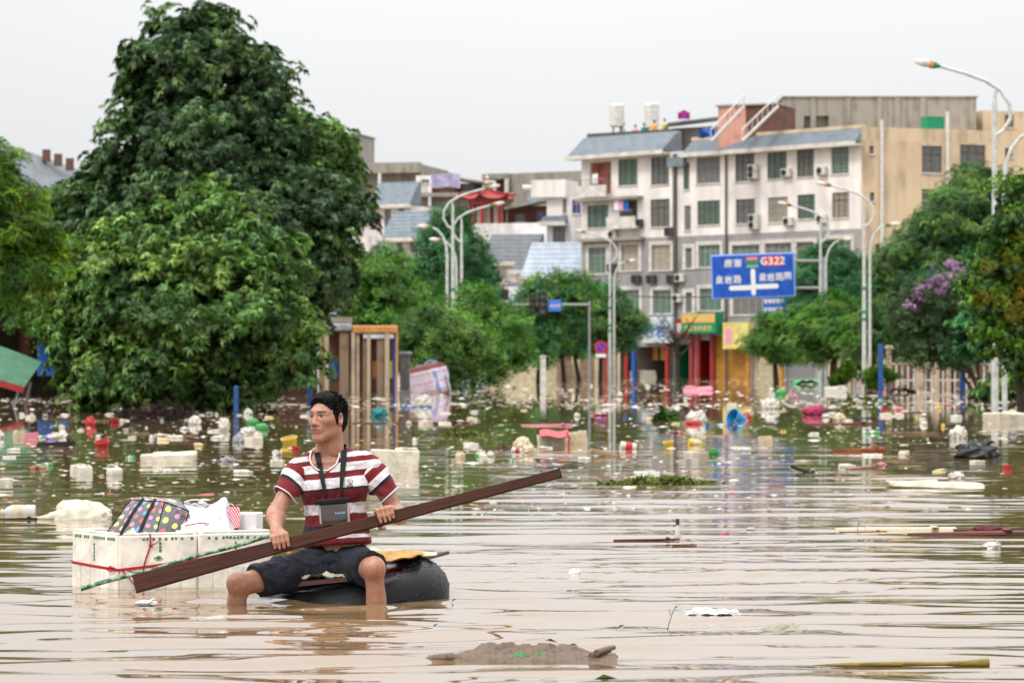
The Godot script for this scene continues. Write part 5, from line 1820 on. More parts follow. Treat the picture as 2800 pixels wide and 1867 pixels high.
# ---------------------------------------------------------------- bodies: rounded bones joined softly, meshed as surface nets
class Sdf:
	var a := PackedVector3Array()
	var b := PackedVector3Array()
	var ra := PackedFloat32Array()
	var rb := PackedFloat32Array()
	var soft := PackedFloat32Array()
	var kind := PackedInt32Array()      # 0 tapered bone, 1 egg, 2 bone carved away, 3 egg carved away
	var inv := []                       # for eggs: turn to their own axes
	var cuts := []                      # planes [normal, offset]; kept where n.p < offset
	var grow := 0.0
	var fold: FastNoiseLite = null
	var fold_amp := 0.0
	var fold_scale := Vector3.ONE

	func bone(p: Vector3, q: Vector3, r0: float, r1: float, k := 0.02) -> void:
		a.append(p); b.append(q); ra.append(r0); rb.append(r1); soft.append(k); kind.append(0); inv.append(Basis.IDENTITY)

	func egg(p: Vector3, r: Vector3, k := 0.02, turn := Basis.IDENTITY) -> void:
		a.append(p); b.append(r); ra.append(maxf(r.x, maxf(r.y, r.z))); rb.append(0); soft.append(k); kind.append(1); inv.append(turn.inverse())

	func carve_egg(p: Vector3, r: Vector3, k := 0.005, turn := Basis.IDENTITY) -> void:
		egg(p, r, k, turn)
		kind[kind.size() - 1] = 3

	func carve(p: Vector3, q: Vector3, r0: float, r1: float, k := 0.005) -> void:
		bone(p, q, r0, r1, k)
		kind[kind.size() - 1] = 2

	func one(i: int, p: Vector3) -> float:
		if kind[i] & 1:
			var l: Vector3 = inv[i] * (p - a[i])
			var r := b[i]
			var k0 := (l / r).length()
			var k1 := (l / (r * r)).length()
			return k0 * (k0 - 1.0) / maxf(k1, 1e-6)
		var pa := p - a[i]
		var ba := b[i] - a[i]
		var h := clampf(pa.dot(ba) / maxf(ba.length_squared(), 1e-9), 0.0, 1.0)
		return (pa - ba * h).length() - lerpf(ra[i], rb[i], h)

	func eval(p: Vector3, ids: PackedInt32Array) -> float:
		var d := 1e3
		for i in ids:
			var e := one(i, p)
			var k := soft[i]
			if kind[i] < 2:
				e -= grow
				if e > d + k:
					continue
				var h := maxf(k - absf(d - e), 0.0) / k
				d = minf(d, e) - h * h * k * 0.25
			else:
				e = -e
				var h := maxf(k - absf(d - e), 0.0) / k
				d = maxf(d, e) + h * h * k * 0.25
		if fold:
			d += fold_amp * fold.get_noise_3dv(p * fold_scale)
		for c in cuts:
			d = maxf(d, p.dot(c[0]) - c[1])
		return d

	func all() -> PackedInt32Array:
		var ids := PackedInt32Array()
		for i in a.size():
			ids.append(i)
		return ids

	func mesh_into(mb: MB, cell: float, lo: Vector3, hi: Vector3, xf := Transform3D.IDENTITY, paint = null) -> void:
		var B := 6
		var nx := int(ceil((hi.x - lo.x) / cell / B)) * B
		var ny := int(ceil((hi.y - lo.y) / cell / B)) * B
		var nz := int(ceil((hi.z - lo.z) / cell / B)) * B
		var sx := nx + 1
		var sxy := sx * (ny + 1)
		var val := PackedFloat32Array()
		val.resize(sxy * (nz + 1))
		val.fill(1.0)
		var done := PackedByteArray()
		done.resize(val.size())
		var ids := all()
		var half := cell * B * 0.5
		var diag := half * 1.75
		var live := []
		for bz in nz / B:
			for by in ny / B:
				for bx in nx / B:
					var c := lo + Vector3(bx * B * cell + half, by * B * cell + half, bz * B * cell + half)
					var d := eval(c, ids)
					if absf(d) > diag * 1.35 + fold_amp:
						if d < 0.0:
							for z in B + 1:
								for y in B + 1:
									var o := (bz * B + z) * sxy + (by * B + y) * sx + bx * B
									for x in B + 1:
										if not done[o + x]:
											val[o + x] = -1.0
						continue
					var sub := PackedInt32Array()
					for i in ids:
						if kind[i] >= 2 or one(i, c) - grow < maxf(d, 0.0) + diag * 2.0 + soft[i]:
							sub.append(i)
					live.append(Vector3i(bx, by, bz))
					for z in B + 1:
						for y in B + 1:
							var o := (bz * B + z) * sxy + (by * B + y) * sx + bx * B
							for x in B + 1:
								if not done[o + x]:
									done[o + x] = 1
									val[o + x] = eval(lo + Vector3(bx * B + x, by * B + y, bz * B + z) * cell, sub)
		var at_ := {}
		var off := PackedInt32Array([0, 1, sx, sx + 1, sxy, sxy + 1, sxy + sx, sxy + sx + 1])
		var edges := PackedInt32Array([0,1, 2,3, 4,5, 6,7, 0,2, 1,3, 4,6, 5,7, 0,4, 1,5, 2,6, 3,7])
		var w := PackedFloat32Array()
		w.resize(8)
		for bl in live:
			for z in B:
				for y in B:
					for x in B:
						var gx: int = bl.x * B + x
						var gy: int = bl.y * B + y
						var gz: int = bl.z * B + z
						var o := gz * sxy + gy * sx + gx
						var m := 0
						for k in 8:
							w[k] = val[o + off[k]]
							if w[k] < 0.0:
								m += 1
						if m == 0 or m == 8:
							continue
						var s := Vector3.ZERO
						var n := 0
						for e in 12:
							var i := edges[e * 2]
							var j := edges[e * 2 + 1]
							if (w[i] < 0.0) == (w[j] < 0.0):
								continue
							var t := w[i] / (w[i] - w[j])
							var pi := Vector3(i & 1, (i >> 1) & 1, (i >> 2) & 1)
							var pj := Vector3(j & 1, (j >> 1) & 1, (j >> 2) & 1)
							s += pi.lerp(pj, t)
							n += 1
						var p := lo + (Vector3(gx, gy, gz) + s / n) * cell
						var g := Vector3((w[1] + w[3] + w[5] + w[7]) - (w[0] + w[2] + w[4] + w[6]), (w[2] + w[3] + w[6] + w[7]) - (w[0] + w[1] + w[4] + w[5]), (w[4] + w[5] + w[6] + w[7]) - (w[0] + w[1] + w[2] + w[3])).normalized()
						var uvp := Vector2.ZERO
						if paint != null:
							var q: Array = paint.call(p, g)
							mb.ink = q[0]
							uvp = q[1]
						at_[o] = mb.vert(xf * p, (xf.basis * g).normalized(), uvp)
		for bl in live:
			for z in B:
				for y in B:
					for x in B:
						var gx: int = bl.x * B + x
						var gy: int = bl.y * B + y
						var gz: int = bl.z * B + z
						var o := gz * sxy + gy * sx + gx
						if not at_.has(o):
							continue
						var v0 := val[o]
						# one quad round each crossed edge that starts at this point
						for ax in 3:
							var st := 1 if ax == 0 else (sx if ax == 1 else sxy)
							var v1 := val[o + st]
							if (v0 < 0.0) == (v1 < 0.0):
								continue
							var d1 := sx if ax == 0 else (sxy if ax == 1 else 1)
							var d2 := sxy if ax == 0 else (1 if ax == 1 else sx)
							var c00 = at_.get(o, -1)
							var c10 = at_.get(o - d1, -1)
							var c11 = at_.get(o - d1 - d2, -1)
							var c01 = at_.get(o - d2, -1)
							if c00 < 0 or c10 < 0 or c11 < 0 or c01 < 0:
								continue
							if v0 < 0.0:
								mb.face(c11, c00, c10); mb.face(c11, c01, c00)
							else:
								mb.face(c11, c10, c00); mb.face(c11, c00, c01)

	# first point of the surface on the ray from o along d
	func hit(o: Vector3, d: Vector3) -> Vector3:
		var ids := all()
		var t := 0.0
		for k in 80:
			var e := eval(o + d * t, ids)
			if e < 0.0006:
				break
			t += e * 0.8
			if t > 40.0:
				break
		return o + d * t

# ---------------------------------------------------------------- the man
var man_at := Vector3.ZERO

func mj(u: float, v: float, d: float) -> Vector3:
	return at(u, v, d) - man_at

var skin_tint := Color(1, 1, 1)

func torso_into(s: Sdf) -> void:
	s.egg(mj(912, 1338, 14.0), Vector3(0.155, 0.17, 0.100), 0.04)
	s.egg(mj(921, 1440, 13.99), Vector3(0.148, 0.16, 0.102), 0.05)
	s.egg(mj(926, 1525, 14.0), Vector3(0.16, 0.11, 0.12), 0.04)
	s.bone(mj(845, 1290, 13.99), mj(990, 1280, 13.99), 0.062, 0.062, 0.05)
	s.bone(mj(886, 1246, 14.01), mj(818, 1283, 13.98), 0.040, 0.052, 0.03)
	s.bone(mj(905, 1242, 14.01), mj(1012, 1276, 13.98), 0.040, 0.052, 0.03)
	s.egg(mj(870, 1335, 13.935), Vector3(0.075, 0.06, 0.05), 0.04)
	s.egg(mj(960, 1330, 13.935), Vector3(0.075, 0.06, 0.05), 0.04)

func board_axis() -> Array:
	var a := mj(366, 1597, 13.46)
	var b := mj(1534, 1293, 13.78)
	var ax := (b - a).normalized()
	var f := (Vector3.BACK - ax * Vector3.BACK.dot(ax)).normalized()
	# the face of the plank leans back a little, so that its upper edge shows
	var up := f.cross(ax).normalized()
	f = (f + up * 0.30).normalized()
	up = f.cross(ax).normalized()
	return [a, b, ax, up, f]

func board_point(u: float) -> Vector3:
	var q := board_axis()
	var t := (u - 366.0) / (1534.0 - 366.0)
	return q[0].lerp(q[1], t)

func board_half(t: float) -> float:
	return 0.5 * (lerpf(0.088, 0.058, smoothstep(0.0, 0.45, t)) - 0.012 * smoothstep(0.5, 1.0, t))

func hand_into(mb: MB, u: float, wrist: Vector3, elbow: Vector3, sg: float, skin: Callable) -> void:
	# sg: which way along the board the thumb lies
	var q := board_axis()
	var A: Vector3 = q[2]
	var U: Vector3 = q[3]
	var F: Vector3 = q[4]
	var o := board_point(u)
	var hb := board_half((u - 366.0) / 1168.0)
	var s := Sdf.new()
	var offs := [0.033, 0.011, -0.011, -0.031]
	var ln := [0.95, 1.0, 0.97, 0.82]
	var ft := 0.012
	for i in 4:
		var c: Vector3 = o + A * (offs[i] * sg)
		var l: float = ln[i]
		var k: Vector3 = c + U * (hb + 0.022 + 0.004 * (1 - absf(i - 1.5))) - F * 0.016
		var p1: Vector3 = c + U * (hb + 0.012) + F * (ft + 0.016 * l)
		var p2: Vector3 = c + U * (hb - 0.020 * l) + F * (ft + 0.014) - A * (sg * 0.002)
		var p3: Vector3 = c + U * (hb - 0.046 * l) + F * (ft + 0.007) - A * (sg * 0.003)
		s.bone(k, p1, 0.0112, 0.0102, 0.004)
		s.bone(p1, p2, 0.0102, 0.0094, 0.005)
		s.bone(p2, p3, 0.0092, 0.0078, 0.005)
		s.bone(k, wrist.lerp(k, 0.1) + A * (offs[i] * sg * 0.35), 0.0125, 0.017, 0.014)
	s.bone(o + A * (0.02 * sg) + U * (hb + 0.012) - F * 0.028, wrist, 0.016, 0.022, 0.02)
	var t0: Vector3 = wrist.lerp(o, 0.35) + A * (0.025 * sg)
	var t1: Vector3 = o + A * (0.045 * sg) - F * 0.028 + U * 0.004
	var t2: Vector3 = o + A * (0.036 * sg) - F * 0.020 - U * (hb + 0.004)
	var t3: Vector3 = o + A * (0.020 * sg) + F * 0.004 - U * (hb + 0.014)
	s.bone(t0, t1, 0.017, 0.0125, 0.012)
	s.bone(t1, t2, 0.0122, 0.011, 0.006)
	s.bone(t2, t3, 0.011, 0.009, 0.005)
	s.bone(wrist, wrist.lerp(elbow, 0.25), 0.0255, 0.031, 0.02)
	var lo := Vector3(1e3, 1e3, 1e3)
	var hi := -lo
	for i in s.a.size():
		for p in [s.a[i], s.b[i]]:
			lo = lo.min(p); hi = hi.max(p)
	s.mesh_into(mb, 0.0034, lo - Vector3.ONE * 0.036, hi + Vector3.ONE * 0.036, Transform3D.IDENTITY, skin)

func head_sdf() -> Sdf:
	var h := Sdf.new()
	h.egg(Vector3(0, 0.030, -0.014), Vector3(0.074, 0.086, 0.094), 0.02)
	h.egg(Vector3(0, -0.022, 0.026), Vector3(0.060, 0.082, 0.062), 0.04)
	for s in [-1.0, 1.0]:
		h.bone(Vector3(0.050 * s, -0.058, 0.000), Vector3(0.014 * s, -0.096, 0.066), 0.020, 0.018, 0.03)
		h.egg(Vector3(0.043 * s, -0.010, 0.050), Vector3(0.024, 0.020, 0.026), 0.02)
		h.bone(Vector3(0.012 * s, 0.030, 0.080), Vector3(0.046 * s, 0.028, 0.062), 0.012, 0.012, 0.02)
	h.egg(Vector3(0, -0.101, 0.066), Vector3(0.020, 0.014, 0.016), 0.02)
	for s in [-1.0, 1.0]:
		h.carve_egg(Vector3(0.032 * s, 0.012, 0.0935), Vector3(0.020, 0.009, 0.011), 0.014)
		h.egg(Vector3(0.031 * s, 0.011, 0.0715), Vector3(0.0135, 0.0125, 0.0125), 0.004)
	h.bone(Vector3(0, 0.018, 0.079), Vector3(0, -0.020, 0.098), 0.009, 0.011, 0.014)
	h.egg(Vector3(0, -0.027, 0.0990), Vector3(0.0135, 0.011, 0.012), 0.008)
	for s in [-1.0, 1.0]:
		h.egg(Vector3(0.0135 * s, -0.029, 0.094), Vector3(0.0085, 0.0075, 0.011), 0.006)
	h.egg(Vector3(0, -0.052, 0.080), Vector3(0.030, 0.024, 0.014), 0.02)
	h.bone(Vector3(-0.019, -0.0545, 0.088), Vector3(0.019, -0.0545, 0.088), 0.0055, 0.0055, 0.006)
	h.bone(Vector3(-0.016, -0.0655, 0.0875), Vector3(0.016, -0.0655, 0.0875), 0.0066, 0.0066, 0.006)
	h.carve(Vector3(-0.023, -0.0600, 0.0985), Vector3(0.023, -0.0600, 0.0985), 0.0035, 0.0035, 0.004)
	for s in [-1.0, 1.0]:
		var t := Basis(Vector3.UP, 0.5 * s) * Basis(Vector3.RIGHT, -0.15)
		h.egg(Vector3(0.081 * s, -0.002, -0.006), Vector3(0.011, 0.034, 0.022), 0.006, t)
		h.carve_egg(Vector3(0.090 * s, 0.003, 0.002), Vector3(0.011, 0.021, 0.012), 0.003, t)
		h.bone(Vector3(0.080 * s, -0.028, -0.004), Vector3(0.078 * s, -0.020, -0.002), 0.007, 0.006, 0.005)
	h.bone(Vector3(0, -0.045, -0.030), Vector3(0, -0.145, -0.045), 0.054, 0.057, 0.03)
	return h

func make_man() -> void:
	man_at = at(930, 1575, 13.95)
	var o := thing("person", "person in striped T-shirt and navy shorts paddling with a long plank", "person", man_at)
	var skin_c := Color(0.44, 0.228, 0.15)
	var mot := FastNoiseLite.new()
	mot.seed = 41
	mot.frequency = 26.0
	mot.fractal_octaves = 3
	var plain := func(p: Vector3, n: Vector3) -> Array:
		var t := mot.get_noise_3dv(p)
		return [Color(skin_c.r * (1.0 + 0.10 * t), skin_c.g * (1.0 + 0.30 * t), skin_c.b * (1.0 + 0.34 * t)), Vector2.ZERO]
	# joints
	var SL := mj(815, 1291, 13.98)
	var SR := mj(1016, 1288, 13.98)
	var EL := mj(753, 1404, 13.86)
	var ER := mj(1091, 1410, 13.98)
	var WL := mj(756, 1452, 13.64)
	var WR := mj(1066, 1398, 13.74)
	var HL := mj(885, 1548, 13.98)
	var HR := mj(968, 1546, 13.98)
	var KL := mj(654, 1598, 13.68)
	var KR := mj(1022, 1556, 13.60)
	var AL := mj(622, 1830, 13.74)
	var AR := mj(1043, 1850, 13.70)
	var bones := [[SL, EL, 0.048, 0.039], [EL, WL, 0.041, 0.027], [SR, ER, 0.048, 0.039], [ER, WR, 0.042, 0.027], [HL, KL, 0.085, 0.052], [KL, AL, 0.047, 0.033], [HR, KR, 0.085, 0.053], [KR, AR, 0.047, 0.033]]
	# body
	var s := Sdf.new()
	torso_into(s)
	s.bone(mj(893, 1195, 13.965), mj(897, 1262, 14.0), 0.055, 0.060, 0.03)
	for q in bones:
		s.bone(q[0], q[1], q[2], q[3], 0.025)
	s.egg(EL.lerp(WL, 0.28), Vector3(0.044, 0.044, 0.05), 0.03)
	s.egg(ER.lerp(WR, 0.28), Vector3(0.043, 0.043, 0.05), 0.03)
	s.egg(KL + Vector3(-0.012, 0.012, 0.02), Vector3(0.045, 0.045, 0.045), 0.03)
	s.egg(KR + Vector3(0.0, 0.012, 0.022), Vector3(0.046, 0.048, 0.045), 0.03)
	s.egg(KL.lerp(AL, 0.3) + Vector3(0, 0, -0.025), Vector3(0.044, 0.1, 0.046), 0.03)
	s.egg(KR.lerp(AR, 0.3) + Vector3(0, 0, -0.025), Vector3(0.045, 0.1, 0.046), 0.03)
	s.bone(AL, AL + Vector3(-0.02, -0.04, 0.16), 0.036, 0.026, 0.02)
	s.bone(AR, AR + Vector3(0.02, -0.04, 0.16), 0.036, 0.026, 0.02)
	# collar bones
	s.bone(mj(882, 1264, 13.925), mj(835, 1268, 13.95), 0.008, 0.008, 0.02)
	s.bone(mj(900, 1263, 13.925), mj(960, 1262, 13.95), 0.008, 0.008, 0.02)
	var lo := Vector3(1e3, 1e3, 1e3)
	var hi := -lo
	for i in s.a.size():
		if s.kind[i] == 0:
			for p in [s.a[i], s.b[i]]:
				lo = lo.min(p); hi = hi.max(p)
	var mb := MB.new()
	s.mesh_into(mb, 0.0095, lo - Vector3.ONE * 0.13, hi + Vector3.ONE * 0.13, Transform3D.IDENTITY, plain)
	# head on its own finer grid
	var yaw := -0.62
	var hb := Basis(Vector3.UP, yaw) * Basis(Vector3.RIGHT, -0.06) * Basis(Vector3.BACK, 0.03)
	var hx := Transform3D(hb.scaled(Vector3.ONE * 1.0), mj(894, 1146, 13.95))
	var h := head_sdf()
	var nz := FastNoiseLite.new()
	nz.seed = 8
	nz.frequency = 55.0
	var face := func(p: Vector3, n: Vector3) -> Array:
		var c: Color = plain.call(p, n)[0]
		var c0 := c
		var ax := absf(p.x)
		if p.z > 0.03:
			var cx := ax - 0.032
			# brows
			var by := 0.0335 - 0.05 * maxf(ax - 0.032, 0.0) + 0.06 * minf(ax - 0.032, 0.0)
			if ax > 0.013 and ax < 0.056 and absf(p.y - by) < 0.0054:
				c = c.lerp(Color(0.03, 0.022, 0.018), 0.85)
			# eyes: narrow almond, white with dark iris
			var lid := 0.0047 * (1.0 - pow(cx / 0.0165, 2.0))
			if absf(cx) < 0.0165 and absf(p.y - 0.0110) < lid:
				c = Color(0.42, 0.36, 0.32)
				if absf(cx + 0.002) < 0.0075:
					c = Color(0.02, 0.012, 0.01)
			elif absf(cx) < 0.0185 and p.y > 0.0110 and p.y - 0.0110 < lid + 0.0035:
				c = Color(0.06, 0.035, 0.028)
			# lips
			if ax < 0.024 and p.z > 0.07 and absf(p.y + 0.0600) < 0.0115 * (1.0 - pow(ax / 0.026, 2.0)):
				c = Color(0.31, 0.125, 0.095)
				if absf(p.y + 0.0600) < 0.0026:
					c = Color(0.14, 0.05, 0.045)
			# nostril openings
			if absf(ax - 0.0085) < 0.0048 and p.y < -0.0325 and p.y > -0.040 and p.z > 0.084:
				c = Color(0.10, 0.045, 0.035)
			# stubble on lip and chin
			if p.y < -0.038 and p.z > 0.045 and nz.get_noise_3dv(p * 22.0) > 0.05 and c == c0:
				c = c.lerp(Color(0.16, 0.10, 0.08), 0.30)
		return [c, Vector2.ZERO]
	h.mesh_into(mb, 0.0027, Vector3(-0.10, -0.20, -0.125), Vector3(0.10, 0.13, 0.13), hx, face)
	hand_into(mb, 764, WL, EL, 1.0, plain)
	hand_into(mb, 1049, WR, ER, -1.0, plain)
	put(mb, "body", mat("skin", Color.WHITE, 0.43, {"vc": true, "tex": t_skin, "scale": 6.0, "sss": 0.08, "spec": 0.5, "bump": t_lump, "bumps": 0.03}), o)
	# hair
	var hr := Sdf.new()
	hr.egg(Vector3(0, 0.034, -0.016), Vector3(0.0785, 0.096, 0.101), 0.02)
	hr.egg(Vector3(0, 0.092, 0.034), Vector3(0.056, 0.036, 0.050), 0.03)
	hr.egg(Vector3(0, -0.020, -0.062), Vector3(0.060, 0.055, 0.046), 0.03)
	for sg in [-1.0, 1.0]:
		hr.egg(Vector3(0.0665 * sg, 0.006, 0.014), Vector3(0.011, 0.036, 0.016), 0.01)
	hr.cuts = [[Vector3(0, -0.50, 0.866).normalized(), 0.0215], [Vector3.DOWN, 0.076]]
	for sg in [-1.0, 1.0]:
		hr.carve_egg(Vector3(0.085 * sg, -0.016, -0.012), Vector3(0.03, 0.032, 0.022), 0.004)
	var strands := FastNoiseLite.new()
	strands.seed = 5
	strands.frequency = 110.0
	strands.fractal_octaves = 2
	hr.fold = strands
	hr.fold_amp = 0.0065
	hr.fold_scale = Vector3(1.0, 0.35, 1.0)
	var hm := MB.new()
	hr.mesh_into(hm, 0.003, Vector3(-0.11, -0.10, -0.14), Vector3(0.11, 0.15, 0.12), hx)
	# short tufts that break the outline
	var r := RandomNumberGenerator.new()
	r.seed = 77
	var done := 0
	while done < 1500:
		var dd := Vector3(r.randfn(), r.randfn(), r.randfn()).normalized()
		var p := Vector3(0, 0.034, -0.016) + dd * Vector3(0.081, 0.096, 0.103) * 0.97
		if p.dot(Vector3(0, -0.55, 0.834).normalized()) > 0.014 or p.y < -0.055 or (absf(p.x) > 0.06 and absf(p.z + 0.008) < 0.026 and p.y < 0.02):
			continue
		done += 1
		var lean := (dd + Vector3(0, -0.15, 0.25) + Vector3(r.randfn(), r.randfn(), r.randfn()) * 0.22).normalized()
		var l := r.randf_range(0.012, 0.024) * (1.0 if p.y > 0.06 else 0.55)
		hm.tube([hx * p, hx * (p + lean * l * 0.6), hx * (p + lean * l + Vector3(0, -0.15, 0.1) * l)], [0.0018, 0.0013, 0.0003], 3, false)
	put(hm, "hair", mat("hair", Color(0.022, 0.02, 0.02), 0.55, {"spec": 0.3}), o)
	# shirt
	var sh := Sdf.new()
	torso_into(sh)
	sh.grow = 0.013
	sh.egg(mj(924, 1478, 13.955), Vector3(0.150, 0.06, 0.10), 0.05)
	sh.carve(mj(893, 1190, 13.965), mj(888, 1252, 13.945), 0.064, 0.074, 0.006)
	sh.cuts = [[Vector3(0.07, -1, 0.12).normalized(), -(mj(926, 1489, 13.88)).dot(Vector3(-0.07, 1, -0.12).normalized())]]
	var fd := FastNoiseLite.new()
	fd.seed = 3
	fd.frequency = 6.5
	fd.fractal_octaves = 3
	fd.fractal_type = FastNoiseLite.FRACTAL_RIDGED
	sh.fold = fd
	sh.fold_amp = 0.009
	sh.fold_scale = Vector3(1.0, 0.55, 1.0)
	var stripe := func(p: Vector3, n: Vector3) -> Array:
		var wp := p + man_at
		var dz := -wp.z
		var v: float = HORIZON - (wp.y - EYE) * FPX / dz
		var u: float = 1400.0 + wp.x * FPX / dz
		var k := lerpf(0.115, 0.05, clampf((v - 1240.0) / 200.0, 0.0, 1.0))
		# stripes follow the cloth: measured as heights on the body at its own depth
		var y: float = v + (u - 905.0) * k
		return [Color.WHITE, Vector2((p.x + p.z) * 2.2, (y + 2.0 * fd.get_noise_3dv(p * 1.3) - 1200.0) / 320.0)]
	var sm := MB.new()
	lo = mj(760, 1510, 14.0) - Vector3(0.03, 0.02, 0.16)
	hi = mj(1075, 1200, 14.0) + Vector3(0.03, 0.03, 0.2)
	sh.mesh_into(sm, 0.0075, lo, hi, Transform3D.IDENTITY, stripe)
	var white := Color(0.86, 0.84, 0.86)
	var red := Color(0.42, 0.022, 0.06)
	var navy := Color(0.055, 0.065, 0.11)
	var bands := [[1200, 1229, white], [1229, 1241, red], [1241, 1255, white], [1255, 1269, red], [1269, 1292, white], [1292, 1308, red], [1308, 1336, white], [1336, 1342, navy], [1342, 1378, red], [1378, 1407, white], [1407, 1438, red], [1438, 1455, navy], [1455, 1463, red], [1463, 1473, white], [1473, 1520, red]]
	var wear := noise_img(0.03, 91, 256, 4)
	var ts := tex(128, 640, func(x, y):
		var g: float = 0.86 + 0.14 * smoothstep(0.25, 0.6, wear.get_pixel(x * 2, y % 256).r)
		var v: float = 1200.0 + y * 0.5
		for bnd in bands:
			if v >= bnd[0] and v < bnd[1]:
				return Color(bnd[2].r * g, bnd[2].g * g * 0.995, bnd[2].b * g * 0.985)
		return red)
	var shirt := put(sm, "shirt", mat("striped_cotton", Color.WHITE, 0.85, {"tex": ts, "uv": true, "rim": 0.15}), o)
	var trim := mat("shirt_trim", white, 0.85)
	# sleeves
	var tsl := tex(4, 256, func(x, y):
		var a: float = -0.12 + 0.30 * y / 256.0
		if a < -0.009: return white
		if a < 0.034: return red
		if a < 0.072: return white
		if a < 0.088: return navy
		return red)
	var cuffm := mat("striped_sleeve", Color.WHITE, 0.85, {"tex": tsl, "uv": true, "rim": 0.15})
	for side in 2:
		var S: Vector3 = SL if side == 0 else SR
		var E: Vector3 = EL if side == 0 else ER
		var ax := (E - S).normalized()
		var len_ := 0.148
		var inn := mj(912, 1320, 13.99)
		var sl := Sdf.new()
		sl.bone(S + (inn - S) * 0.18 + Vector3(0, 0.0, 0), S + ax * 0.03, 0.064, 0.068, 0.03)
		sl.bone(S + ax * 0.02, S + ax * 0.18, 0.068, 0.070, 0.03)
		sl.fold = fd
		sl.fold_amp = 0.007
		sl.fold_scale = Vector3(1.4, 1.4, 1.4)
		# the hem slopes: lower on the inner side
		var side_v := Vector3(1, 0, 0) if side == 0 else Vector3(-1, 0, 0)
		var nrm := (ax - side_v * 0.28).normalized()
		sl.cuts = [[nrm, (S + ax * len_).dot(nrm)]]
		var along := func(p: Vector3, n: Vector3) -> Array:
			return [Color.WHITE, Vector2(0.5, ((p - S).dot(nrm) * len_ / ((S + ax * len_ - S).dot(nrm)) + 0.12) / 0.30)]
		var slm := MB.new()
		sl.mesh_into(slm, 0.0065, S - Vector3.ONE * 0.12, S + ax * 0.19 + Vector3.ONE * 0.11 + Vector3(0, 0.15, 0), Transform3D.IDENTITY, along)
		var sn := put(slm, "sleeve", cuffm, shirt)
		var cm := MB.new()
		var e1 := nrm.cross(Vector3.FORWARD).normalized()
		var e2 := nrm.cross(e1)
		var ring := []
		var cc := S + ax * len_
		for k in 33:
			var an := TAU * k / 32.0
			var dirv := e1 * cos(an) + e2 * sin(an)
			# walk outwards to the cloth
			var rr := 0.09
			var ids := sl.all()
			var keep := sl.cuts
			sl.cuts = []
			for it in 30:
				var ev := sl.eval(cc + dirv * rr, ids)
				if absf(ev) < 0.0005:
					break
				rr -= ev
			sl.cuts = keep
			ring.append(cc + dirv * rr)
		cm.tube(ring, [0.0032], 6, false)
		put(cm, "cuff_trim", trim, sn)
	# collar band
	var cb := MB.new()
	var ring2 := []
	var hole_a := mj(893, 1190, 13.965)
	var hole_b := mj(888, 1252, 13.945)
	var hx_up := (hole_a - hole_b).normalized()
	var bare := Sdf.new()
	torso_into(bare)
	bare.grow = 0.013
	bare.fold = fd
	bare.fold_amp = 0.009
	bare.fold_scale = sh.fold_scale
	var bare_ids := bare.all()
	for k in 41:
		var an := TAU * k / 40.0
		var dv := Vector3(cos(an), 0, sin(an))
		dv = (dv - hx_up * dv.dot(hx_up)).normalized()
		var p := hole_b
		for it in 90:
			var f := it / 60.0
			if f < 1.0:
				p = hole_a.lerp(hole_b, f) + dv * lerpf(0.064, 0.074, f)
			else:
				var ph := (f - 1.0) * PI
				p = hole_b + (dv * cos(ph) - hx_up * sin(ph)) * 0.074
			if bare.eval(p, bare_ids) < 0.002:
				break
		ring2.append(p)
	cb.tube(ring2, [0.0042], 7, false)
	put(cb, "collar", trim, shirt)
	# small crown emblem on the chest
	var eye_p := Vector3(0, EYE, 0) - man_at
	var on := func(u: float, v: float, lift: float) -> Vector3:
		var d := (mj(u, v, 13.0) - eye_p).normalized()
		var p: Vector3 = sh.hit(eye_p + d * 12.8, d)
		return p - d * lift
	var em := MB.new()
	for q in [[950, 1314, 952, 1319], [952, 1319, 963, 1319], [965, 1314, 963, 1319], [950, 1314, 954, 1312], [965, 1314, 961, 1312], [957, 1309, 957, 1319], [954, 1322, 961, 1326], [961, 1322, 954, 1326], [952, 1324, 963, 1324], [947, 1330, 950, 1327], [950, 1327, 953, 1330], [955, 1330, 955, 1327], [958, 1327, 958, 1330], [961, 1330, 961, 1327], [963, 1327, 966, 1330], [947, 1330, 966, 1330]]:
		em.tube([on.call(q[0], q[1], 0.001), on.call(q[2], q[3], 0.001)], [0.0012], 5)
	put(em, "crown_emblem", mat("emblem_brown", Color(0.34, 0.20, 0.16), 0.8), shirt)
	# shorts
	var st := Sdf.new()
	st.egg(mj(926, 1528, 13.99), Vector3(0.168, 0.095, 0.128), 0.04)
	for q in [[HL, KL, 0.86], [HR, KR, 0.84]]:
		st.bone(q[0], q[0].lerp(q[1], 0.95), 0.102, 0.087, 0.05)
	var nl := ((KL - HL).normalized() + Vector3(0, -0.25, 0)).normalized()
	var nr := ((KR - HR).normalized() + Vector3(0, -0.15, 0)).normalized()
	var fs := FastNoiseLite.new()
	fs.seed = 15
	fs.frequency = 8.0
	fs.fractal_octaves = 3
	fs.fractal_type = FastNoiseLite.FRACTAL_RIDGED
	st.fold = fs
	st.fold_amp = 0.013
	st.fold_scale = Vector3(1.0, 1.3, 1.0)
	st.cuts = [[nl, HL.lerp(KL, 0.80).dot(nl)], [nr, HR.lerp(KR, 0.82).dot(nr)], [Vector3.UP, mj(926, 1481, 13.9).y]]
	var stm := MB.new()
	st.mesh_into(stm, 0.0075, mj(640, 1660, 13.9) - Vector3(0, 0, 0.3), mj(1090, 1470, 13.9) + Vector3(0, 0, 0.5))
	var sho := put(stm, "shorts", mat("navy_denim", Color(0.085, 0.105, 0.17), 0.85, {"tex": t_grime, "scale": 5.0, "rim": 0.1, "world": false}), o)
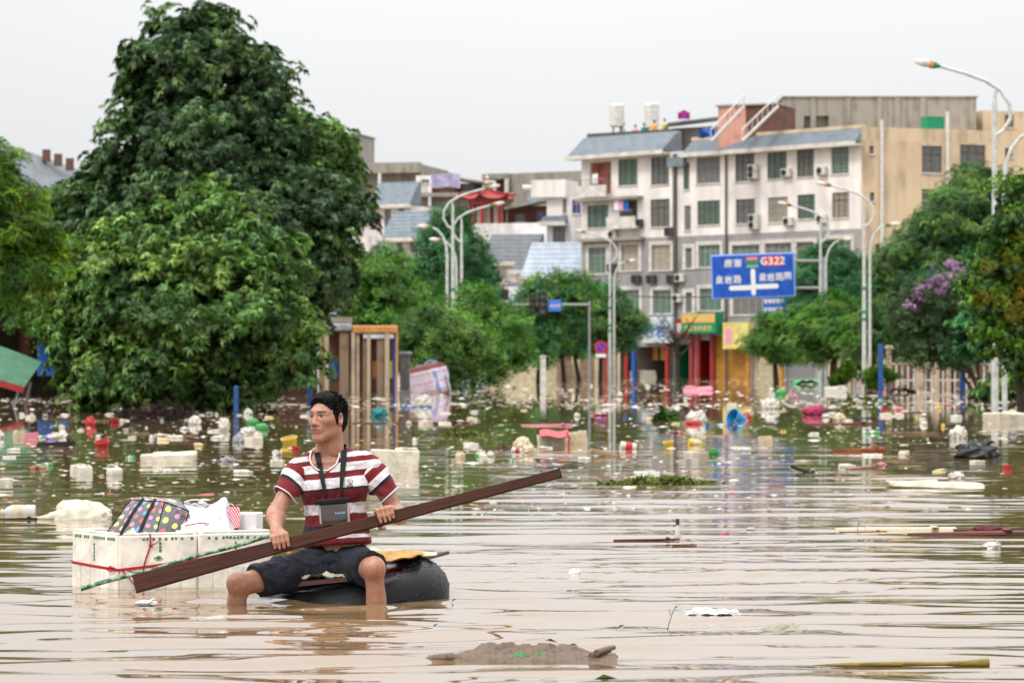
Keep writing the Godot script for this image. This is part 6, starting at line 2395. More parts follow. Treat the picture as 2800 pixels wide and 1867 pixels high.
	# fly seam
	var on2 := func(u: float, v: float, lift: float) -> Vector3:
		var d := (mj(u, v, 13.0) - eye_p).normalized()
		return st.hit(eye_p + d * 12.8, d) - d * lift
	var fm := MB.new()
	var fl := []
	for k in 9:
		fl.append(on2.call(876 + 8.0 * k / 8.0, 1492 + 54.0 * k / 8.0, 0.0))
	fm.tube(fl, [0.0022], 5)
	put(fm, "fly_seam", mat("denim_dark", Color(0.06, 0.07, 0.11), 0.9), sho)
	# lanyard and pouch
	var po := thing("phone_pouch", "clear grey waterproof phone pouch hanging on a black neck strap", "pouch", man_at)
	var strap := mat("strap_black", Color(0.035, 0.035, 0.04), 0.8)
	var paths := [[[866, 1236, 8], [869, 1252, 8], [874, 1275, 7], [880, 1305, 6.5], [886, 1335, 5], [889, 1352, 3.0], [890, 1366, 2.5]], [[938, 1214, 8], [940, 1235, 8], [939, 1262, 7.5], [936, 1295, 6.5], [933, 1325, 5], [932, 1345, 3.0], [931, 1362, 2.5]]]
	for pth in paths:
		var bm := MB.new()
		var L := []
		var R := []
		var fine := []
		for k in pth.size() - 1:
			for j in 4:
				var f := j / 4.0
				fine.append([lerpf(pth[k][0], pth[k + 1][0], f), lerpf(pth[k][1], pth[k + 1][1], f), lerpf(pth[k][2], pth[k + 1][2], f)])
		fine.append(pth[-1])
		for q in fine:
			for e in 2:
				var uu: float = q[0] + (q[2] if e else -q[2])
				var dd := (mj(uu, q[1], 13.0) - eye_p).normalized()
				var p0: Vector3 = sh.hit(eye_p + dd * 12.8, dd)
				var p1: Vector3 = s.hit(eye_p + dd * 12.8, dd)
				var pn := p0 if p0.z > p1.z else p1
				if pn.z < mj(0, 0, 14.05).z:
					pn = mj(uu, q[1], 13.985)
				if e: R.append(pn - dd * 0.009)
				else: L.append(pn - dd * 0.009)
		for k in L.size() - 1:
			bm.quad(L[k + 1], R[k + 1], R[k], L[k])
			var back := Vector3(0, 0, -0.003)
			bm.quad(R[k + 1] + back, L[k + 1] + back, L[k] + back, R[k] + back)
			bm.quad(L[k + 1] + back, L[k + 1], L[k], L[k] + back)
			bm.quad(R[k + 1], R[k + 1] + back, R[k] + back, R[k])
		put(bm, "strap", strap, po)
	var pd := -(on.call(908, 1400, 0.02) as Vector3).z - man_at.z
	pd = minf(pd, 13.84)
	var s_ := pd / FPX
	var pb := Basis(Vector3.BACK, 0.07) * Basis(Vector3.RIGHT, -0.05)
	var pc := mj(914, 1404, pd)
	var bag := MB.new()
	bag.ball(pc, Vector3(42 * s_, 31 * s_, 0.010), 24, 10, func(dd): return 1.0 / pow(pow(absf(dd.x), 6.0) + pow(absf(dd.y), 6.0) + pow(absf(dd.z), 6.0), 1.0 / 6.0), pb)
	var bn := put(bag, "clear_bag", mat("pouch_film", Color(0.27, 0.225, 0.215), 0.16, {"spec": 0.6, "coat": 0.4}), po)
	var rim := MB.new()
	rim.cbox(pc + pb * Vector3(0.034 * 0 - 38 * s_, 0, 0.002), Vector3(0.012, 54 * s_, 0.016), 0.004, pb)
	rim.cbox(pc + pb * Vector3(38 * s_, 0, 0.002), Vector3(0.012, 54 * s_, 0.016), 0.004, pb)
	put(rim, "side_seam", mat("pouch_rim", Color(0.66, 0.62, 0.62), 0.3, {"spec": 0.6}), bn)
	var clip := MB.new()
	clip.cbox(mj(908, 1368, pd - 0.012), Vector3(98 * s_, 0.017, 0.022), 0.004, Basis(Vector3.BACK, 0.09))
	clip.cbox(mj(907, 1374, pd - 0.012), Vector3(90 * s_, 0.010, 0.020), 0.003, Basis(Vector3.BACK, 0.09))
	put(clip, "clip_bar", strap, po)
	var txt := TextMesh.new()
	var f := SystemFont.new()
	f.font_names = PackedStringArray(["Droid Sans"])
	f.font_weight = 700
	txt.font = f
	txt.text = "Tteoobi"
	txt.font_size = 32
	txt.pixel_size = 28.0 * s_ / 112.0
	txt.depth = 0.0015
	var to := node_mesh("lettering", txt, mat("pouch_blue", Color(0.45, 0.75, 0.90), 0.5), po)
	to.position = pc + pb * Vector3(16 * s_, 1.0 * s_, 0.0115)
	to.basis = pb

# ---------------------------------------------------------------- what carries the man
func make_raft() -> void:
	mat("plank_wood", Color(0.33, 0.17, 0.098), 0.6, {"tex": t_wood, "uv": true, "scale3": Vector3(1, 1, 1), "spec": 0.35})
	mat("foam_white", Color(0.95, 0.935, 0.905), 0.75, {"tex": t_grime, "scale": 1.1, "bump": t_foam, "bumps": 0.05})
	mat("ribbon_red", Color(0.66, 0.05, 0.09), 0.6)
	mat("print_green", Color(0.10, 0.50, 0.24), 0.8)
	# plank he paddles with
	var q := board_axis()
	var A: Vector3 = q[2]
	var U: Vector3 = q[3]
	var F: Vector3 = q[4]
	var o := thing("plank", "long dark brown wet plank held across by the man in both hands", "plank", man_at)
	var mb := MB.new()
	var n := 40
	var th := 0.012
	var e := 0.003
	var prof := []
	var L: float = (q[1] - q[0]).length()
	for i in n + 1:
		var t := i / float(n)
		var c: Vector3 = q[0].lerp(q[1], t)
		var h := board_half(t) + 0.0012 * noise.get_noise_1d(t * 40.0)
		var ring := [c - U * (h - e) + F * th, c + U * (h - e) + F * th, c + U * h + F * (th - e), c + U * h - F * (th - e), c + U * (h - e) - F * th, c - U * (h - e) - F * th, c - U * h - F * (th - e), c - U * h + F * (th - e)]
		prof.append(ring)
	for i in n:
		for k in 8:
			var p0: Vector3 = prof[i][k]; var p1: Vector3 = prof[i][(k + 1) % 8]
			var r0: Vector3 = prof[i + 1][k]; var r1: Vector3 = prof[i + 1][(k + 1) % 8]
			var st := mb.v.size()
			mb.quad(p0, r0, r1, p1)
			var x0 := i / float(n) * L * 1.4
			var x1 := (i + 1) / float(n) * L * 1.4
			var w := 0.11 if k % 2 == 0 else 0.02
			mb.uv[st] = Vector2(x0, k * 0.13); mb.uv[st + 1] = Vector2(x1, k * 0.13); mb.uv[st + 2] = Vector2(x1, k * 0.13 + w * 2.0); mb.uv[st + 3] = Vector2(x0, k * 0.13 + w * 2.0)
	for end in 2:
		var ring: Array = prof[0] if end == 0 else prof[n]
		var c: Vector3 = q[0] if end == 0 else q[1]
		for k in 8:
			if end == 0: mb.tri(c, ring[k], ring[(k + 1) % 8])
			else: mb.tri(c, ring[(k + 1) % 8], ring[k])
	put(mb, "board", mats["plank_wood"], o)
	mb = MB.new()
	var nl: Vector3 = q[1] - A * 0.085 + U * (board_half(0.96) - 0.004)
	mb.tube([nl, nl + U * 0.018 - A * 0.002, nl + U * 0.018 - A * 0.012], [0.002], 5)
	put(mb, "nail", mat("rust", Color(0.16, 0.10, 0.08), 0.7), o)
	# wrapped green pole beside it
	var po := thing("bamboo_pole", "thin pole wrapped in green patterned film lying along the plank", "pole", man_at)
	mb = MB.new()
	var g0 := mj(220, 1610, 13.42)
	var g1 := mj(735, 1466, 13.62)
	var pts := []
	for k in 20:
		pts.append(g0.lerp(g1, k / 19.0) + Vector3(0, 0.003 * sin(k * 0.7), 0))
	mb.tube(pts, [0.0115, 0.0112, 0.011, 0.0105, 0.01, 0.0095, 0.009], 10)
	var film_n := noise_img(0.05, 55, 128, 3)
	var tf := tex(128, 128, func(x, y):
		var v: float = film_n.get_pixel(x, y).r
		if v > 0.66: return Color(0.55, 0.72, 0.80)
		if v > 0.56: return Color(0.62, 0.62, 0.18)
		if v > 0.36: return Color(0.10, 0.38, 0.22)
		return Color(0.05, 0.22, 0.17))
	put(mb, "shaft", mat("film_green", Color.WHITE, 0.35, {"tex": tf, "scale": 4.0}), po)
	# drips off the plank's tip
	var dr := thing("water_drips", "water drops falling from the raised end of the plank", "water drops", q[1] + man_at)
	dr.set_meta("kind", "stuff")
	mb = MB.new()
	var r := RandomNumberGenerator.new()
	r.seed = 9
	for k in 26:
		var f := r.randf()
		var p := Vector3(0.004 + f * 0.015, -0.03 - f * 0.11, 0)
		if k > 9:
			p = (q[0] as Vector3).lerp(q[1], r.randf_range(0.86, 0.97)) - (q[1] as Vector3) + Vector3(0, -0.04 - r.randf() * 0.22, 0)
		mb.ball(p, Vector3(0.0022, r.randf_range(0.003, 0.007), 0.0022), 6, 5)
	put(mb, "drops", mat("drop", Color(0.85, 0.86, 0.88), 0.08, {"spec": 0.7}), dr)
	inner_tube()
	foam_boxes()

func inner_tube() -> void:
	var c := at(962, 1640, 14.12) * Vector3(1, 0, 1)
	var o := thing("inner_tube", "big black wet rubber inner tube the man sits on", "inner tube", c)
	o.position.y = -0.03
	o.basis = Basis(Vector3.BACK, 0.174) * Basis(Vector3.RIGHT, 0.14)
	var mb := MB.new()
	var R := 0.345
	var nu := 80
	var nv := 28
	var pos := []
	for i in nu:
		var a := TAU * i / nu
		for j in nv:
			var b := TAU * j / nv
			var rr := 0.145 + 0.0022 * sin(a * 23.0) * maxf(0.0, -cos(b)) + 0.003 * noise.get_noise_2d(a * 3.0, b * 2.0)
			var d := Vector3(cos(a) * cos(b), sin(b), -sin(a) * cos(b))
			mb.vert(Vector3(cos(a), 0, -sin(a)) * R + d * rr, d, Vector2(i / float(nu) * 4.0, j / float(nv)))
	for i in nu:
		for j in nv:
			var a := i * nv + j
			var b := ((i + 1) % nu) * nv + j
			var a2 := i * nv + (j + 1) % nv
			var b2 := ((i + 1) % nu) * nv + (j + 1) % nv
			mb.face(a, b, b2); mb.face(a, b2, a2)
	put(mb, "tube", mat("rubber_black", Color(0.10, 0.10, 0.105), 0.38, {"tex": t_speck, "scale": 3.0, "spec": 0.25, "bump": t_lump, "bumps": 0.06}), o)
	mb = MB.new()
	for k in 3:
		var y := 0.05 * (k - 1)
		var pts := []
		for i in 61:
			var a := TAU * i / 60.0
			var b := y / 0.145
			pts.append(Vector3(cos(a), 0, -sin(a)) * (R + cos(b) * 0.1455) + Vector3(0, sin(b) * 0.1455, 0))
		mb.tube(pts, [0.0022], 4, false)
	put(mb, "mould_line", mats["rubber_black"], o)
	# beads of water on the rubber
	mb = MB.new()
	var r := RandomNumberGenerator.new()
	r.seed = 19
	for k in 260:
		var a := r.randf_range(-0.9, 0.9)
		var b := r.randf_range(-0.1, 1.9)
		var d := Vector3(cos(a) * cos(b), sin(b), -sin(a) * cos(b))
		mb.ball(Vector3(cos(a), 0, -sin(a)) * R + d * 0.145, Vector3.ONE * r.randf_range(0.0015, 0.004), 6, 4)
	var bd := put(mb, "water_beads", mat("bead", Color(0.13, 0.135, 0.14), 0.05, {"spec": 0.7}), o)
	bd.set_meta("kind", "stuff")
	# red board on top
	var bo := thing("seat_board", "dark red painted board lying across the inner tube under the man", "board", man_at)
	var b0 := mj(690, 1603, 13.80)
	var b1 := mj(1000, 1572, 13.80)
	var b2 := mj(1222, 1512, 14.50)
	var b3 := mj(905, 1532, 14.50)
	b2 = mj(1222, 1513, 14.42)
	b3 = mj(1180, 1524, 14.55)
	mb = MB.new()
	var tdown := Vector3(0, -0.022, 0)
	# two boards: the front one he sits on, and a narrow one that sticks out behind
	var f3 := b0 + (mj(860, 1560, 14.22) - mj(690, 1603, 13.80))
	var f2 := b1 + (f3 - b0)
	mb.quad(b0, b1, f2, f3); mb.quad(f3 + tdown, f2 + tdown, b1 + tdown, b0 + tdown)
	mb.quad(b0 + tdown, b1 + tdown, b1, b0); mb.quad(b1 + tdown, f2 + tdown, f2, b1); mb.quad(f2 + tdown, f3 + tdown, f3, f2); mb.quad(f3 + tdown, b0 + tdown, b0, f3)
	put(mb, "board", mat("red_varnish", Color(0.40, 0.085, 0.06), 0.25, {"tex": t_wood, "scale": 2.0, "coat": 0.7, "coatr": 0.1}), bo)
	var so := thing("red_plank", "thin dark red slat sticking out behind the inner tube", "plank", man_at)
	mb = MB.new()
	var s0 := mj(985, 1575, 13.95)
	var s1 := mj(1220, 1511, 14.40)
	var sx := (s1 - s0).normalized()
	mb.cbox((s0 + s1) * 0.5, Vector3((s1 - s0).length(), 0.018, 0.05), 0.003, Basis(sx, Vector3.BACK.cross(sx).normalized(), sx.cross(Vector3.BACK.cross(sx).normalized())))
	put(mb, "slat", mats["red_varnish"], so)
	# cloths
	var cr := mat("cloth_cream", Color(0.78, 0.77, 0.68), 0.9, {"tex": t_grime, "scale": 4.0})
	var ye := mat("cloth_yellow", Color(0.86, 0.68, 0.40), 0.85, {"tex": t_grime, "scale": 4.0, "back": Color(0.3, 0.2, 0.1)})
	mb = MB.new()
	mb.sheet(func(a, b): return mj(lerpf(812, 985, a), lerpf(1588, 1560, b) - 12.0 * noise.get_noise_2d(a * 5.0, b * 3.0) - 10.0 * sin(a * PI), lerpf(13.80, 14.02, b)) + Vector3(0, 0.004, 0.01 * sin(a * 14.0)), 30, 10, 0.006)
	var co := put(mb, "cream_cloth", cr, self)
	co.position = man_at
	tag(co, "crumpled cream cloth on the red board under the man", "cloth")
	mb = MB.new()
	mb.sheet(func(a, b): return mj(lerpf(1000, 1155, a), lerpf(1545 - 28 * a, 1512 - 8 * a, b) - 16.0 * (1.0 - a) * sin(b * PI) - 5.0 * noise.get_noise_2d(a * 3.0, b * 4.0 + 9.0), lerpf(13.98, 14.3, b)) + Vector3(0, 0, 0.006 * sin(a * 9.0 + b * 5.0)), 34, 14, 0.006)
	var yo := put(mb, "yellow_cloth", ye, self)
	yo.position = man_at
	tag(yo, "crumpled yellow orange cloth draped over the inner tube behind the man", "cloth")
	mb = MB.new()
	mb.sheet(func(a, b): return mj(lerpf(1005, 1195, a), lerpf(1520 - 4 * a, 1500 + 12 * a, b) - 6.0 * noise.get_noise_2d(a * 4.0, b * 4.0 + 3.0), lerpf(14.15, 14.42, b)), 26, 8, 0.005)
	var wo := put(mb, "pale_sheet", mat("sheet_pale", Color(0.86, 0.80, 0.70), 0.85, {"tex": t_grime, "scale": 3.0}), self)
	wo.position = man_at
	tag(wo, "pale creased sheet spread behind the yellow cloth on the tube", "cloth")

func foam_box(label: String, pc: Array, y0: float, y1: float, th: float) -> Node3D:
	# pc: four corners on the water, counter-clockwise seen from above starting with the near left one
	var ce: Vector3 = (pc[0] + pc[1] + pc[2] + pc[3]) * 0.25
	var o := thing("foam_box", label, "box", ce, "foam boxes towed by the man")
	var p := []
	for c in pc:
		p.append(c - ce)
	var mb := MB.new()
	var e := 0.008
	for k in 4:
		var a: Vector3 = p[k]
		var b: Vector3 = p[(k + 1) % 4]
		var d := (b - a).normalized()
		var nn := d.cross(Vector3.UP)
		var mid := (a + b) * 0.5 - nn * th * 0.5
		var len_ := (b - a).length() - (2.0 * th if k % 2 else 0.0)
		mb.cbox(mid + Vector3.UP * (y0 + y1) * 0.5, Vector3(len_, y1 - y0, th), e, Basis(d, Vector3.UP, nn))
	var w := put(mb, "walls", mats["foam_white"], o)
	mb = MB.new()
	mb.quad(p[0] * 0.97 + Vector3.UP * (y0 + 0.02), p[1] * 0.97 + Vector3.UP * (y0 + 0.02), p[2] * 0.97 + Vector3.UP * (y0 + 0.02), p[3] * 0.97 + Vector3.UP * (y0 + 0.02))
	put(mb, "floor", mats["foam_white"], o)
	# rim raised a little, uneven
	mb = MB.new()
	for k in 4:
		var a: Vector3 = p[k]
		var b: Vector3 = p[(k + 1) % 4]
		var d := (b - a).normalized()
		var nn := d.cross(Vector3.UP)
		mb.cbox((a + b) * 0.5 - nn * th * 0.5 + Vector3.UP * (y1 + 0.006), Vector3((b - a).length() - 2.0 * th + 0.004, 0.014, th * 0.55), 0.004, Basis(d, Vector3.UP, nn))
	put(mb, "rim", mats["foam_white"], w)
	# moulded ribs low on the sides
	mb = MB.new()
	for k in 2:
		var kk := 0 if k == 0 else 3
		var a: Vector3 = p[kk]
		var b: Vector3 = p[(kk + 1) % 4]
		var d := (b - a).normalized()
		var nn := d.cross(Vector3.UP)
		var cnt := 5
		for i in cnt:
			var x := a.lerp(b, (i + 0.5) / cnt)
			mb.cbox(x + nn * 0.001 + Vector3.UP * (y0 + 0.10), Vector3((b - a).length() / cnt - 0.006, 0.20, 0.006), 0.0025, Basis(d, Vector3.UP, nn))
	put(mb, "side_panel", mats["foam_white"], w)
	return o

func foam_boxes() -> void:
	var d0 := 14.45
	# corners on the water: left face 183-325, front 325-540-745
	var A := on_water(325, 1608)
	var L := on_water(183, 1612) + Vector3(0, 0, 0)
	L = at(183, 1600, 14.72) * Vector3(1, 0, 1)
	A = at(325, 1608, 14.50) * Vector3(1, 0, 1)
	var M := at(540, 1600, 14.62) * Vector3(1, 0, 1)
	var E := at(747, 1592, 14.74) * Vector3(1, 0, 1)
	var back := L - A
	var deep := back + Vector3(0, 0, -0.18)
	var y1 := 0.275
	foam_box("white foam box with green print, nearer the camera side corner, tied with red ribbon".replace("nearer the camera side corner, ", ""), [A, M - (M - A).normalized() * 0.003, M - (M - A).normalized() * 0.003 + deep, A + deep], -0.09, y1, 0.025)
	foam_box("white foam box behind the brown plank, joined to the ribboned box", [M + (E - M).normalized() * 0.003, E, E + deep, M + (E - M).normalized() * 0.003 + deep], -0.09, y1 + 0.004, 0.025)
	var fdir := (M - A).normalized()
	var fn := fdir.cross(Vector3.UP)
	var sdir := (A - (A + deep)).normalized()
	var sn := sdir.cross(Vector3.UP)
	# green print along the top edges and down the middle
	var r := RandomNumberGenerator.new()
	r.seed = 23
	var pr := thing("green_print", "rows of small green printed marks on the foam boxes", "print", Vector3.ZERO)
	var keys := GLYPHS.keys()
	var gm := MB.new()
	var flen := (E - A).length()
	var x := 0.012
	while x < flen - 0.03:
		if r.randf() < 0.72 and absf(x - (M - A).length()) > 0.03:
			glyph(gm, keys[r.randi() % keys.size()], A + fdir * x + fn * 0.0006 + Vector3.UP * (y1 - 0.026 + r.randf_range(-0.002, 0.002)), fdir, Vector3.UP, 0.013, 0.15, 0.0008)
		x += 0.019 if r.randf() < 0.7 else 0.032
	x = 0.02
	var slen := deep.length()
	var S0 := A + deep
	while x < slen - 0.02:
		if r.randf() < 0.8:
			glyph(gm, keys[r.randi() % keys.size()], S0 + sdir * x + sn * 0.0006 + Vector3.UP * (y1 - 0.028), sdir, Vector3.UP, 0.015, 0.15, 0.0008)
		x += 0.021
	for k in 5:
		glyph(gm, keys[k], S0 + sdir * (slen * 0.46) + sn * 0.0006 + Vector3.UP * (y1 - 0.065 - k * 0.019), sdir, Vector3.UP, 0.014, 0.14, 0.0008)
	for k in 3:
		glyph(gm, keys[k + 2], A + fdir * 0.205 + fn * 0.0006 + Vector3.UP * (y1 - 0.05 - k * 0.018), fdir, Vector3.UP, 0.014, 0.14, 0.0008)
		glyph(gm, keys[k + 1], A + fdir * 0.60 + fn * 0.0006 + Vector3.UP * (y1 - 0.05 - k * 0.016), fdir, Vector3.UP, 0.010, 0.14, 0.0008)
	put(gm, "lettering", mats["print_green"], pr)
	# leaf emblem
	gm = MB.new()
	var ec := A + fdir * 0.203 + fn * 0.001 + Vector3.UP * (y1 - 0.115)
	for k in 7:
		var an := PI * (0.08 + 0.84 * k / 6.0)
		var tip := ec + fdir * cos(an) * 0.020 + Vector3.UP * (sin(an) * 0.020 - 0.008)
		gm.tube([ec - Vector3.UP * 0.010, ec.lerp(tip, 0.6), tip], [0.0012, 0.0022, 0.0006], 5)
	var pts := []
	for k in 17:
		var an := PI * (0.9 + 1.0 * k / 16.0)
		pts.append(ec + fdir * cos(an) * 0.022 + Vector3.UP * sin(an) * 0.014)
	gm.tube(pts, [0.0016], 5)
	put(gm, "leaf_emblem", mats["print_green"], pr)
	# red ribbon
	var rb := thing("red_ribbon", "red plastic ribbon tied round both foam boxes with loose ends", "ribbon", Vector3.ZERO)
	var yb := 0.105
	var run := func(called: String, arr: Array, rad: float) -> void:
		var m := MB.new()
		m.tube(arr, [rad], 6)
		put(m, called, mats["ribbon_red"], rb)
	var on := 0.0035
	var line := [S0 + sn * on + Vector3.UP * (yb + 0.012), S0.lerp(A, 0.5) + sn * on + Vector3.UP * (yb + 0.004), A + (sn + fn) * on + Vector3.UP * yb, A + fdir * 0.17 + fn * (on + 0.002) + Vector3.UP * (yb + 0.016), M + fn * (on + 0.002) + Vector3.UP * (yb + 0.046), E + fn * on + Vector3.UP * (yb + 0.074)]
	run.call("band", line, 0.0042)
	var line2 := []
	for p in line:
		line2.append(p + Vector3(0, -0.007, 0.001))
	run.call("band", line2, 0.0035)
	var kx := A + fdir * 0.158
	run.call("upright", [kx + fn * on + Vector3.UP * (y1 + 0.008), kx + fdir * 0.004 + fn * on + Vector3.UP * (y1 - 0.05), kx - fdir * 0.018 + fn * 0.004 + Vector3.UP * (y1 - 0.11), kx - fdir * 0.034 + fn * 0.005 + Vector3.UP * (yb + 0.006), kx - fdir * 0.035 + fn * 0.004 + Vector3.UP * (yb - 0.06)], 0.0045)
	run.call("loose_end", [kx + fdir * 0.004 + fn * 0.006 + Vector3.UP * (y1 - 0.05), kx + fdir * 0.03 + fn * 0.012 + Vector3.UP * (y1 - 0.04), kx + fdir * 0.055 + fn * 0.02 + Vector3.UP * (y1 - 0.022)], 0.003)
	run.call("knot", [kx - fdir * 0.004 + fn * 0.008 + Vector3.UP * (y1 - 0.046), kx + fdir * 0.012 + fn * 0.009 + Vector3.UP * (y1 - 0.055)], 0.007)
	var k0 := A - sdir * 0.01 + sn * 0.006 + Vector3.UP * yb
	run.call("bow", [k0, k0 - sdir * 0.06 + Vector3.UP * 0.012 + sn * 0.01, k0 - sdir * 0.085 + Vector3.UP * -0.004 + sn * 0.014, k0 - sdir * 0.06 + Vector3.UP * -0.016 + sn * 0.01, k0 + sdir * 0.005], 0.0035)
	run.call("loose_end", [A + fdir * 0.01 + fn * 0.006 + Vector3.UP * yb, A + fdir * 0.05 + fn * 0.012 + Vector3.UP * (yb - 0.045), A + fdir * 0.09 + fn * 0.02 + Vector3.UP * (yb - 0.10), A + fdir * 0.10 + fn * 0.03 + Vector3.UP * 0.0], 0.0035)
	run.call("loose_end", [A + fdir * 0.02 + fn * 0.006 + Vector3.UP * yb, A + fdir * 0.09 + fn * 0.01 + Vector3.UP * (yb - 0.02), A + fdir * 0.14 + fn * 0.016 + Vector3.UP * (yb - 0.04)], 0.0025)
	# bags in the boxes
	dotted_bag(y1)
	silver_bag(y1)
	striped_bag(y1)

func dotted_bag(y1: float) -> void:
	var o := thing("dotted_bag", "black carry bag with coloured polka dots and black straps in the foam box", "bag", at(410, 1400, 14.8))
	var s := 14.8 / FPX
	var p := func(u: float, v: float, dz: float) -> Vector3: return Vector3((u - 410) * s, (1400 - v) * s, dz)
	# body: front sloping face, top ridge, end face
	var f0: Vector3 = p.call(292, 1462, 0.10); var f1: Vector3 = p.call(432, 1468, 0.14)
	var t0: Vector3 = p.call(352, 1368, -0.06); var t1: Vector3 = p.call(448, 1372, -0.02)
	var e1: Vector3 = p.call(500, 1462, 0.02); var et: Vector3 = p.call(482, 1366, -0.12)
	var em: Vector3 = p.call(512, 1398, -0.06)
	var tb: Vector3 = p.call(385, 1362, -0.16)
	var bb0: Vector3 = p.call(310, 1462, -0.2); var bb1: Vector3 = p.call(500, 1462, -0.2)
	var tx := 0.02
	# dots printed in a texture over the faces
	var dots := [Color(0.92, 0.80, 0.20), Color(0.10, 0.55, 0.85), Color(0.90, 0.10, 0.16), Color(0.90, 0.40, 0.60)]
	var r := RandomNumberGenerator.new()
	r.seed = 6
	var pick := []
	for k in 400:
		pick.append(dots[r.randi() % 4])
	var td := tex(256, 256, func(x, y):
		var cx := int(x / 51.2)
		var off := 25.6 * (cx % 2)
		var cy := int((y + off) / 51.2)
		var dx: float = x - cx * 51.2 - 25.6
		var dy: float = y + off - cy * 51.2 - 25.6
		if dx * dx + dy * dy < 196.0:
			return pick[(cx * 9 + (cy % 8) * 5) % 400]
		return Color(0.035, 0.032, 0.035))
	var m := mat("dotted_film", Color.WHITE, 0.15, {"tex": td, "uv": true, "spec": 0.8, "coat": 1.0, "coatr": 0.1})
	var mb := MB.new()
	var patch := func(a: Vector3, b: Vector3, c: Vector3, d: Vector3, su: float, sv: float, bulge: float) -> void:
		var st := mb.v.size()
		var nn := (b - a).cross(d - a).normalized()
		mb.sheet(func(x, y):
			var q: Vector3 = a.lerp(b, x).lerp(d.lerp(c, x), y)
			return q + nn * (bulge * sin(PI * x) * sin(PI * y) + 0.004 * noise.get_noise_2d(x * 7.0 + su, y * 7.0 + sv)), 14, 12)
		for i in range(st, mb.v.size()):
			mb.uv[i] = Vector2(mb.uv[i].x * su, mb.uv[i].y * sv)
	patch.call(f0, f1, t1, t0, 1.15, 0.95, 0.012)
	patch.call(f1, e1, em, t1, 0.5, 0.6, 0.008)
	patch.call(t1, em, et, tb, 0.45, 0.3, 0.004)
	patch.call(t0, t1, tb, p.call(360, 1364, -0.16), 0.9, 0.3, 0.002)
	patch.call(e1, bb1, et, em, 0.5, 0.7, 0.0)
	patch.call(bb1, bb0, tb, et, 1.0, 0.7, 0.0)
	patch.call(bb0, f0, t0, tb, 0.6, 0.7, 0.0)
	put(mb, "body", m, o)
	for q in [[0.30, 0.33], [0.66, 0.70]]:
		var sb := MB.new()
		var a: Vector3 = f0.lerp(f1, q[0])
		var b: Vector3 = t0.lerp(t1, q[1])
		var nn := (f1 - f0).cross(t0 - f0).normalized()
		var arr := []
		for k in 9:
			var f := k / 8.0
			arr.append(a.lerp(b, f) + nn * (0.003 + 0.012 * sin(PI * f)))
		arr.append(b + Vector3(0.004, 0.012, -0.02))
		for k in arr.size() - 1:
			var x0 := (f1 - f0).normalized() * 0.0085
			sb.quad(arr[k] - x0, arr[k] + x0, arr[k + 1] + x0, arr[k + 1] - x0)
			sb.quad(arr[k] + x0 - nn * 0.003, arr[k] - x0 - nn * 0.003, arr[k + 1] - x0 - nn * 0.003, arr[k + 1] + x0 - nn * 0.003)
		put(sb, "strap", mats["strap_black"], o)
	for e in [[f1, t1], [t1, em], [em, e1], [t0, t1], [f0, t0]]:
		var sb := MB.new()
		sb.tube([e[0], (e[0] as Vector3).lerp(e[1], 0.5), e[1]], [0.0035], 5)
		put(sb, "piping", mats["strap_black"], o)

func silver_bag(y1: float) -> void:
	var o := thing("silver_bag", "crumpled silver white carry bag with looped handle between two other bags", "bag", at(575, 1410, 14.85))
	var s := 14.85 / FPX
	var m := mat("silver_film", Color(0.80, 0.80, 0.83), 0.28, {"metal": 0.35, "spec": 0.6})
	var nz := FastNoiseLite.new()
	nz.seed = 14
	nz.frequency = 1.0
	nz.fractal_octaves = 2
	var mb := MB.new()
	# outline rises from the left shoulder to a peak at the right, then falls to the box
	var top := func(x: float) -> float:
		return lerpf(lerpf(1376, 1385, x / 0.45) if x < 0.45 else lerpf(1385, 1362, (x - 0.45) / 0.3), 1430.0, smoothstep(0.78, 1.0, x))
	mb.sheet(func(x, y):
		var u := lerpf(498.0, 640.0, x)
		var v := lerpf(1465.0, top.call(x), y)
		var z: float = 0.10 * (1.0 - y) + 0.05 * sin(PI * x) * (1.0 - y * y) - 0.08 * y
		z += 0.03 * nz.get_noise_2d(x * 2.6 + y, y * 2.2)
		return Vector3((u - 575) * s, (1410 - v) * s + 0.008 * nz.get_noise_2d(x * 6.0, y * 4.0 + 5.0) * y, z), 36, 22)
	mb.sheet(func(x, y):
		var u := lerpf(640.0, 498.0, x)
		var v := lerpf(1465.0, top.call(1.0 - x), y)
		return Vector3((u - 575) * s, (1410 - v) * s + 0.008 * nz.get_noise_2d((1.0 - x) * 6.0, y * 4.0 + 5.0) * y, -0.16 * (1.0 - y) - 0.08), 36, 12)
	put(mb, "bag", m, o)
	for q in [[505, 1372, 545, 1366, 570, 1380], [520, 1392, 530, 1372, 552, 1388]]:
		mb = MB.new()
		var arr := []
		for k in 13:
			var f := k / 12.0
			var a := Vector3((q[0] - 575) * s, (1410 - q[1]) * s, 0.03)
			var b := Vector3((q[2] - 575) * s, (1410 - q[3]) * s + 0.02, 0.05)
			var c := Vector3((q[4] - 575) * s, (1410 - q[5]) * s, 0.03)
			arr.append(a.lerp(b, f).lerp(b.lerp(c, f), f))
		mb.tube(arr, [0.0035], 7)
		put(mb, "handle", mats["sign_white"], o)
	mb = MB.new()
	mb.tube([Vector3((512 - 575) * s, (1410 - 1434) * s, 0.105), Vector3((550 - 575) * s, (1410 - 1426) * s, 0.13), Vector3((578 - 575) * s, (1410 - 1428) * s, 0.12)], [0.003], 5)
	put(mb, "red_cord", mats["ribbon_red"], o)

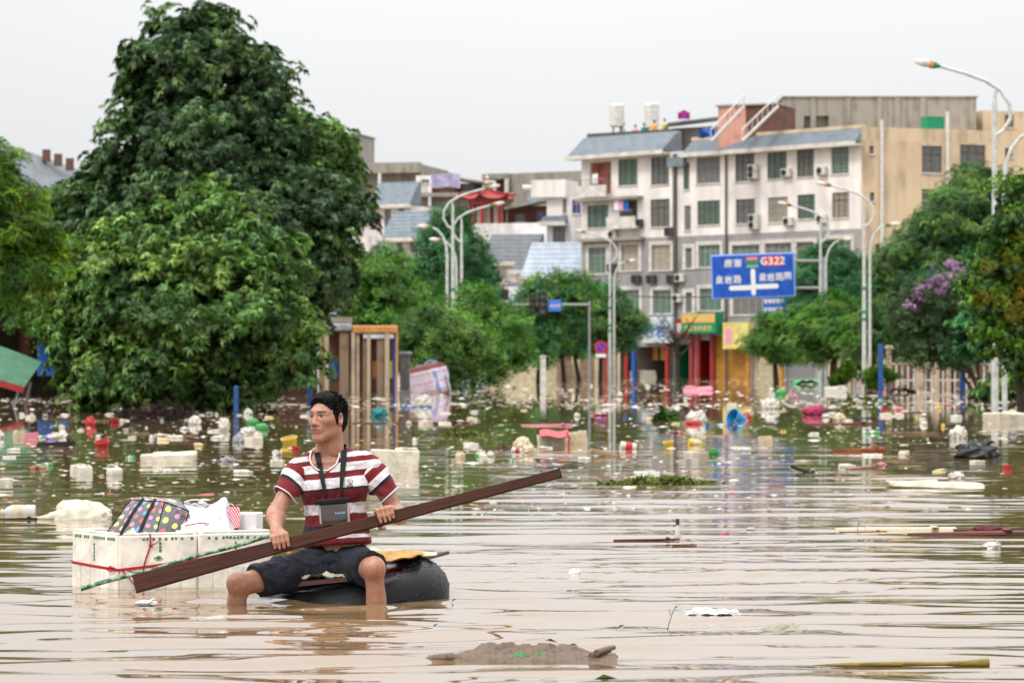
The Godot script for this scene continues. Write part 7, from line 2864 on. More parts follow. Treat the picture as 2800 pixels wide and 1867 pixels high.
func striped_bag(y1: float) -> void:
	var o := thing("striped_bag", "small white paper bag with red stripes and blue corner in the foam box", "bag", at(660, 1425, 14.9))
	var s := 14.9 / FPX
	var m := mat("paper_white", Color(0.86, 0.85, 0.86), 0.6)
	var mb := MB.new()
	var b := Basis(Vector3.UP, -0.25)
	mb.cbox(Vector3(0.04, -0.02, -0.05), Vector3(0.11, 0.13, 0.10), 0.006, b)
	put(mb, "bag", m, o)
	# striped front panel leaning on it
	var tp := tex(64, 64, func(x, y):
		if x + y < 14: return Color(0.14, 0.16, 0.55)
		return Color(0.86, 0.16, 0.26) if int((x + y * 0.9) / 7.0) % 2 == 0 else Color(0.92, 0.88, 0.89))
	mb = MB.new()
	var st := mb.v.size()
	mb.sheet(func(x, y): return Vector3((lerpf(620.0 + 14 * (1 - y), 656, x) - 660) * s, (1425 - lerpf(1442.0, 1385.0, y)) * s, 0.035 + 0.006 * sin(x * 5.0) - 0.01 * y), 8, 8, 0.003)
	put(mb, "striped_panel", mat("stripe_print", Color.WHITE, 0.5, {"tex": tp, "uv": true}), o)
	mb = MB.new()
	var arr := []
	for k in 9:
		var a := PI * k / 8.0
		arr.append(Vector3((630 - 660) * s - cos(a) * 0.018, (1425 - 1384) * s + sin(a) * 0.014, 0.02))
	mb.tube(arr, [0.0025], 6)
	put(mb, "handle", mats["sign_white"], o)
	mb = MB.new()
	for k in 3:
		glyph(mb, ["yan", "south", "lu"][k], b * Vector3(0.085, -0.05 + 0.016 * k, 0.0012) + Vector3(0.0, -0.02, 0.0), b * Vector3.RIGHT, Vector3.UP, 0.012, 0.12, 0.0008)
	put(mb, "lettering", mats["banner_lilac"], o)

# ---------------------------------------------------------------- flotsam
var protos := {}

func lump_fn(seed_: float, amp: float, freq := 1.6) -> Callable:
	return func(d): return 1.0 + amp * noise.get_noise_3d(d.x * freq + seed_, d.y * freq, d.z * freq) + amp * 0.5 * noise.get_noise_3d(d.x * freq * 3.0 + seed_, d.y * freq * 3.0, d.z * freq * 3.0)

# each maker builds one piece about a metre wide on parent; callers scale it
func piece_bottle(o: Node3D, m: Material, cap: Material) -> void:
	var b := Basis(Vector3.BACK, PI / 2)
	var mb := MB.new()
	mb.lathe([Vector2(0, -0.5), Vector2(0.12, -0.5), Vector2(0.145, -0.47), Vector2(0.145, -0.2), Vector2(0.132, -0.17), Vector2(0.145, -0.14), Vector2(0.145, 0.16), Vector2(0.11, 0.28), Vector2(0.055, 0.38), Vector2(0.05, 0.43), Vector2(0, 0.43)], 14, Transform3D(b, Vector3(0, 0.05, 0)))
	put(mb, "bottle", m, o)
	mb = MB.new()
	mb.lathe([Vector2(0.062, 0.41), Vector2(0.066, 0.43), Vector2(0.066, 0.49), Vector2(0, 0.5)], 12, Transform3D(b, Vector3(0, 0.05, 0)))
	put(mb, "cap", cap, o)
	mb = MB.new()
	mb.lathe([Vector2(0.147, -0.12), Vector2(0.148, 0.1)], 14, Transform3D(b, Vector3(0, 0.05, 0)))
	put(mb, "label_band", cap, o)

func piece_jug(o: Node3D, m: Material, cap: Material) -> void:
	var mb := MB.new()
	mb.ball(Vector3(0, 0.14, 0), Vector3(0.42, 0.28, 0.28), 18, 12, func(d): return 1.0 / pow(pow(absf(d.x), 4.0) + pow(absf(d.y), 4.0) + pow(absf(d.z), 4.0), 0.25))
	mb.lathe([Vector2(0.13, 0.36), Vector2(0.1, 0.5), Vector2(0.09, 0.58)], 12, Transform3D(Basis.IDENTITY, Vector3(0.12, 0, 0)))
	put(mb, "jug", m, o)
	mb = MB.new()
	mb.lathe([Vector2(0.1, 0.57), Vector2(0.105, 0.6), Vector2(0.105, 0.68), Vector2(0, 0.69)], 12, Transform3D(Basis.IDENTITY, Vector3(0.12, 0, 0)))
	put(mb, "cap", cap, o)
	mb = MB.new()
	mb.tube([Vector3(0.02, 0.5, 0), Vector3(-0.12, 0.56, 0), Vector3(-0.3, 0.52, 0), Vector3(-0.36, 0.38, 0)], [0.045], 8)
	put(mb, "handle", m, o)

func piece_foam(o: Node3D, m: Material, flat_: float, seed_: int) -> void:
	var r := RandomNumberGenerator.new()
	r.seed = seed_
	var mb := MB.new()
	mb.cbox(Vector3(0, flat_ * 0.28, 0), Vector3(1, flat_, 0.62), 0.03, Basis(Vector3.BACK, r.randf_range(-0.06, 0.06)), 0.035, r)
	put(mb, "block", m, o)
	mb = MB.new()
	mb.cbox(Vector3(r.randf_range(-0.3, 0.3), flat_ * 0.75, r.randf_range(-0.1, 0.2)), Vector3(0.35, flat_ * 0.3, 0.3), 0.02, Basis(Vector3.UP, 0.3), 0.04, r)
	put(mb, "broken_lip", m, o)

func piece_plank(o: Node3D, m: Material, tilt: float) -> void:
	var mb := MB.new()
	mb.cbox(Vector3(0, 0.02, 0), Vector3(1, 0.05, 0.12), 0.006, Basis(Vector3.BACK, tilt), 0.006, rng)
	put(mb, "board", m, o)
	mb = MB.new()
	mb.cbox(Vector3(0.32, 0.06 + tilt * 0.3, 0.0), Vector3(0.06, 0.04, 0.16), 0.005, Basis(Vector3.BACK, tilt), 0.004, rng)
	put(mb, "batten", m, o)

func piece_bag(o: Node3D, m: Material, seed_: float, tall: float) -> void:
	var mb := MB.new()
	mb.ball(Vector3(0, tall * 0.22, 0), Vector3(0.5, tall * 0.55, 0.36), 26, 16, lump_fn(seed_, 0.42, 1.9))
	put(mb, "bag", m, o)
	mb = MB.new()
	var k := Vector3(0.22, tall * 0.62, 0.05)
	mb.tube([k + Vector3(-0.12, -0.2, 0), k, k + Vector3(0.07, 0.1, 0.03), k + Vector3(0.18, 0.06, 0.05)], [0.07, 0.03, 0.06, 0.015], 8)
	put(mb, "knotted_neck", m, o)

func piece_tub(o: Node3D, m: Material, tilt: Basis, tall := 0.6) -> void:
	var mb := MB.new()
	var xf := Transform3D(tilt, Vector3(0, 0.06, 0))
	mb.lathe([Vector2(0, -tall * 0.4), Vector2(0.38, -tall * 0.4), Vector2(0.5, tall * 0.6), Vector2(0.54, tall * 0.6), Vector2(0.54, tall * 0.66), Vector2(0.47, tall * 0.66), Vector2(0.36, -tall * 0.34), Vector2(0, -tall * 0.34)], 22, xf)
	put(mb, "tub", m, o)
	mb = MB.new()
	var pts := []
	for k in 11:
		var a := PI * k / 10.0
		pts.append(xf * Vector3(cos(a) * 0.52, tall * 0.62 + 0.04 - 0.10 * sin(a), 0.05 + 0.5 * sin(a)))
	mb.tube(pts, [0.012], 5)
	put(mb, "handle", m, o)

func piece_can(o: Node3D, m: Material, cap: Material) -> void:
	var b := Basis(Vector3.BACK, PI / 2 - 0.15)
	var mb := MB.new()
	mb.lathe([Vector2(0, -0.5), Vector2(0.26, -0.5), Vector2(0.3, -0.45), Vector2(0.3, 0.45), Vector2(0.26, 0.5), Vector2(0, 0.48)], 16, Transform3D(b, Vector3(0, 0.14, 0)))
	put(mb, "can", m, o)
	mb = MB.new()
	mb.lathe([Vector2(0.304, -0.22), Vector2(0.304, 0.2)], 16, Transform3D(b, Vector3(0, 0.14, 0)))
	put(mb, "label_band", cap, o)

func piece_crate(o: Node3D, m: Material, turn: Basis, hgt := 0.6) -> void:
	# open carton: floor and four sides
	var parts := [[Vector3(0, 0, 0), Vector3(1, 0.03, 0.7)], [Vector3(0, hgt * 0.5, 0.335), Vector3(1, hgt, 0.03)], [Vector3(0, hgt * 0.5, -0.335), Vector3(1, hgt, 0.03)], [Vector3(0.485, hgt * 0.5, 0), Vector3(0.03, hgt, 0.64)], [Vector3(-0.485, hgt * 0.5, 0), Vector3(0.03, hgt, 0.64)]]
	for k in 5:
		var mb := MB.new()
		mb.cbox(turn * (parts[k][0] - Vector3(0, hgt * 0.4, 0)) + Vector3(0, 0.06, 0), parts[k][1], 0.01, turn)
		put(mb, "floor" if k == 0 else "side", m, o)

func piece_sheet(o: Node3D, m: Material, seed_: float) -> void:
	var mb := MB.new()
	mb.sheet(func(x, y): return Vector3(x - 0.5, 0.03 + 0.09 * noise.get_noise_2d(x * 2.5 + seed_, y * 2.0) + 0.05 * sin(x * PI), (0.5 - y) * 0.6), 16, 10, 0.02)
	put(mb, "sheet", m, o)

func piece_melon(o: Node3D, m: Material, stripe_m: Material) -> void:
	var mb := MB.new()
	mb.ball(Vector3(0, 0.14, 0), Vector3(0.5, 0.36, 0.38), 20, 12)
	put(mb, "fruit", m, o)
	mb = MB.new()
	for k in 6:
		var a := TAU * k / 6.0
		var pts := []
		for j in 9:
			var t := PI * (j + 0.5) / 9.0
			pts.append(Vector3(cos(t) * 0.505, 0.14 + sin(t) * cos(a) * 0.365, sin(t) * sin(a) * 0.385))
		mb.tube(pts, [0.018], 4, false)
	put(mb, "stripe", stripe_m, o)

func piece_mat_plant(o: Node3D, w: float, h: float, dep: float, cols: Array, n: int, seed_: int) -> void:
	var r := RandomNumberGenerator.new()
	r.seed = seed_
	var mm := MultiMesh.new()
	mm.transform_format = MultiMesh.TRANSFORM_3D
	mm.use_colors = true
	mm.mesh = sprays["lance"]
	mm.instance_count = n
	for i in n:
		var x := clampf(r.randfn() * 0.24, -0.5, 0.5)
		var k := exp(-pow(x * 3.0, 2.0))
		var sc := r.randf_range(0.5, 1.0) * h * (0.45 + 0.75 * k)
		var up := (Vector3.UP + Vector3(r.randfn(), r.randfn(), r.randfn()) * 0.5).normalized()
		var e := up.cross(Vector3(r.randfn(), r.randfn(), r.randfn())).normalized()
		mm.set_instance_transform(i, Transform3D(Basis(e, up, e.cross(up)).scaled(Vector3.ONE * sc), Vector3(x * w, r.randf() * h * 0.5 * k, r.randfn() * dep * 0.3)))
		var c: Color = cols[r.randi() % cols.size()] * r.randf_range(0.75, 1.2)
		c.a = 1.0
		mm.set_instance_color(i, c)
	crown_node(mm, "leaves", mats["leaf"], o)
	var mb := MB.new()
	for k in 12:
		var x := r.randf_range(-0.5, 0.5) * w
		mb.tube([Vector3(x, -0.03, 0), Vector3(x + r.randfn() * 0.08 * w, 0.01, r.randfn() * dep * 0.2), Vector3(x + r.randfn() * 0.12 * w, h * r.randf_range(0.2, 0.7), 0)], [0.006, 0.006, 0.003], 5)
	put(mb, "stems", mat("stem_green", Color(0.40, 0.44, 0.20), 0.7), o)

func drift(kind: String, called: String, label: String, cat: String, u: float, v: float, wpx: float, turn: float, group := "", opt := {}) -> Node3D:
	# u, v: where it meets the water; wpx: its width in the photograph
	var d := dist_of(v)
	var w := wpx * d / FPX
	var key := kind + str(opt)
	var p := on_water(u, v)
	p.y = opt.get("sink", 0.0) * w
	var o: Node3D
	if protos.has(key) and not opt.has("seed"):
		o = copy_of(protos[key], p, turn, label, group)
		if String(o.name).begins_with(called) == false:
			o.name = numbered(called)
		o.set_meta("category", cat)
		if group == "" and o.has_meta("group"):
			o.remove_meta("group")
	else:
		o = thing(called, label, cat, p, group, turn)
		var m: Material = mats[opt.get("m", "pl_white")]
		var c: Material = mats[opt.get("c", "pl_red")]
		match kind:
			"bottle": piece_bottle(o, m, c)
			"jug": piece_jug(o, m, c)
			"foam": piece_foam(o, m, opt.get("flat", 0.3), opt.get("seed", 3))
			"plank": piece_plank(o, m, opt.get("tilt", 0.03))
			"bag": piece_bag(o, m, opt.get("seed", 2.0), opt.get("tall", 0.7))
			"tub": piece_tub(o, m, Basis(Vector3.BACK, opt.get("tilt", 0.15)) * Basis(Vector3.RIGHT, opt.get("lean", 0.2)), opt.get("tall", 0.6))
			"can": piece_can(o, m, c)
			"crate": piece_crate(o, m, Basis(Vector3.BACK, opt.get("tilt", 0.1)) * Basis(Vector3.RIGHT, opt.get("lean", 0.1)), opt.get("tall", 0.6))
			"sheet": piece_sheet(o, m, opt.get("seed", 1.0))
			"melon": piece_melon(o, m, c)
		if not opt.has("seed"):
			protos[key] = o
	o.scale = Vector3(w, w * opt.get("ky", 1.0), w)
	return o

func make_debris() -> void:
	mat("pl_white", Color(0.83, 0.82, 0.785), 0.45, {"tex": t_grime, "scale": 3.0})
	mat("pl_cream", Color(0.84, 0.78, 0.66), 0.5, {"tex": t_grime, "scale": 3.0})
	mat("pl_red", Color(0.68, 0.13, 0.14), 0.4)
	mat("pl_pink", Color(0.80, 0.48, 0.54), 0.5)
	mat("pl_yellow", Color(0.80, 0.68, 0.24), 0.45)
	mat("pl_green", Color(0.22, 0.56, 0.30), 0.4)
	mat("pl_blue", Color(0.24, 0.42, 0.66), 0.4)
	mat("pl_teal", Color(0.05, 0.44, 0.46), 0.5)
	mat("pl_cyan", Color(0.08, 0.52, 0.74), 0.45)
	mat("pl_magenta", Color(0.60, 0.12, 0.32), 0.55)
	mat("pl_lilac", Color(0.56, 0.46, 0.80), 0.5)
	mat("pl_clear", Color(0.74, 0.74, 0.71), 0.15, {"spec": 0.6})
	mat("pl_black", Color(0.055, 0.058, 0.068), 0.35, {"spec": 0.55})
	mat("pl_grey", Color(0.55, 0.55, 0.55), 0.5)
	mat("wood_brown", Color(0.40, 0.27, 0.18), 0.8, {"tex": t_wood, "scale": 1.5})
	mat("wood_dark", Color(0.17, 0.12, 0.09), 0.7, {"tex": t_wood, "scale": 1.5})
	mat("wood_orange", Color(0.66, 0.38, 0.18), 0.7, {"tex": t_wood, "scale": 1.5})
	mat("wood_red", Color(0.46, 0.20, 0.13), 0.6, {"tex": t_wood, "scale": 1.5})
	mat("card_tan", Color(0.60, 0.50, 0.40), 0.9, {"tex": t_stain, "scale": 2.5})
	mat("foam_old", Color(0.85, 0.83, 0.77), 0.85, {"tex": t_grime, "scale": 1.2})
	mat("cloth_maroon", Color(0.34, 0.07, 0.13), 0.8)
	named_flotsam()
	near_flotsam()
	loose_flotsam()
	flecks()

func named_flotsam() -> void:
	var L := [
		["tub", "red_tub", "red plastic tub floating off the burgundy shrub", "tub", 279, 1222, 40, 0.3, {"m": "pl_red", "tall": 0.55}],
		["plank", "dark_board", "dark brown board with a white bowl resting on it", "board", 152, 1218, 104, 0.05, {"m": "wood_dark", "ky": 2.2}],
		["foam", "foam_strip", "long white foam strip floating beyond the foam boxes", "foam", 459, 1262, 152, 0.06, {"m": "foam_old", "flat": 0.17, "seed": 4}],
		["plank", "dark_board", "short dark plank beside the long foam strip", "plank", 586, 1255, 74, -0.1, {"m": "wood_dark", "ky": 1.5}],
		["foam", "foam_chunk", "broken white foam cup with ragged rim beyond the foam boxes", "foam", 230, 1300, 42, 0.4, {"m": "pl_white", "flat": 0.75, "seed": 8}],
		["jug", "plastic_jug", "white square plastic jug floating upright beyond the dotted bag", "jug", 312, 1300, 52, 0.2, {"m": "pl_white", "c": "pl_white"}],
		["bottle", "plastic_bottle", "brown and clear bottle lying beyond the white sack", "bottle", 100, 1282, 50, 0.2, {"m": "card_tan", "c": "wood_orange"}],
		["foam", "foam_slab", "smooth white foam slab cut by the frame edge behind the white sack", "foam", -2, 1325, 72, 0.1, {"m": "pl_white", "flat": 0.26, "seed": 11}],
		["bottle", "plastic_bottle", "white bottle bobbing upright near the dark board", "bottle", 36, 1232, 36, 0.0, {"m": "pl_white", "c": "pl_white"}],
		["crate", "cream_box", "cream lidded box floating next to a pink and white one", "box", 52, 1196, 28, 0.3, {"m": "pl_cream", "tall": 0.8}],
		["crate", "pink_box", "pink and white box floating next to the cream one", "box", 86, 1200, 32, -0.2, {"m": "pl_pink", "tall": 0.75}],
		["bag", "red_bag", "dark red bag afloat in front of the burgundy shrub", "bag", 246, 1165, 26, 0.0, {"m": "pl_red", "seed": 5.0, "tall": 1.3}],
		["tub", "yellow_tub", "yellow tub floating by the man's shoulder", "tub", 792, 1216, 44, 0.0, {"m": "pl_yellow", "tall": 0.6}],
		["can", "tin", "white tin with dark open end beside a grey stick", "tin", 757, 1244, 30, 1.2, {"m": "pl_white", "c": "pl_grey"}],
		["melon", "green_melon", "bright green melon beside the upright blue post", "melon", 690, 1160, 34, 0.1, {"m": "pl_green", "c": "sign_green"}],
		["melon", "green_melon", "green melon floating just past the other one", "melon", 716, 1175, 36, 0.4, {"m": "pl_green", "c": "sign_green"}],
		["bag", "white_bag", "tall white plastic bag puffed up in front of the trunks", "bag", 612, 1178, 30, 0.2, {"m": "pl_white", "seed": 7.0, "tall": 1.5}],
		["bag", "red_white_bag", "white bag with red print next to the green melons", "bag", 678, 1188, 42, 0.0, {"m": "pl_white", "seed": 12.0, "tall": 0.6}],
		["bag", "teal_bag", "teal plastic bag beside a small dark bundle", "bag", 1036, 1140, 42, 0.0, {"m": "pl_teal", "seed": 3.0, "tall": 0.8}],
		["foam", "foam_block", "clean white foam block with a yellow corner behind the man's shoulder", "foam", 1078, 1284, 130, 0.12, {"m": "foam_old", "flat": 0.52, "seed": 15}],
		["crate", "white_tray", "cream box standing on edge beside the red sheet", "box", 1570, 1214, 66, -0.3, {"m": "pl_cream", "tall": 0.7, "tilt": 0.1}],
		["crate", "red_rimmed_box", "white foam box with red sheet and ribbon round it", "box", 1508, 1216, 72, 0.1, {"m": "foam_old", "tall": 0.55}],
		["jug", "plastic_jug", "dented cream jug lying by the algae mat", "jug", 1258, 1252, 34, 0.9, {"m": "pl_cream", "c": "wood_dark"}],
		["jug", "plastic_jug", "small white jug off the foam block", "jug", 1313, 1248, 26, 0.3, {"m": "pl_white", "c": "pl_white"}],
		["can", "tin", "red and white tin beside the cream scraps", "tin", 1413, 1236, 28, 0.2, {"m": "pl_white", "c": "pl_red"}],
		["bag", "cream_scrap", "torn cream bag beside the red rimmed box", "bag", 1446, 1240, 40, 0.0, {"m": "pl_cream", "seed": 21.0, "tall": 0.7}],
		["plank", "tan_board", "tan board with navy underside tilted on the water", "board", 1663, 1248, 90, -0.12, {"m": "card_tan", "ky": 2.6, "tilt": -0.1}],
		["can", "tin", "red banded white tin beyond the tan board", "tin", 1718, 1228, 44, 0.1, {"m": "pl_white", "c": "pl_red"}],
		["tub", "cyan_bucket", "cyan bucket lying on its side with its cream inside showing", "bucket", 2020, 1150, 42, 0.3, {"m": "pl_cyan", "tall": 0.95, "tilt": 1.1, "lean": 0.35}],
		["tub", "yellow_cup", "yellow cup before the red flower bag", "cup", 1829, 1222, 28, 0.0, {"m": "pl_yellow", "tall": 0.75}],
		["can", "yellow_tin", "yellow tin lying past the yellow cup", "tin", 1900, 1216, 34, 0.2, {"m": "pl_yellow", "c": "pl_cream"}],
		["tub", "green_tub", "square green tub floating in the blue sign's reflection", "tub", 1953, 1248, 32, 0.0, {"m": "pl_green", "tall": 0.7}],
		["bottle", "yellow_bottle", "small yellow bottle in the sign's reflection", "bottle", 2141, 1180, 22, 0.7, {"m": "pl_yellow", "c": "pl_red"}],
		["crate", "cream_box", "peach coloured box floating in the sign's reflection", "box", 2094, 1212, 34, 0.2, {"m": "pl_cream", "tall": 0.8}],
		["plank", "orange_plank", "orange brown plank floating alone in open water", "plank", 2350, 1236, 148, 0.03, {"m": "wood_orange", "ky": 1.4}],
		["plank", "dark_wedge", "dark wedge of wood with one raised end", "wood", 2200, 1292, 76, 0.1, {"m": "wood_dark", "ky": 2.4, "tilt": -0.14}],
		["bag", "black_bag", "shiny black rubbish bag floating in open water", "bag", 2674, 1253, 116, 0.0, {"m": "pl_black", "seed": 31.0, "tall": 0.5}],
		["foam", "foam_block", "big white foam block near the seed pod tree", "foam", 2765, 1155, 130, 0.5, {"m": "foam_old", "ky": 0.75, "flat": 0.32, "seed": 17}],
		["foam", "foam_strip", "white foam plank resting before the dark green shrub", "foam", 2705, 1092, 92, 0.05, {"m": "foam_old", "flat": 0.2, "seed": 18}],
		["bag", "white_bag", "round white bag beside a smaller one near the big foam block", "bag", 2622, 1198, 46, 0.0, {"m": "pl_white", "seed": 33.0, "tall": 0.9}],
		["bottle", "green_bottle", "bright green bottle off the pale pillars", "bottle", 2384, 1186, 44, 0.1, {"m": "pl_green", "c": "pl_white"}],
		["foam", "pink_slab", "flat pink foam slab before the red shop door", "foam", 1908, 1068, 80, 0.0, {"m": "pl_pink", "flat": 0.16, "seed": 19}],
		["sheet", "green_tarpaulin", "crumpled green tarpaulin floating before the cream shutter", "tarpaulin", 2215, 1050, 88, 0.1, {"m": "pl_green", "seed": 6.0, "ky": 1.1}],
		["sheet", "bark_sheet", "curled dark brown sheet sticking up by the pale pillars", "sheet", 2462, 1072, 76, 0.3, {"m": "wood_dark", "seed": 9.0, "ky": 1.3}],
		["bag", "flower_bag", "red and white bag floating before the cyan bucket", "bag", 1905, 1156, 58, 0.2, {"m": "pl_white", "seed": 36.0, "tall": 0.7}],
		["bag", "red_scrap", "red cloth scrap against the red and white bag", "cloth", 1897, 1160, 40, 0.0, {"m": "pl_red", "seed": 38.0, "tall": 0.35}],
		["sheet", "pink_sheet", "pink plastic sheet lying flat past the lamp's reflection", "sheet", 1844, 1184, 42, 0.0, {"m": "pl_pink", "seed": 4.0}],
		["sheet", "pink_sheet", "pink sheet floating at the foot of the shop lamp", "sheet", 1640, 1136, 46, 0.2, {"m": "pl_pink", "seed": 5.0}],
		["bag", "magenta_bag", "magenta bag floating off the flowering tree", "bag", 2226, 1134, 56, 0.0, {"m": "pl_magenta", "seed": 40.0, "tall": 0.6}],
		["bag", "white_bag", "white bag with a raised ear before the green tarpaulin", "bag", 2108, 1118, 46, 0.0, {"m": "pl_white", "seed": 42.0, "tall": 0.8}],
		["melon", "green_melon", "lone green melon before the green tarpaulin", "melon", 2137, 1080, 34, 0.0, {"m": "pl_green", "c": "sign_green"}],
		["foam", "foam_strip", "white foam bolster floating beside the corner lamp", "foam", 2286, 1072, 60, 0.0, {"m": "pl_white", "flat": 0.3, "seed": 22}],
		["foam", "pale_float", "white float trimmed with rubbish before the open shop", "float", 1760, 1032, 72, 0.0, {"m": "pl_white", "flat": 0.3, "seed": 24}],
		["bag", "white_bag", "big white bag beneath the leaning striped sack", "bag", 1158, 1112, 46, 0.0, {"m": "pl_white", "seed": 44.0, "tall": 0.9}],
		["plank", "pink_pole", "thin pink pole floating beyond the red rimmed box", "pole", 1495, 1164, 140, 0.02, {"m": "pl_pink", "ky": 0.6}],
		["plank", "blue_board", "blue slat floating under the leaning striped sack", "board", 1140, 1114, 80, 0.02, {"m": "pl_blue", "ky": 1.0}],
		["plank", "brown_pole", "long brown pole floating off the bus shelter", "pole", 1130, 1158, 330, 0.02, {"m": "wood_brown", "ky": 0.3}],
		["tub", "white_bowl", "white bowl sitting on the dark brown board", "bowl", 152, 1209, 42, 0.0, {"m": "pl_white", "tall": 0.25, "sink": 0.25}],
		["bag", "lilac_bag", "lilac bag behind the white bowl", "bag", 140, 1200, 36, 0.0, {"m": "pl_lilac", "seed": 47.0, "tall": 0.5}],
		["plank", "red_tray", "dark plank with pale cloth off the flowering tree", "plank", 2300, 1160, 190, 0.04, {"m": "wood_red", "ky": 0.5}],
		["plank", "grey_stick", "pale driftwood stick floating past the big foam block", "stick", 2480, 1186, 150, -0.03, {"m": "card_tan", "ky": 0.5}],
		["foam", "foam_strip", "thin white foam edge with a dark stick on it", "foam", 2560, 1330, 250, 0.02, {"m": "foam_old", "flat": 0.05, "seed": 27}],
		["bag", "white_bag", "white bag above a thin red strip in open water", "bag", 2616, 1308, 44, 0.0, {"m": "pl_white", "seed": 49.0, "tall": 0.5}],
		["plank", "red_strip", "thin red strip floating beside a white bag", "strip", 2572, 1312, 64, 0.0, {"m": "pl_red", "ky": 0.5}],
	]
	for q in L:
		drift(q[0], q[1], q[2], q[3], q[4], q[5], q[6], q[7], "", q[8])
	# red sheet over the rimmed box, with its ribbon
	var d := dist_of(1216)
	var s := d / FPX
	var o := thing("red_sheet", "glossy red plastic sheet folded over the white foam box", "sheet", at(1515, 1190, d - 0.1))
	var mb := MB.new()
	mb.sheet(func(x, y): return Vector3((x - 0.5) * 78 * s, (12 - 16 * (1.0 - y)) * s + 3 * s * sin(x * 7.0), 0.28 - 0.5 * y), 14, 6, 0.012)
	put(mb, "sheet", mats["pl_red"], o)
	mb = MB.new()
	mb.tube([Vector3(34 * s, 8 * s, 0.22), Vector3(42 * s, -6 * s, 0.25), Vector3(38 * s, -26 * s, 0.24)], [0.016], 6)
	put(mb, "ribbon", mats["pl_red"], o)
	# striped woven sack leaning out of the water
	woven_sack()
	# plants
	for q in [[1812, 1322, 340, 0.085, 0.25, 420, 51, "long floating mat of water weed in open water"], [1265, 1190, 130, 0.12, 0.5, 260, 52, "round mat of yellow green weed off the striped sack"], [1818, 1150, 56, 0.22, 0.5, 160, 53, "small dark green plant clump past the yellow cup"], [430, 1312, 80, 0.035, 0.2, 120, 54, "thin yellow weed strip beyond the foam boxes"]]:
		var dd := dist_of(q[1])
		var po := thing("water_weed", q[7], "plant", on_water(q[0], q[1]), "floating weed")
		var cols := [Color(0.26, 0.35, 0.07), Color(0.34, 0.42, 0.09), Color(0.17, 0.27, 0.05), Color(0.42, 0.42, 0.14)]
		if q[6] == 53:
			cols = [Color(0.06, 0.15, 0.03), Color(0.09, 0.19, 0.04)]
		piece_mat_plant(po, q[2] * dd / FPX, q[3], q[4], cols, q[5], q[6])

func woven_sack() -> void:
	var d := 106.0
	var s := d / FPX
	var o := thing("woven_sack", "big red and blue striped woven sack leaning out of the water", "sack", at(1172, 1045, d))
	var tw := tex(64, 64, func(x, y):
		var c := Color(0.86, 0.84, 0.88)
		var k: int = x % 16
		if k < 2: c = Color(0.75, 0.35, 0.42)
		elif k > 7 and k < 11: c = Color(0.50, 0.58, 0.78)
		if y % 16 < 2: c = c.lerp(Color(0.75, 0.40, 0.45), 0.6)
		if y < 10: c = Color(0.42, 0.20, 0.17)
		return c)
	var b := Basis(Vector3.BACK, 0.22) * Basis(Vector3.UP, -0.5)
	var mb := MB.new()
	mb.ball(Vector3(0, 0.05, 0), Vector3(52 * s, 48 * s, 40 * s), 28, 16, func(dd): return (1.0 + 0.06 * noise.get_noise_3dv(dd * 2.0)) / pow(pow(absf(dd.x), 7.0) + pow(absf(dd.y), 7.0) + pow(absf(dd.z), 7.0), 1.0 / 7.0) * 0.95, b)
	for i in mb.v.size():
		var l := b.inverse() * mb.v[i]
		mb.uv[i] = Vector2((l.x + l.z) * 1.1, 0.5 - l.y * 0.75)
	put(mb, "sack", mat("woven_plaid", Color.WHITE, 0.6, {"tex": tw, "uv": true}), o)
	mb = MB.new()
	mb.sheet(func(x, y): return Vector3((48 + 14 * x) * s, (20 - 66 * x) * s + 0.04 * sin(y * 5.0), (0.5 - y) * 0.6), 10, 6, 0.02)
	put(mb, "loose_flap", mats["sign_white"], o)
	mb = MB.new()
	mb.tube([Vector3(-10 * s, 50 * s, 0.2), Vector3(5 * s, 60 * s, 0.2), Vector3(22 * s, 56 * s, 0.2)], [0.025], 6)
	put(mb, "handle", mats["sign_pale_blue"], o)

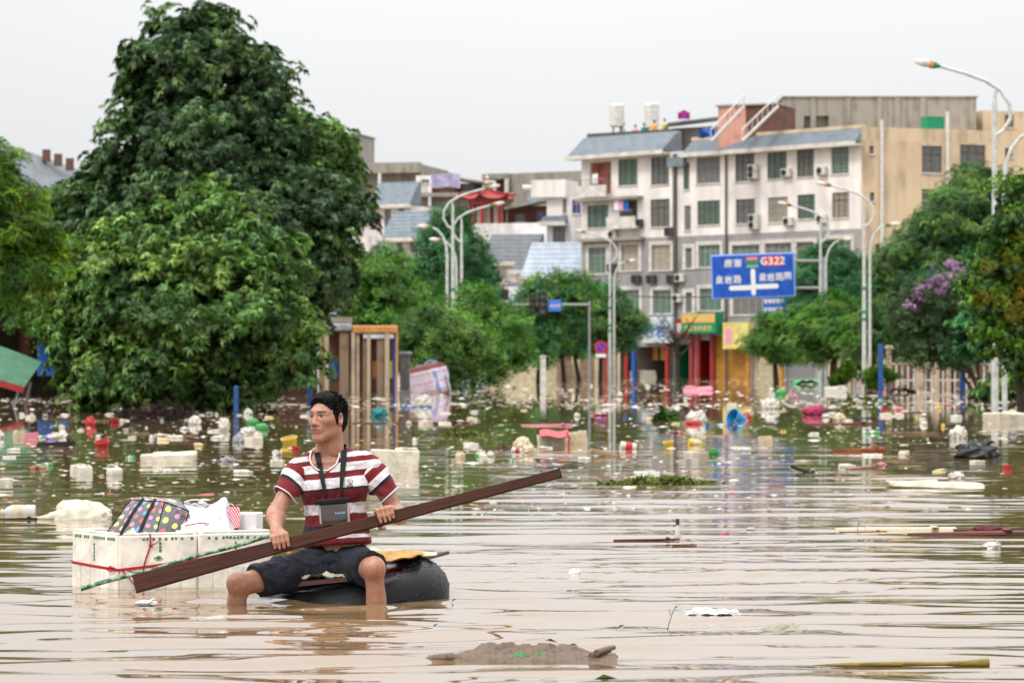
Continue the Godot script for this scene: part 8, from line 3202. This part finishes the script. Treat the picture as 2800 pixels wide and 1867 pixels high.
func near_flotsam() -> void:
	# white sack behind the foam boxes
	var o := thing("white_sack", "half sunk white sack behind the white foam boxes", "sack", on_water(240, 1418))
	var mb := MB.new()
	mb.ball(Vector3(0, 0, 0), Vector3(0.24, 0.13, 0.17), 34, 20, func(d): return (1.0 + 0.22 * noise.get_noise_3d(d.x * 1.4 + 4.0, d.y * 1.4, d.z * 1.4) + 0.05 * noise.get_noise_3d(d.x * 6.0, d.y * 6.0, d.z * 6.0)) * (1.0 - 0.25 * d.x))
	put(mb, "sack", mat("sack_white", Color(0.84, 0.82, 0.76), 0.8, {"tex": t_grime, "scale": 3.0}), o)
	mb = MB.new()
	mb.tube([Vector3(-0.2, 0.02, 0.05), Vector3(-0.3, 0.012, 0.08), Vector3(-0.42, 0.004, 0.06)], [0.04, 0.02, 0.006], 7)
	put(mb, "trailing_neck", mats["sack_white"], o)
	# clear jar on a board by the frame edge
	drift("bottle", "clear_jar", "clear plastic jar lying on a dark board beside the white sack", "jar", 48, 1408, 96, 0.12, "", {"m": "pl_clear", "c": "pl_cream", "ky": 1.5})
	drift("plank", "dark_board", "dark wet board under the clear jar", "board", 40, 1420, 120, 0.05, "", {"m": "wood_dark", "ky": 0.8})
	# wet paper heap in the foreground
	o = thing("paper_heap", "sodden brown cardboard heap with green print floating in the foreground ripples", "cardboard", on_water(1430, 1800))
	var d := dist_of(1800)
	var s := d / FPX
	mb = MB.new()
	var heap := func(x: float, y: float) -> Vector3:
		var prof: float = smoothstep(0.0, 0.38, x) * (1.0 - 0.5 * smoothstep(0.5, 1.0, x))
		var lumps: float = 0.75 + 0.35 * noise.get_noise_2d(x * 3.0, y * 2.0) - 0.4 * absf(noise.get_noise_2d(x * 7.0 + 3.0, y * 3.0)) + 0.12 * noise.get_noise_2d(x * 16.0 + 3.0, y * 9.0)
		var h: float = 58.0 * s * prof * pow(sin(PI * y), 0.7) * lumps - 0.008
		return Vector3(lerpf(-265, 255, x) * s + 0.012 * noise.get_noise_2d(x * 6.0, y * 5.0 + 2.0), h, 0.20 - 0.40 * y + 0.03 * noise.get_noise_2d(x * 4.0 + 7.0, y))
	mb.sheet(heap, 70, 30, 0.004)
	put(mb, "card", mat("card_wet", Color(0.42, 0.35, 0.29), 0.6, {"tex": t_stain, "scale": 6.0, "bump": t_lump, "bumps": 0.5}), o)
	mb = MB.new()
	mb.tube([Vector3(-285 * s, -0.004, 0.10), Vector3(-240 * s, 0.012, 0.12), Vector3(-195 * s, 0.016, 0.12), Vector3(-150 * s, 0.004, 0.11)], [0.008, 0.017, 0.02, 0.012], 8)
	put(mb, "torn_roll", mats["card_wet"], o)
	mb = MB.new()
	for k in 3:
		mb.tube([Vector3((170 + 14 * k) * s, 0.01 + 0.012 * k, 0.12), Vector3((200 + 14 * k) * s, 0.018 + 0.012 * k, 0.06), Vector3((225 + 12 * k) * s, 0.022 + 0.012 * k, 0.02)], [0.014, 0.012, 0.009], 7)
	put(mb, "folded_edge", mats["card_wet"], o)
	mb = MB.new()
	for q in [[0.50, 0.12, 0.09, 0.10], [0.60, 0.34, 0.06, 0.07]]:
		mb.sheet(func(x, y): return heap.call(q[0] + q[2] * (x - 0.5 + 0.2 * noise.get_noise_2d(y * 4.0, q[0] * 9.0)), q[1] + q[3] * (y - 0.3 * noise.get_noise_2d(x * 4.0, q[1] * 9.0))) + Vector3(0, 0.0025, 0.002), 8, 6)
	put(mb, "green_print", mats["print_green"], o)
	mb = MB.new()
	leaf_blade(mb, Vector3(60 * s, 52 * s, 0.02), Vector3.RIGHT, Vector3.UP, 0.05, 0.02, 0.2)
	leaf_blade(mb, Vector3(150 * s, 40 * s, 0.02), Vector3.LEFT, Vector3.UP, 0.04, 0.018, 0.1)
	put(mb, "leaf", mat("leaf_green", Color(0.28, 0.46, 0.16), 0.6), o)
	# yellow leaf stalk
	o = thing("leaf_stalk", "long yellow green banana leaf stalk floating in the foreground", "leaf", on_water(2460, 1815))
	d = dist_of(1815)
	s = d / FPX
	mb = MB.new()
	mb.tube([Vector3(-240 * s, -0.002, 0.03), Vector3(-150 * s, -0.001, 0.02), Vector3(0, 0.0, 0.0), Vector3(120 * s, 0.001, 0.0), Vector3(190 * s, 0.002, 0.0), Vector3(243 * s, 0.004, -0.01)], [0.002, 0.009, 0.010, 0.008, 0.014, 0.019], 10)
	put(mb, "stalk", mat("stalk_yellow", Color(0.62, 0.58, 0.22), 0.5, {"tex": t_wood, "scale": 6.0}), o)
	mb = MB.new()
	mb.tube([Vector3(240 * s, 0.004, -0.01), Vector3(246 * s, 0.0045, -0.01)], [0.019, 0.016], 10)
	put(mb, "cut_end", mats["wood_brown"], o)
	# clear bag lump
	o = thing("clear_bag", "half sunk greenish clear plastic bag in the foreground", "bag", on_water(2130, 1725))
	mb = MB.new()
	mb.ball(Vector3(0.02, -0.008, 0), Vector3(0.10, 0.034, 0.10), 30, 16, lump_fn(61.0, 0.4, 2.2))
	put(mb, "bag", mat("film_green_clear", Color(0.52, 0.50, 0.40), 0.12, {"spec": 0.6}), o)
	mb = MB.new()
	mb.ball(Vector3(-0.10, -0.006, 0.02), Vector3(0.06, 0.014, 0.05), 18, 8, lump_fn(65.0, 0.4, 2.2))
	put(mb, "trailing_end", mats["film_green_clear"], o)
	# white carrier bag with green print
	o = thing("carrier_bag", "flattened white carrier bag with green print in the foreground", "bag", on_water(1945, 1680))
	mb = MB.new()
	mb.sheet(func(x, y): return Vector3((x - 0.5) * 0.26, 0.002 + 0.016 * noise.get_noise_2d(x * 3.5, y * 3.0 + 3.0) + 0.005 * noise.get_noise_2d(x * 11.0, y * 9.0) + 0.012 * sin(PI * x), 0.14 - 0.30 * y), 30, 14, 0.003)
	put(mb, "bag", mat("film_white", Color(0.86, 0.87, 0.86), 0.3, {"spec": 0.6}), o)
	mb = MB.new()
	mb.sheet(func(x, y): return Vector3(0.02 + x * 0.08, 0.026 - 0.012 * x + 0.01 * sin(x * 6.0), 0.06 - 0.05 * y), 8, 4, 0.002)
	put(mb, "green_print", mat("print_pale_green", Color(0.45, 0.70, 0.56), 0.5), o)
	# twig with a bent top
	o = thing("twig", "thin green twig sticking up out of the foreground ripples", "twig", on_water(1830, 1722))
	mb = MB.new()
	s = dist_of(1722) / FPX
	mb.tube([Vector3(-8 * s, -0.02, 0), Vector3(0, 20 * s, 0), Vector3(8 * s, 44 * s, 0), Vector3(16 * s, 60 * s, 0), Vector3(26 * s, 66 * s, 0)], [0.0022, 0.002, 0.002, 0.0018, 0.001], 6)
	mb.tube([Vector3(4 * s, 40 * s, 0), Vector3(0, 52 * s, 0), Vector3(0, 58 * s, 0)], [0.0015, 0.0012, 0.0008], 5)
	mb.tube([Vector3(0, 4 * s, 0), Vector3(-30 * s, 6 * s, 0.01), Vector3(-60 * s, 2 * s, 0.02)], [0.0018, 0.0016, 0.001], 5)
	put(mb, "stem", mat("twig_green", Color(0.34, 0.36, 0.18), 0.7), o)
	mb = MB.new()
	leaf_blade(mb, Vector3(-58 * s, 3 * s, 0.02), Vector3(-0.8, 0.5, 0.2).normalized(), Vector3.UP, 0.025, 0.01, 0.1)
	leaf_blade(mb, Vector3(14 * s, 58 * s, 0), Vector3(0.6, 0.8, 0).normalized(), Vector3.BACK, 0.018, 0.006, 0.1)
	put(mb, "leaf", mats["leaf_green"], o)
	# single leaves
	for q in [[1192, 1718, 22, "small upright green leaf floating below the inner tube"], [1243, 1648, 20, "dark green leaf tip beside the inner tube"], [1655, 1862, 70, "flat green leaf blade at the bottom of the ripples"], [1700, 1722, 26, "tiny curled green leaf left of the twig".replace("left of", "next to")]]:
		o = thing("floating_leaf", q[3], "leaf", on_water(q[0], q[1]), "single leaves afloat")
		s = dist_of(q[1]) / FPX
		mb = MB.new()
		leaf_blade(mb, Vector3(-q[2] * 0.5 * s, 0.004, 0), Vector3(1, 0.15 if q[2] > 60 else 0.7, 0.1).normalized(), Vector3(0, 0.8, 0.6).normalized(), q[2] * s, q[2] * 0.3 * s, 0.1)
		put(mb, "blade", mats["leaf_green"], o)
		mb = MB.new()
		mb.tube([Vector3(-q[2] * 0.5 * s, 0.004, 0), Vector3(-q[2] * 0.8 * s, -0.004, 0.004)], [0.0012, 0.0008], 4)
		put(mb, "stalk", mats["leaf_green"], o)
	# boards further out
	var boards := [["plank", "brown_batten", "brown batten floating beyond the drip rings", 1768, 1478, 180, 0.0, "wood_red", 0.6], ["plank", "brown_batten", "short brown batten beside the upright bottle", 1872, 1490, 66, 0.05, "wood_red", 0.7], ["plank", "brown_board", "long red brown board with maroon cloth on it", 2650, 1462, 330, 0.03, "wood_red", 0.55], ["plank", "brown_board", "thin tan board with wire beside the red brown board", 2360, 1455, 130, 0.02, "wood_orange", 0.5], ["plank", "brown_board", "reddish board floating behind the red brown board", 2730, 1450, 240, -0.03, "wood_brown", 0.6], ["plank", "cream_board", "pale cream board lying across behind the tan board", 2450, 1446, 330, 0.01, "pl_cream", 0.25], ["plank", "small_chip", "small tan wood chip in open water", 2186, 1425, 24, 0.2, "wood_orange", 2.0], ["plank", "small_chip", "tiny brown chip between the batten and the boards", 2012, 1486, 20, 0.1, "wood_red", 2.0]]
	for q in boards:
		drift(q[0], q[1], q[2], "board", q[3], q[4], q[5], q[6], "", {"m": q[7], "ky": q[8]})
	# upright neck of a sunken bottle
	o = thing("bottle_neck", "cloudy bottle floating upright with a brown stub in its neck", "bottle", on_water(1853, 1470))
	mb = MB.new()
	mb.lathe([Vector2(0, -0.12), Vector2(0.022, -0.12), Vector2(0.022, 0.01), Vector2(0.018, 0.05), Vector2(0.011, 0.075), Vector2(0.011, 0.09), Vector2(0, 0.09)], 12)
	put(mb, "bottle", mats["pl_clear"], o)
	mb = MB.new()
	mb.lathe([Vector2(0.012, 0.085), Vector2(0.013, 0.10), Vector2(0.012, 0.125), Vector2(0, 0.126)], 10)
	put(mb, "stub", mats["wood_brown"], o)
	o = thing("maroon_cloth", "maroon checked cloth heaped on the red brown board", "cloth", on_water(2700, 1458))
	mb = MB.new()
	mb.ball(Vector3(0, 0.012, 0), Vector3(0.12, 0.035, 0.07), 22, 12, lump_fn(71.0, 0.5, 2.4))
	put(mb, "cloth", mats["cloth_maroon"], o)
	mb = MB.new()
	mb.ball(Vector3(-0.09, 0.006, 0.02), Vector3(0.06, 0.02, 0.05), 14, 8, lump_fn(73.0, 0.5, 2.4))
	put(mb, "trailing_corner", mats["cloth_maroon"], o)
	o = thing("bent_wire", "thin bent wire rising from the tan board", "wire", on_water(2345, 1452))
	mb = MB.new()
	mb.tube([Vector3(0, -0.01, 0), Vector3(0.01, 0.07, 0), Vector3(0.015, 0.04, 0.02), Vector3(0.04, 0.035, 0.02), Vector3(0.06, 0.005, 0.02)], [0.002], 5)
	put(mb, "wire", mats["frame_dark"], o)
	drift("bag", "clear_bag", "small clear plastic bag standing in the water before the boards", "bag", 2712, 1500, 50, 0.0, "", {"m": "pl_clear", "seed": 75.0, "tall": 0.45})
	drift("bag", "white_scrap", "small white scrap in open water beyond the batten", "scrap", 2054, 1448, 24, 0.0, "", {"m": "pl_white", "seed": 77.0, "tall": 0.3})
	drift("bag", "red_scrap", "small red scrap in open water beyond the batten", "scrap", 1980, 1462, 34, 0.0, "", {"m": "pl_red", "seed": 78.0, "tall": 0.14})
	drift("bag", "white_scrap", "white plastic scrap in the drip rings", "scrap", 1572, 1570, 36, 0.0, "", {"m": "film_white", "seed": 79.0, "tall": 0.5})
	drift("bag", "white_scrap", "white foam scrap below the foam boxes", "scrap", 400, 1652, 60, 0.0, "", {"m": "film_white", "seed": 80.0, "tall": 0.25})

func zone(u: float, v: float) -> String:
	if v > 1200.0:
		if u < 900.0: return "beyond the foam boxes"
		if u < 1750.0: return "beyond the plank tip"
		return "around the blue sign's reflection"
	if u < 760.0: return "under the leafy trees"
	if u < 1400.0: return "off the bus shelter"
	if u < 2060.0: return "before the shopfronts"
	return "off the flowering tree"

func loose_flotsam() -> void:
	var r := RandomNumberGenerator.new()
	r.seed = 2024
	var kinds := [
		["bottle", "plastic_bottle", "bottle", [["white", "pl_white", "pl_white"], ["clear", "pl_clear", "pl_white"], ["cream", "pl_cream", "pl_yellow"], ["white", "pl_white", "pl_white"], ["cream", "pl_cream", "pl_yellow"], ["green", "pl_green", "pl_white"]], 0.24, 0.28],
		["foam", "foam_scrap", "foam", [["white", "pl_white", ""], ["stained white", "foam_old", ""]], 0.28, 0.30],
		["bag", "plastic_bag", "bag", [["white", "pl_white", ""], ["cream", "pl_cream", ""], ["pink", "pl_pink", ""], ["white", "pl_white", ""], ["grey", "pl_grey", ""]], 0.24, 0.17],
		["plank", "wood_scrap", "wood", [["brown", "wood_brown", ""], ["dark", "wood_dark", ""], ["tan", "card_tan", ""]], 0.6, 0.13],
		["jug", "plastic_jug", "jug", [["white", "pl_white", "pl_red"], ["blue", "pl_blue", "pl_white"], ["yellow", "pl_yellow", "pl_red"]], 0.17, 0.06],
		["tub", "plastic_tub", "tub", [["white", "pl_white", ""], ["cream", "pl_cream", ""], ["red", "pl_red", ""], ["blue", "pl_blue", ""]], 0.18, 0.06],
	]
	for i in 240:
		var u := 0.0
		var v := 0.0
		var e := r.randf()
		if e < 0.23:
			u = r.randf_range(-40, 760)
			v = 1125.0 + pow(r.randf(), 1.4) * 85.0
		elif e < 0.36:
			u = r.randf_range(2380, 2830)
			v = 1062.0 + pow(r.randf(), 1.2) * 110.0
		elif e < 0.82:
			u = r.randf_range(780, 2500)
			v = 1042.0 + pow(r.randf(), 1.25) * 130.0
		else:
			u = r.randf_range(0, 2800)
			v = r.randf_range(1180, 1300)
		var pick := r.randf()
		var k = kinds[0]
		for q in kinds:
			k = q
			pick -= q[5]
			if pick < 0.0:
				break
		var col = k[3][r.randi() % k[3].size()]
		var size: float = k[4] * r.randf_range(0.45, 1.0)
		var d := dist_of(v)
		if d > 110.0:
			size *= 1.35
		var z := zone(u, v)
		var label := "%s %s floating %s" % [col[0], String(k[1]).replace("_", " "), z]
		var opt := {"m": col[1], "c": col[2] if col[2] != "" else "pl_red"}
		if k[0] == "foam":
			opt["flat"] = [0.12, 0.2, 0.34][r.randi() % 3]
		if k[0] == "bag":
			opt["tall"] = [0.3, 0.5, 0.8][r.randi() % 3]
		if k[0] == "tub":
			opt["tilt"] = [0.1, 0.6][r.randi() % 2]
		drift(k[0], k[1], label, k[2], u, v, size * FPX / d, r.randf_range(-0.9, 0.9) if k[0] == "plank" else r.randf_range(0, TAU), "%s %ss %s" % [col[0], String(k[1]).replace("_", " "), z], opt)

func flecks() -> void:
	var r := RandomNumberGenerator.new()
	r.seed = 88
	var mb := MB.new()
	var ring := []
	for k in 7:
		var a := TAU * k / 7.0
		ring.append(Vector3(cos(a), 0, -sin(a)) * r.randf_range(0.6, 1.1))
	for k in 7:
		mb.tri(ring[k], ring[(k + 1) % 7], Vector3(0, 0.3, 0))
		mb.quad(ring[k] + Vector3(0, -0.2, 0), ring[(k + 1) % 7] + Vector3(0, -0.2, 0), ring[(k + 1) % 7], ring[k])
	var mesh := mb.mesh()
	var n := 7000
	var mm := MultiMesh.new()
	mm.transform_format = MultiMesh.TRANSFORM_3D
	mm.use_colors = true
	mm.mesh = mesh
	mm.instance_count = n
	var cols := [Color(0.58, 0.56, 0.50), Color(0.36, 0.30, 0.2), Color(0.42, 0.37, 0.28), Color(0.30, 0.24, 0.16), Color(0.17, 0.13, 0.09), Color(0.25, 0.2, 0.13), Color(0.22, 0.16, 0.11), Color(0.75, 0.74, 0.72), Color(0.5, 0.45, 0.3), Color(0.10, 0.08, 0.06), Color(0.45, 0.12, 0.12), Color(0.7, 0.68, 0.62)]
	var patch := FastNoiseLite.new()
	patch.seed = 61
	patch.frequency = 0.05
	for i in n:
		var v := 0.0
		var u := 0.0
		for tries in 6:
			u = r.randf_range(-150, 2950)
			var f := r.randf()
			v = 1034.0 + 90.0 * pow(f, 1.1) if r.randf() < 0.55 else 1090.0 + 320.0 * pow(f, 1.5)
			var d0 := dist_of(v)
			if patch.get_noise_2d((u - 1400.0) / FPX * d0 * 3.0, d0) > r.randf_range(-0.5, 0.35):
				break
		var d := dist_of(v)
		var sc := r.randf_range(0.006, 0.022) * (0.9 if d < 30.0 else (1.25 if d < 70.0 else 2.2)) * (2.0 if r.randf() < 0.12 else 1.0)
		var p := on_water(u, v)
		mm.set_instance_transform(i, Transform3D(Basis(Vector3.UP, r.randf_range(0, TAU)).scaled(Vector3(sc * r.randf_range(0.7, 2.6), sc * r.randf_range(0.5, 1.0), sc)), p))
		mm.set_instance_color(i, cols[r.randi() % cols.size()])
	var o := MultiMeshInstance3D.new()
	o.name = "litter_flecks"
	o.multimesh = mm
	o.material_override = mat("fleck", Color.WHITE, 0.7, {"vc": true})
	o.set_meta("kind", "stuff")
	tag(o, "tiny flecks of foam, bark and litter scattered over the flood water", "litter")
	add_child(o)
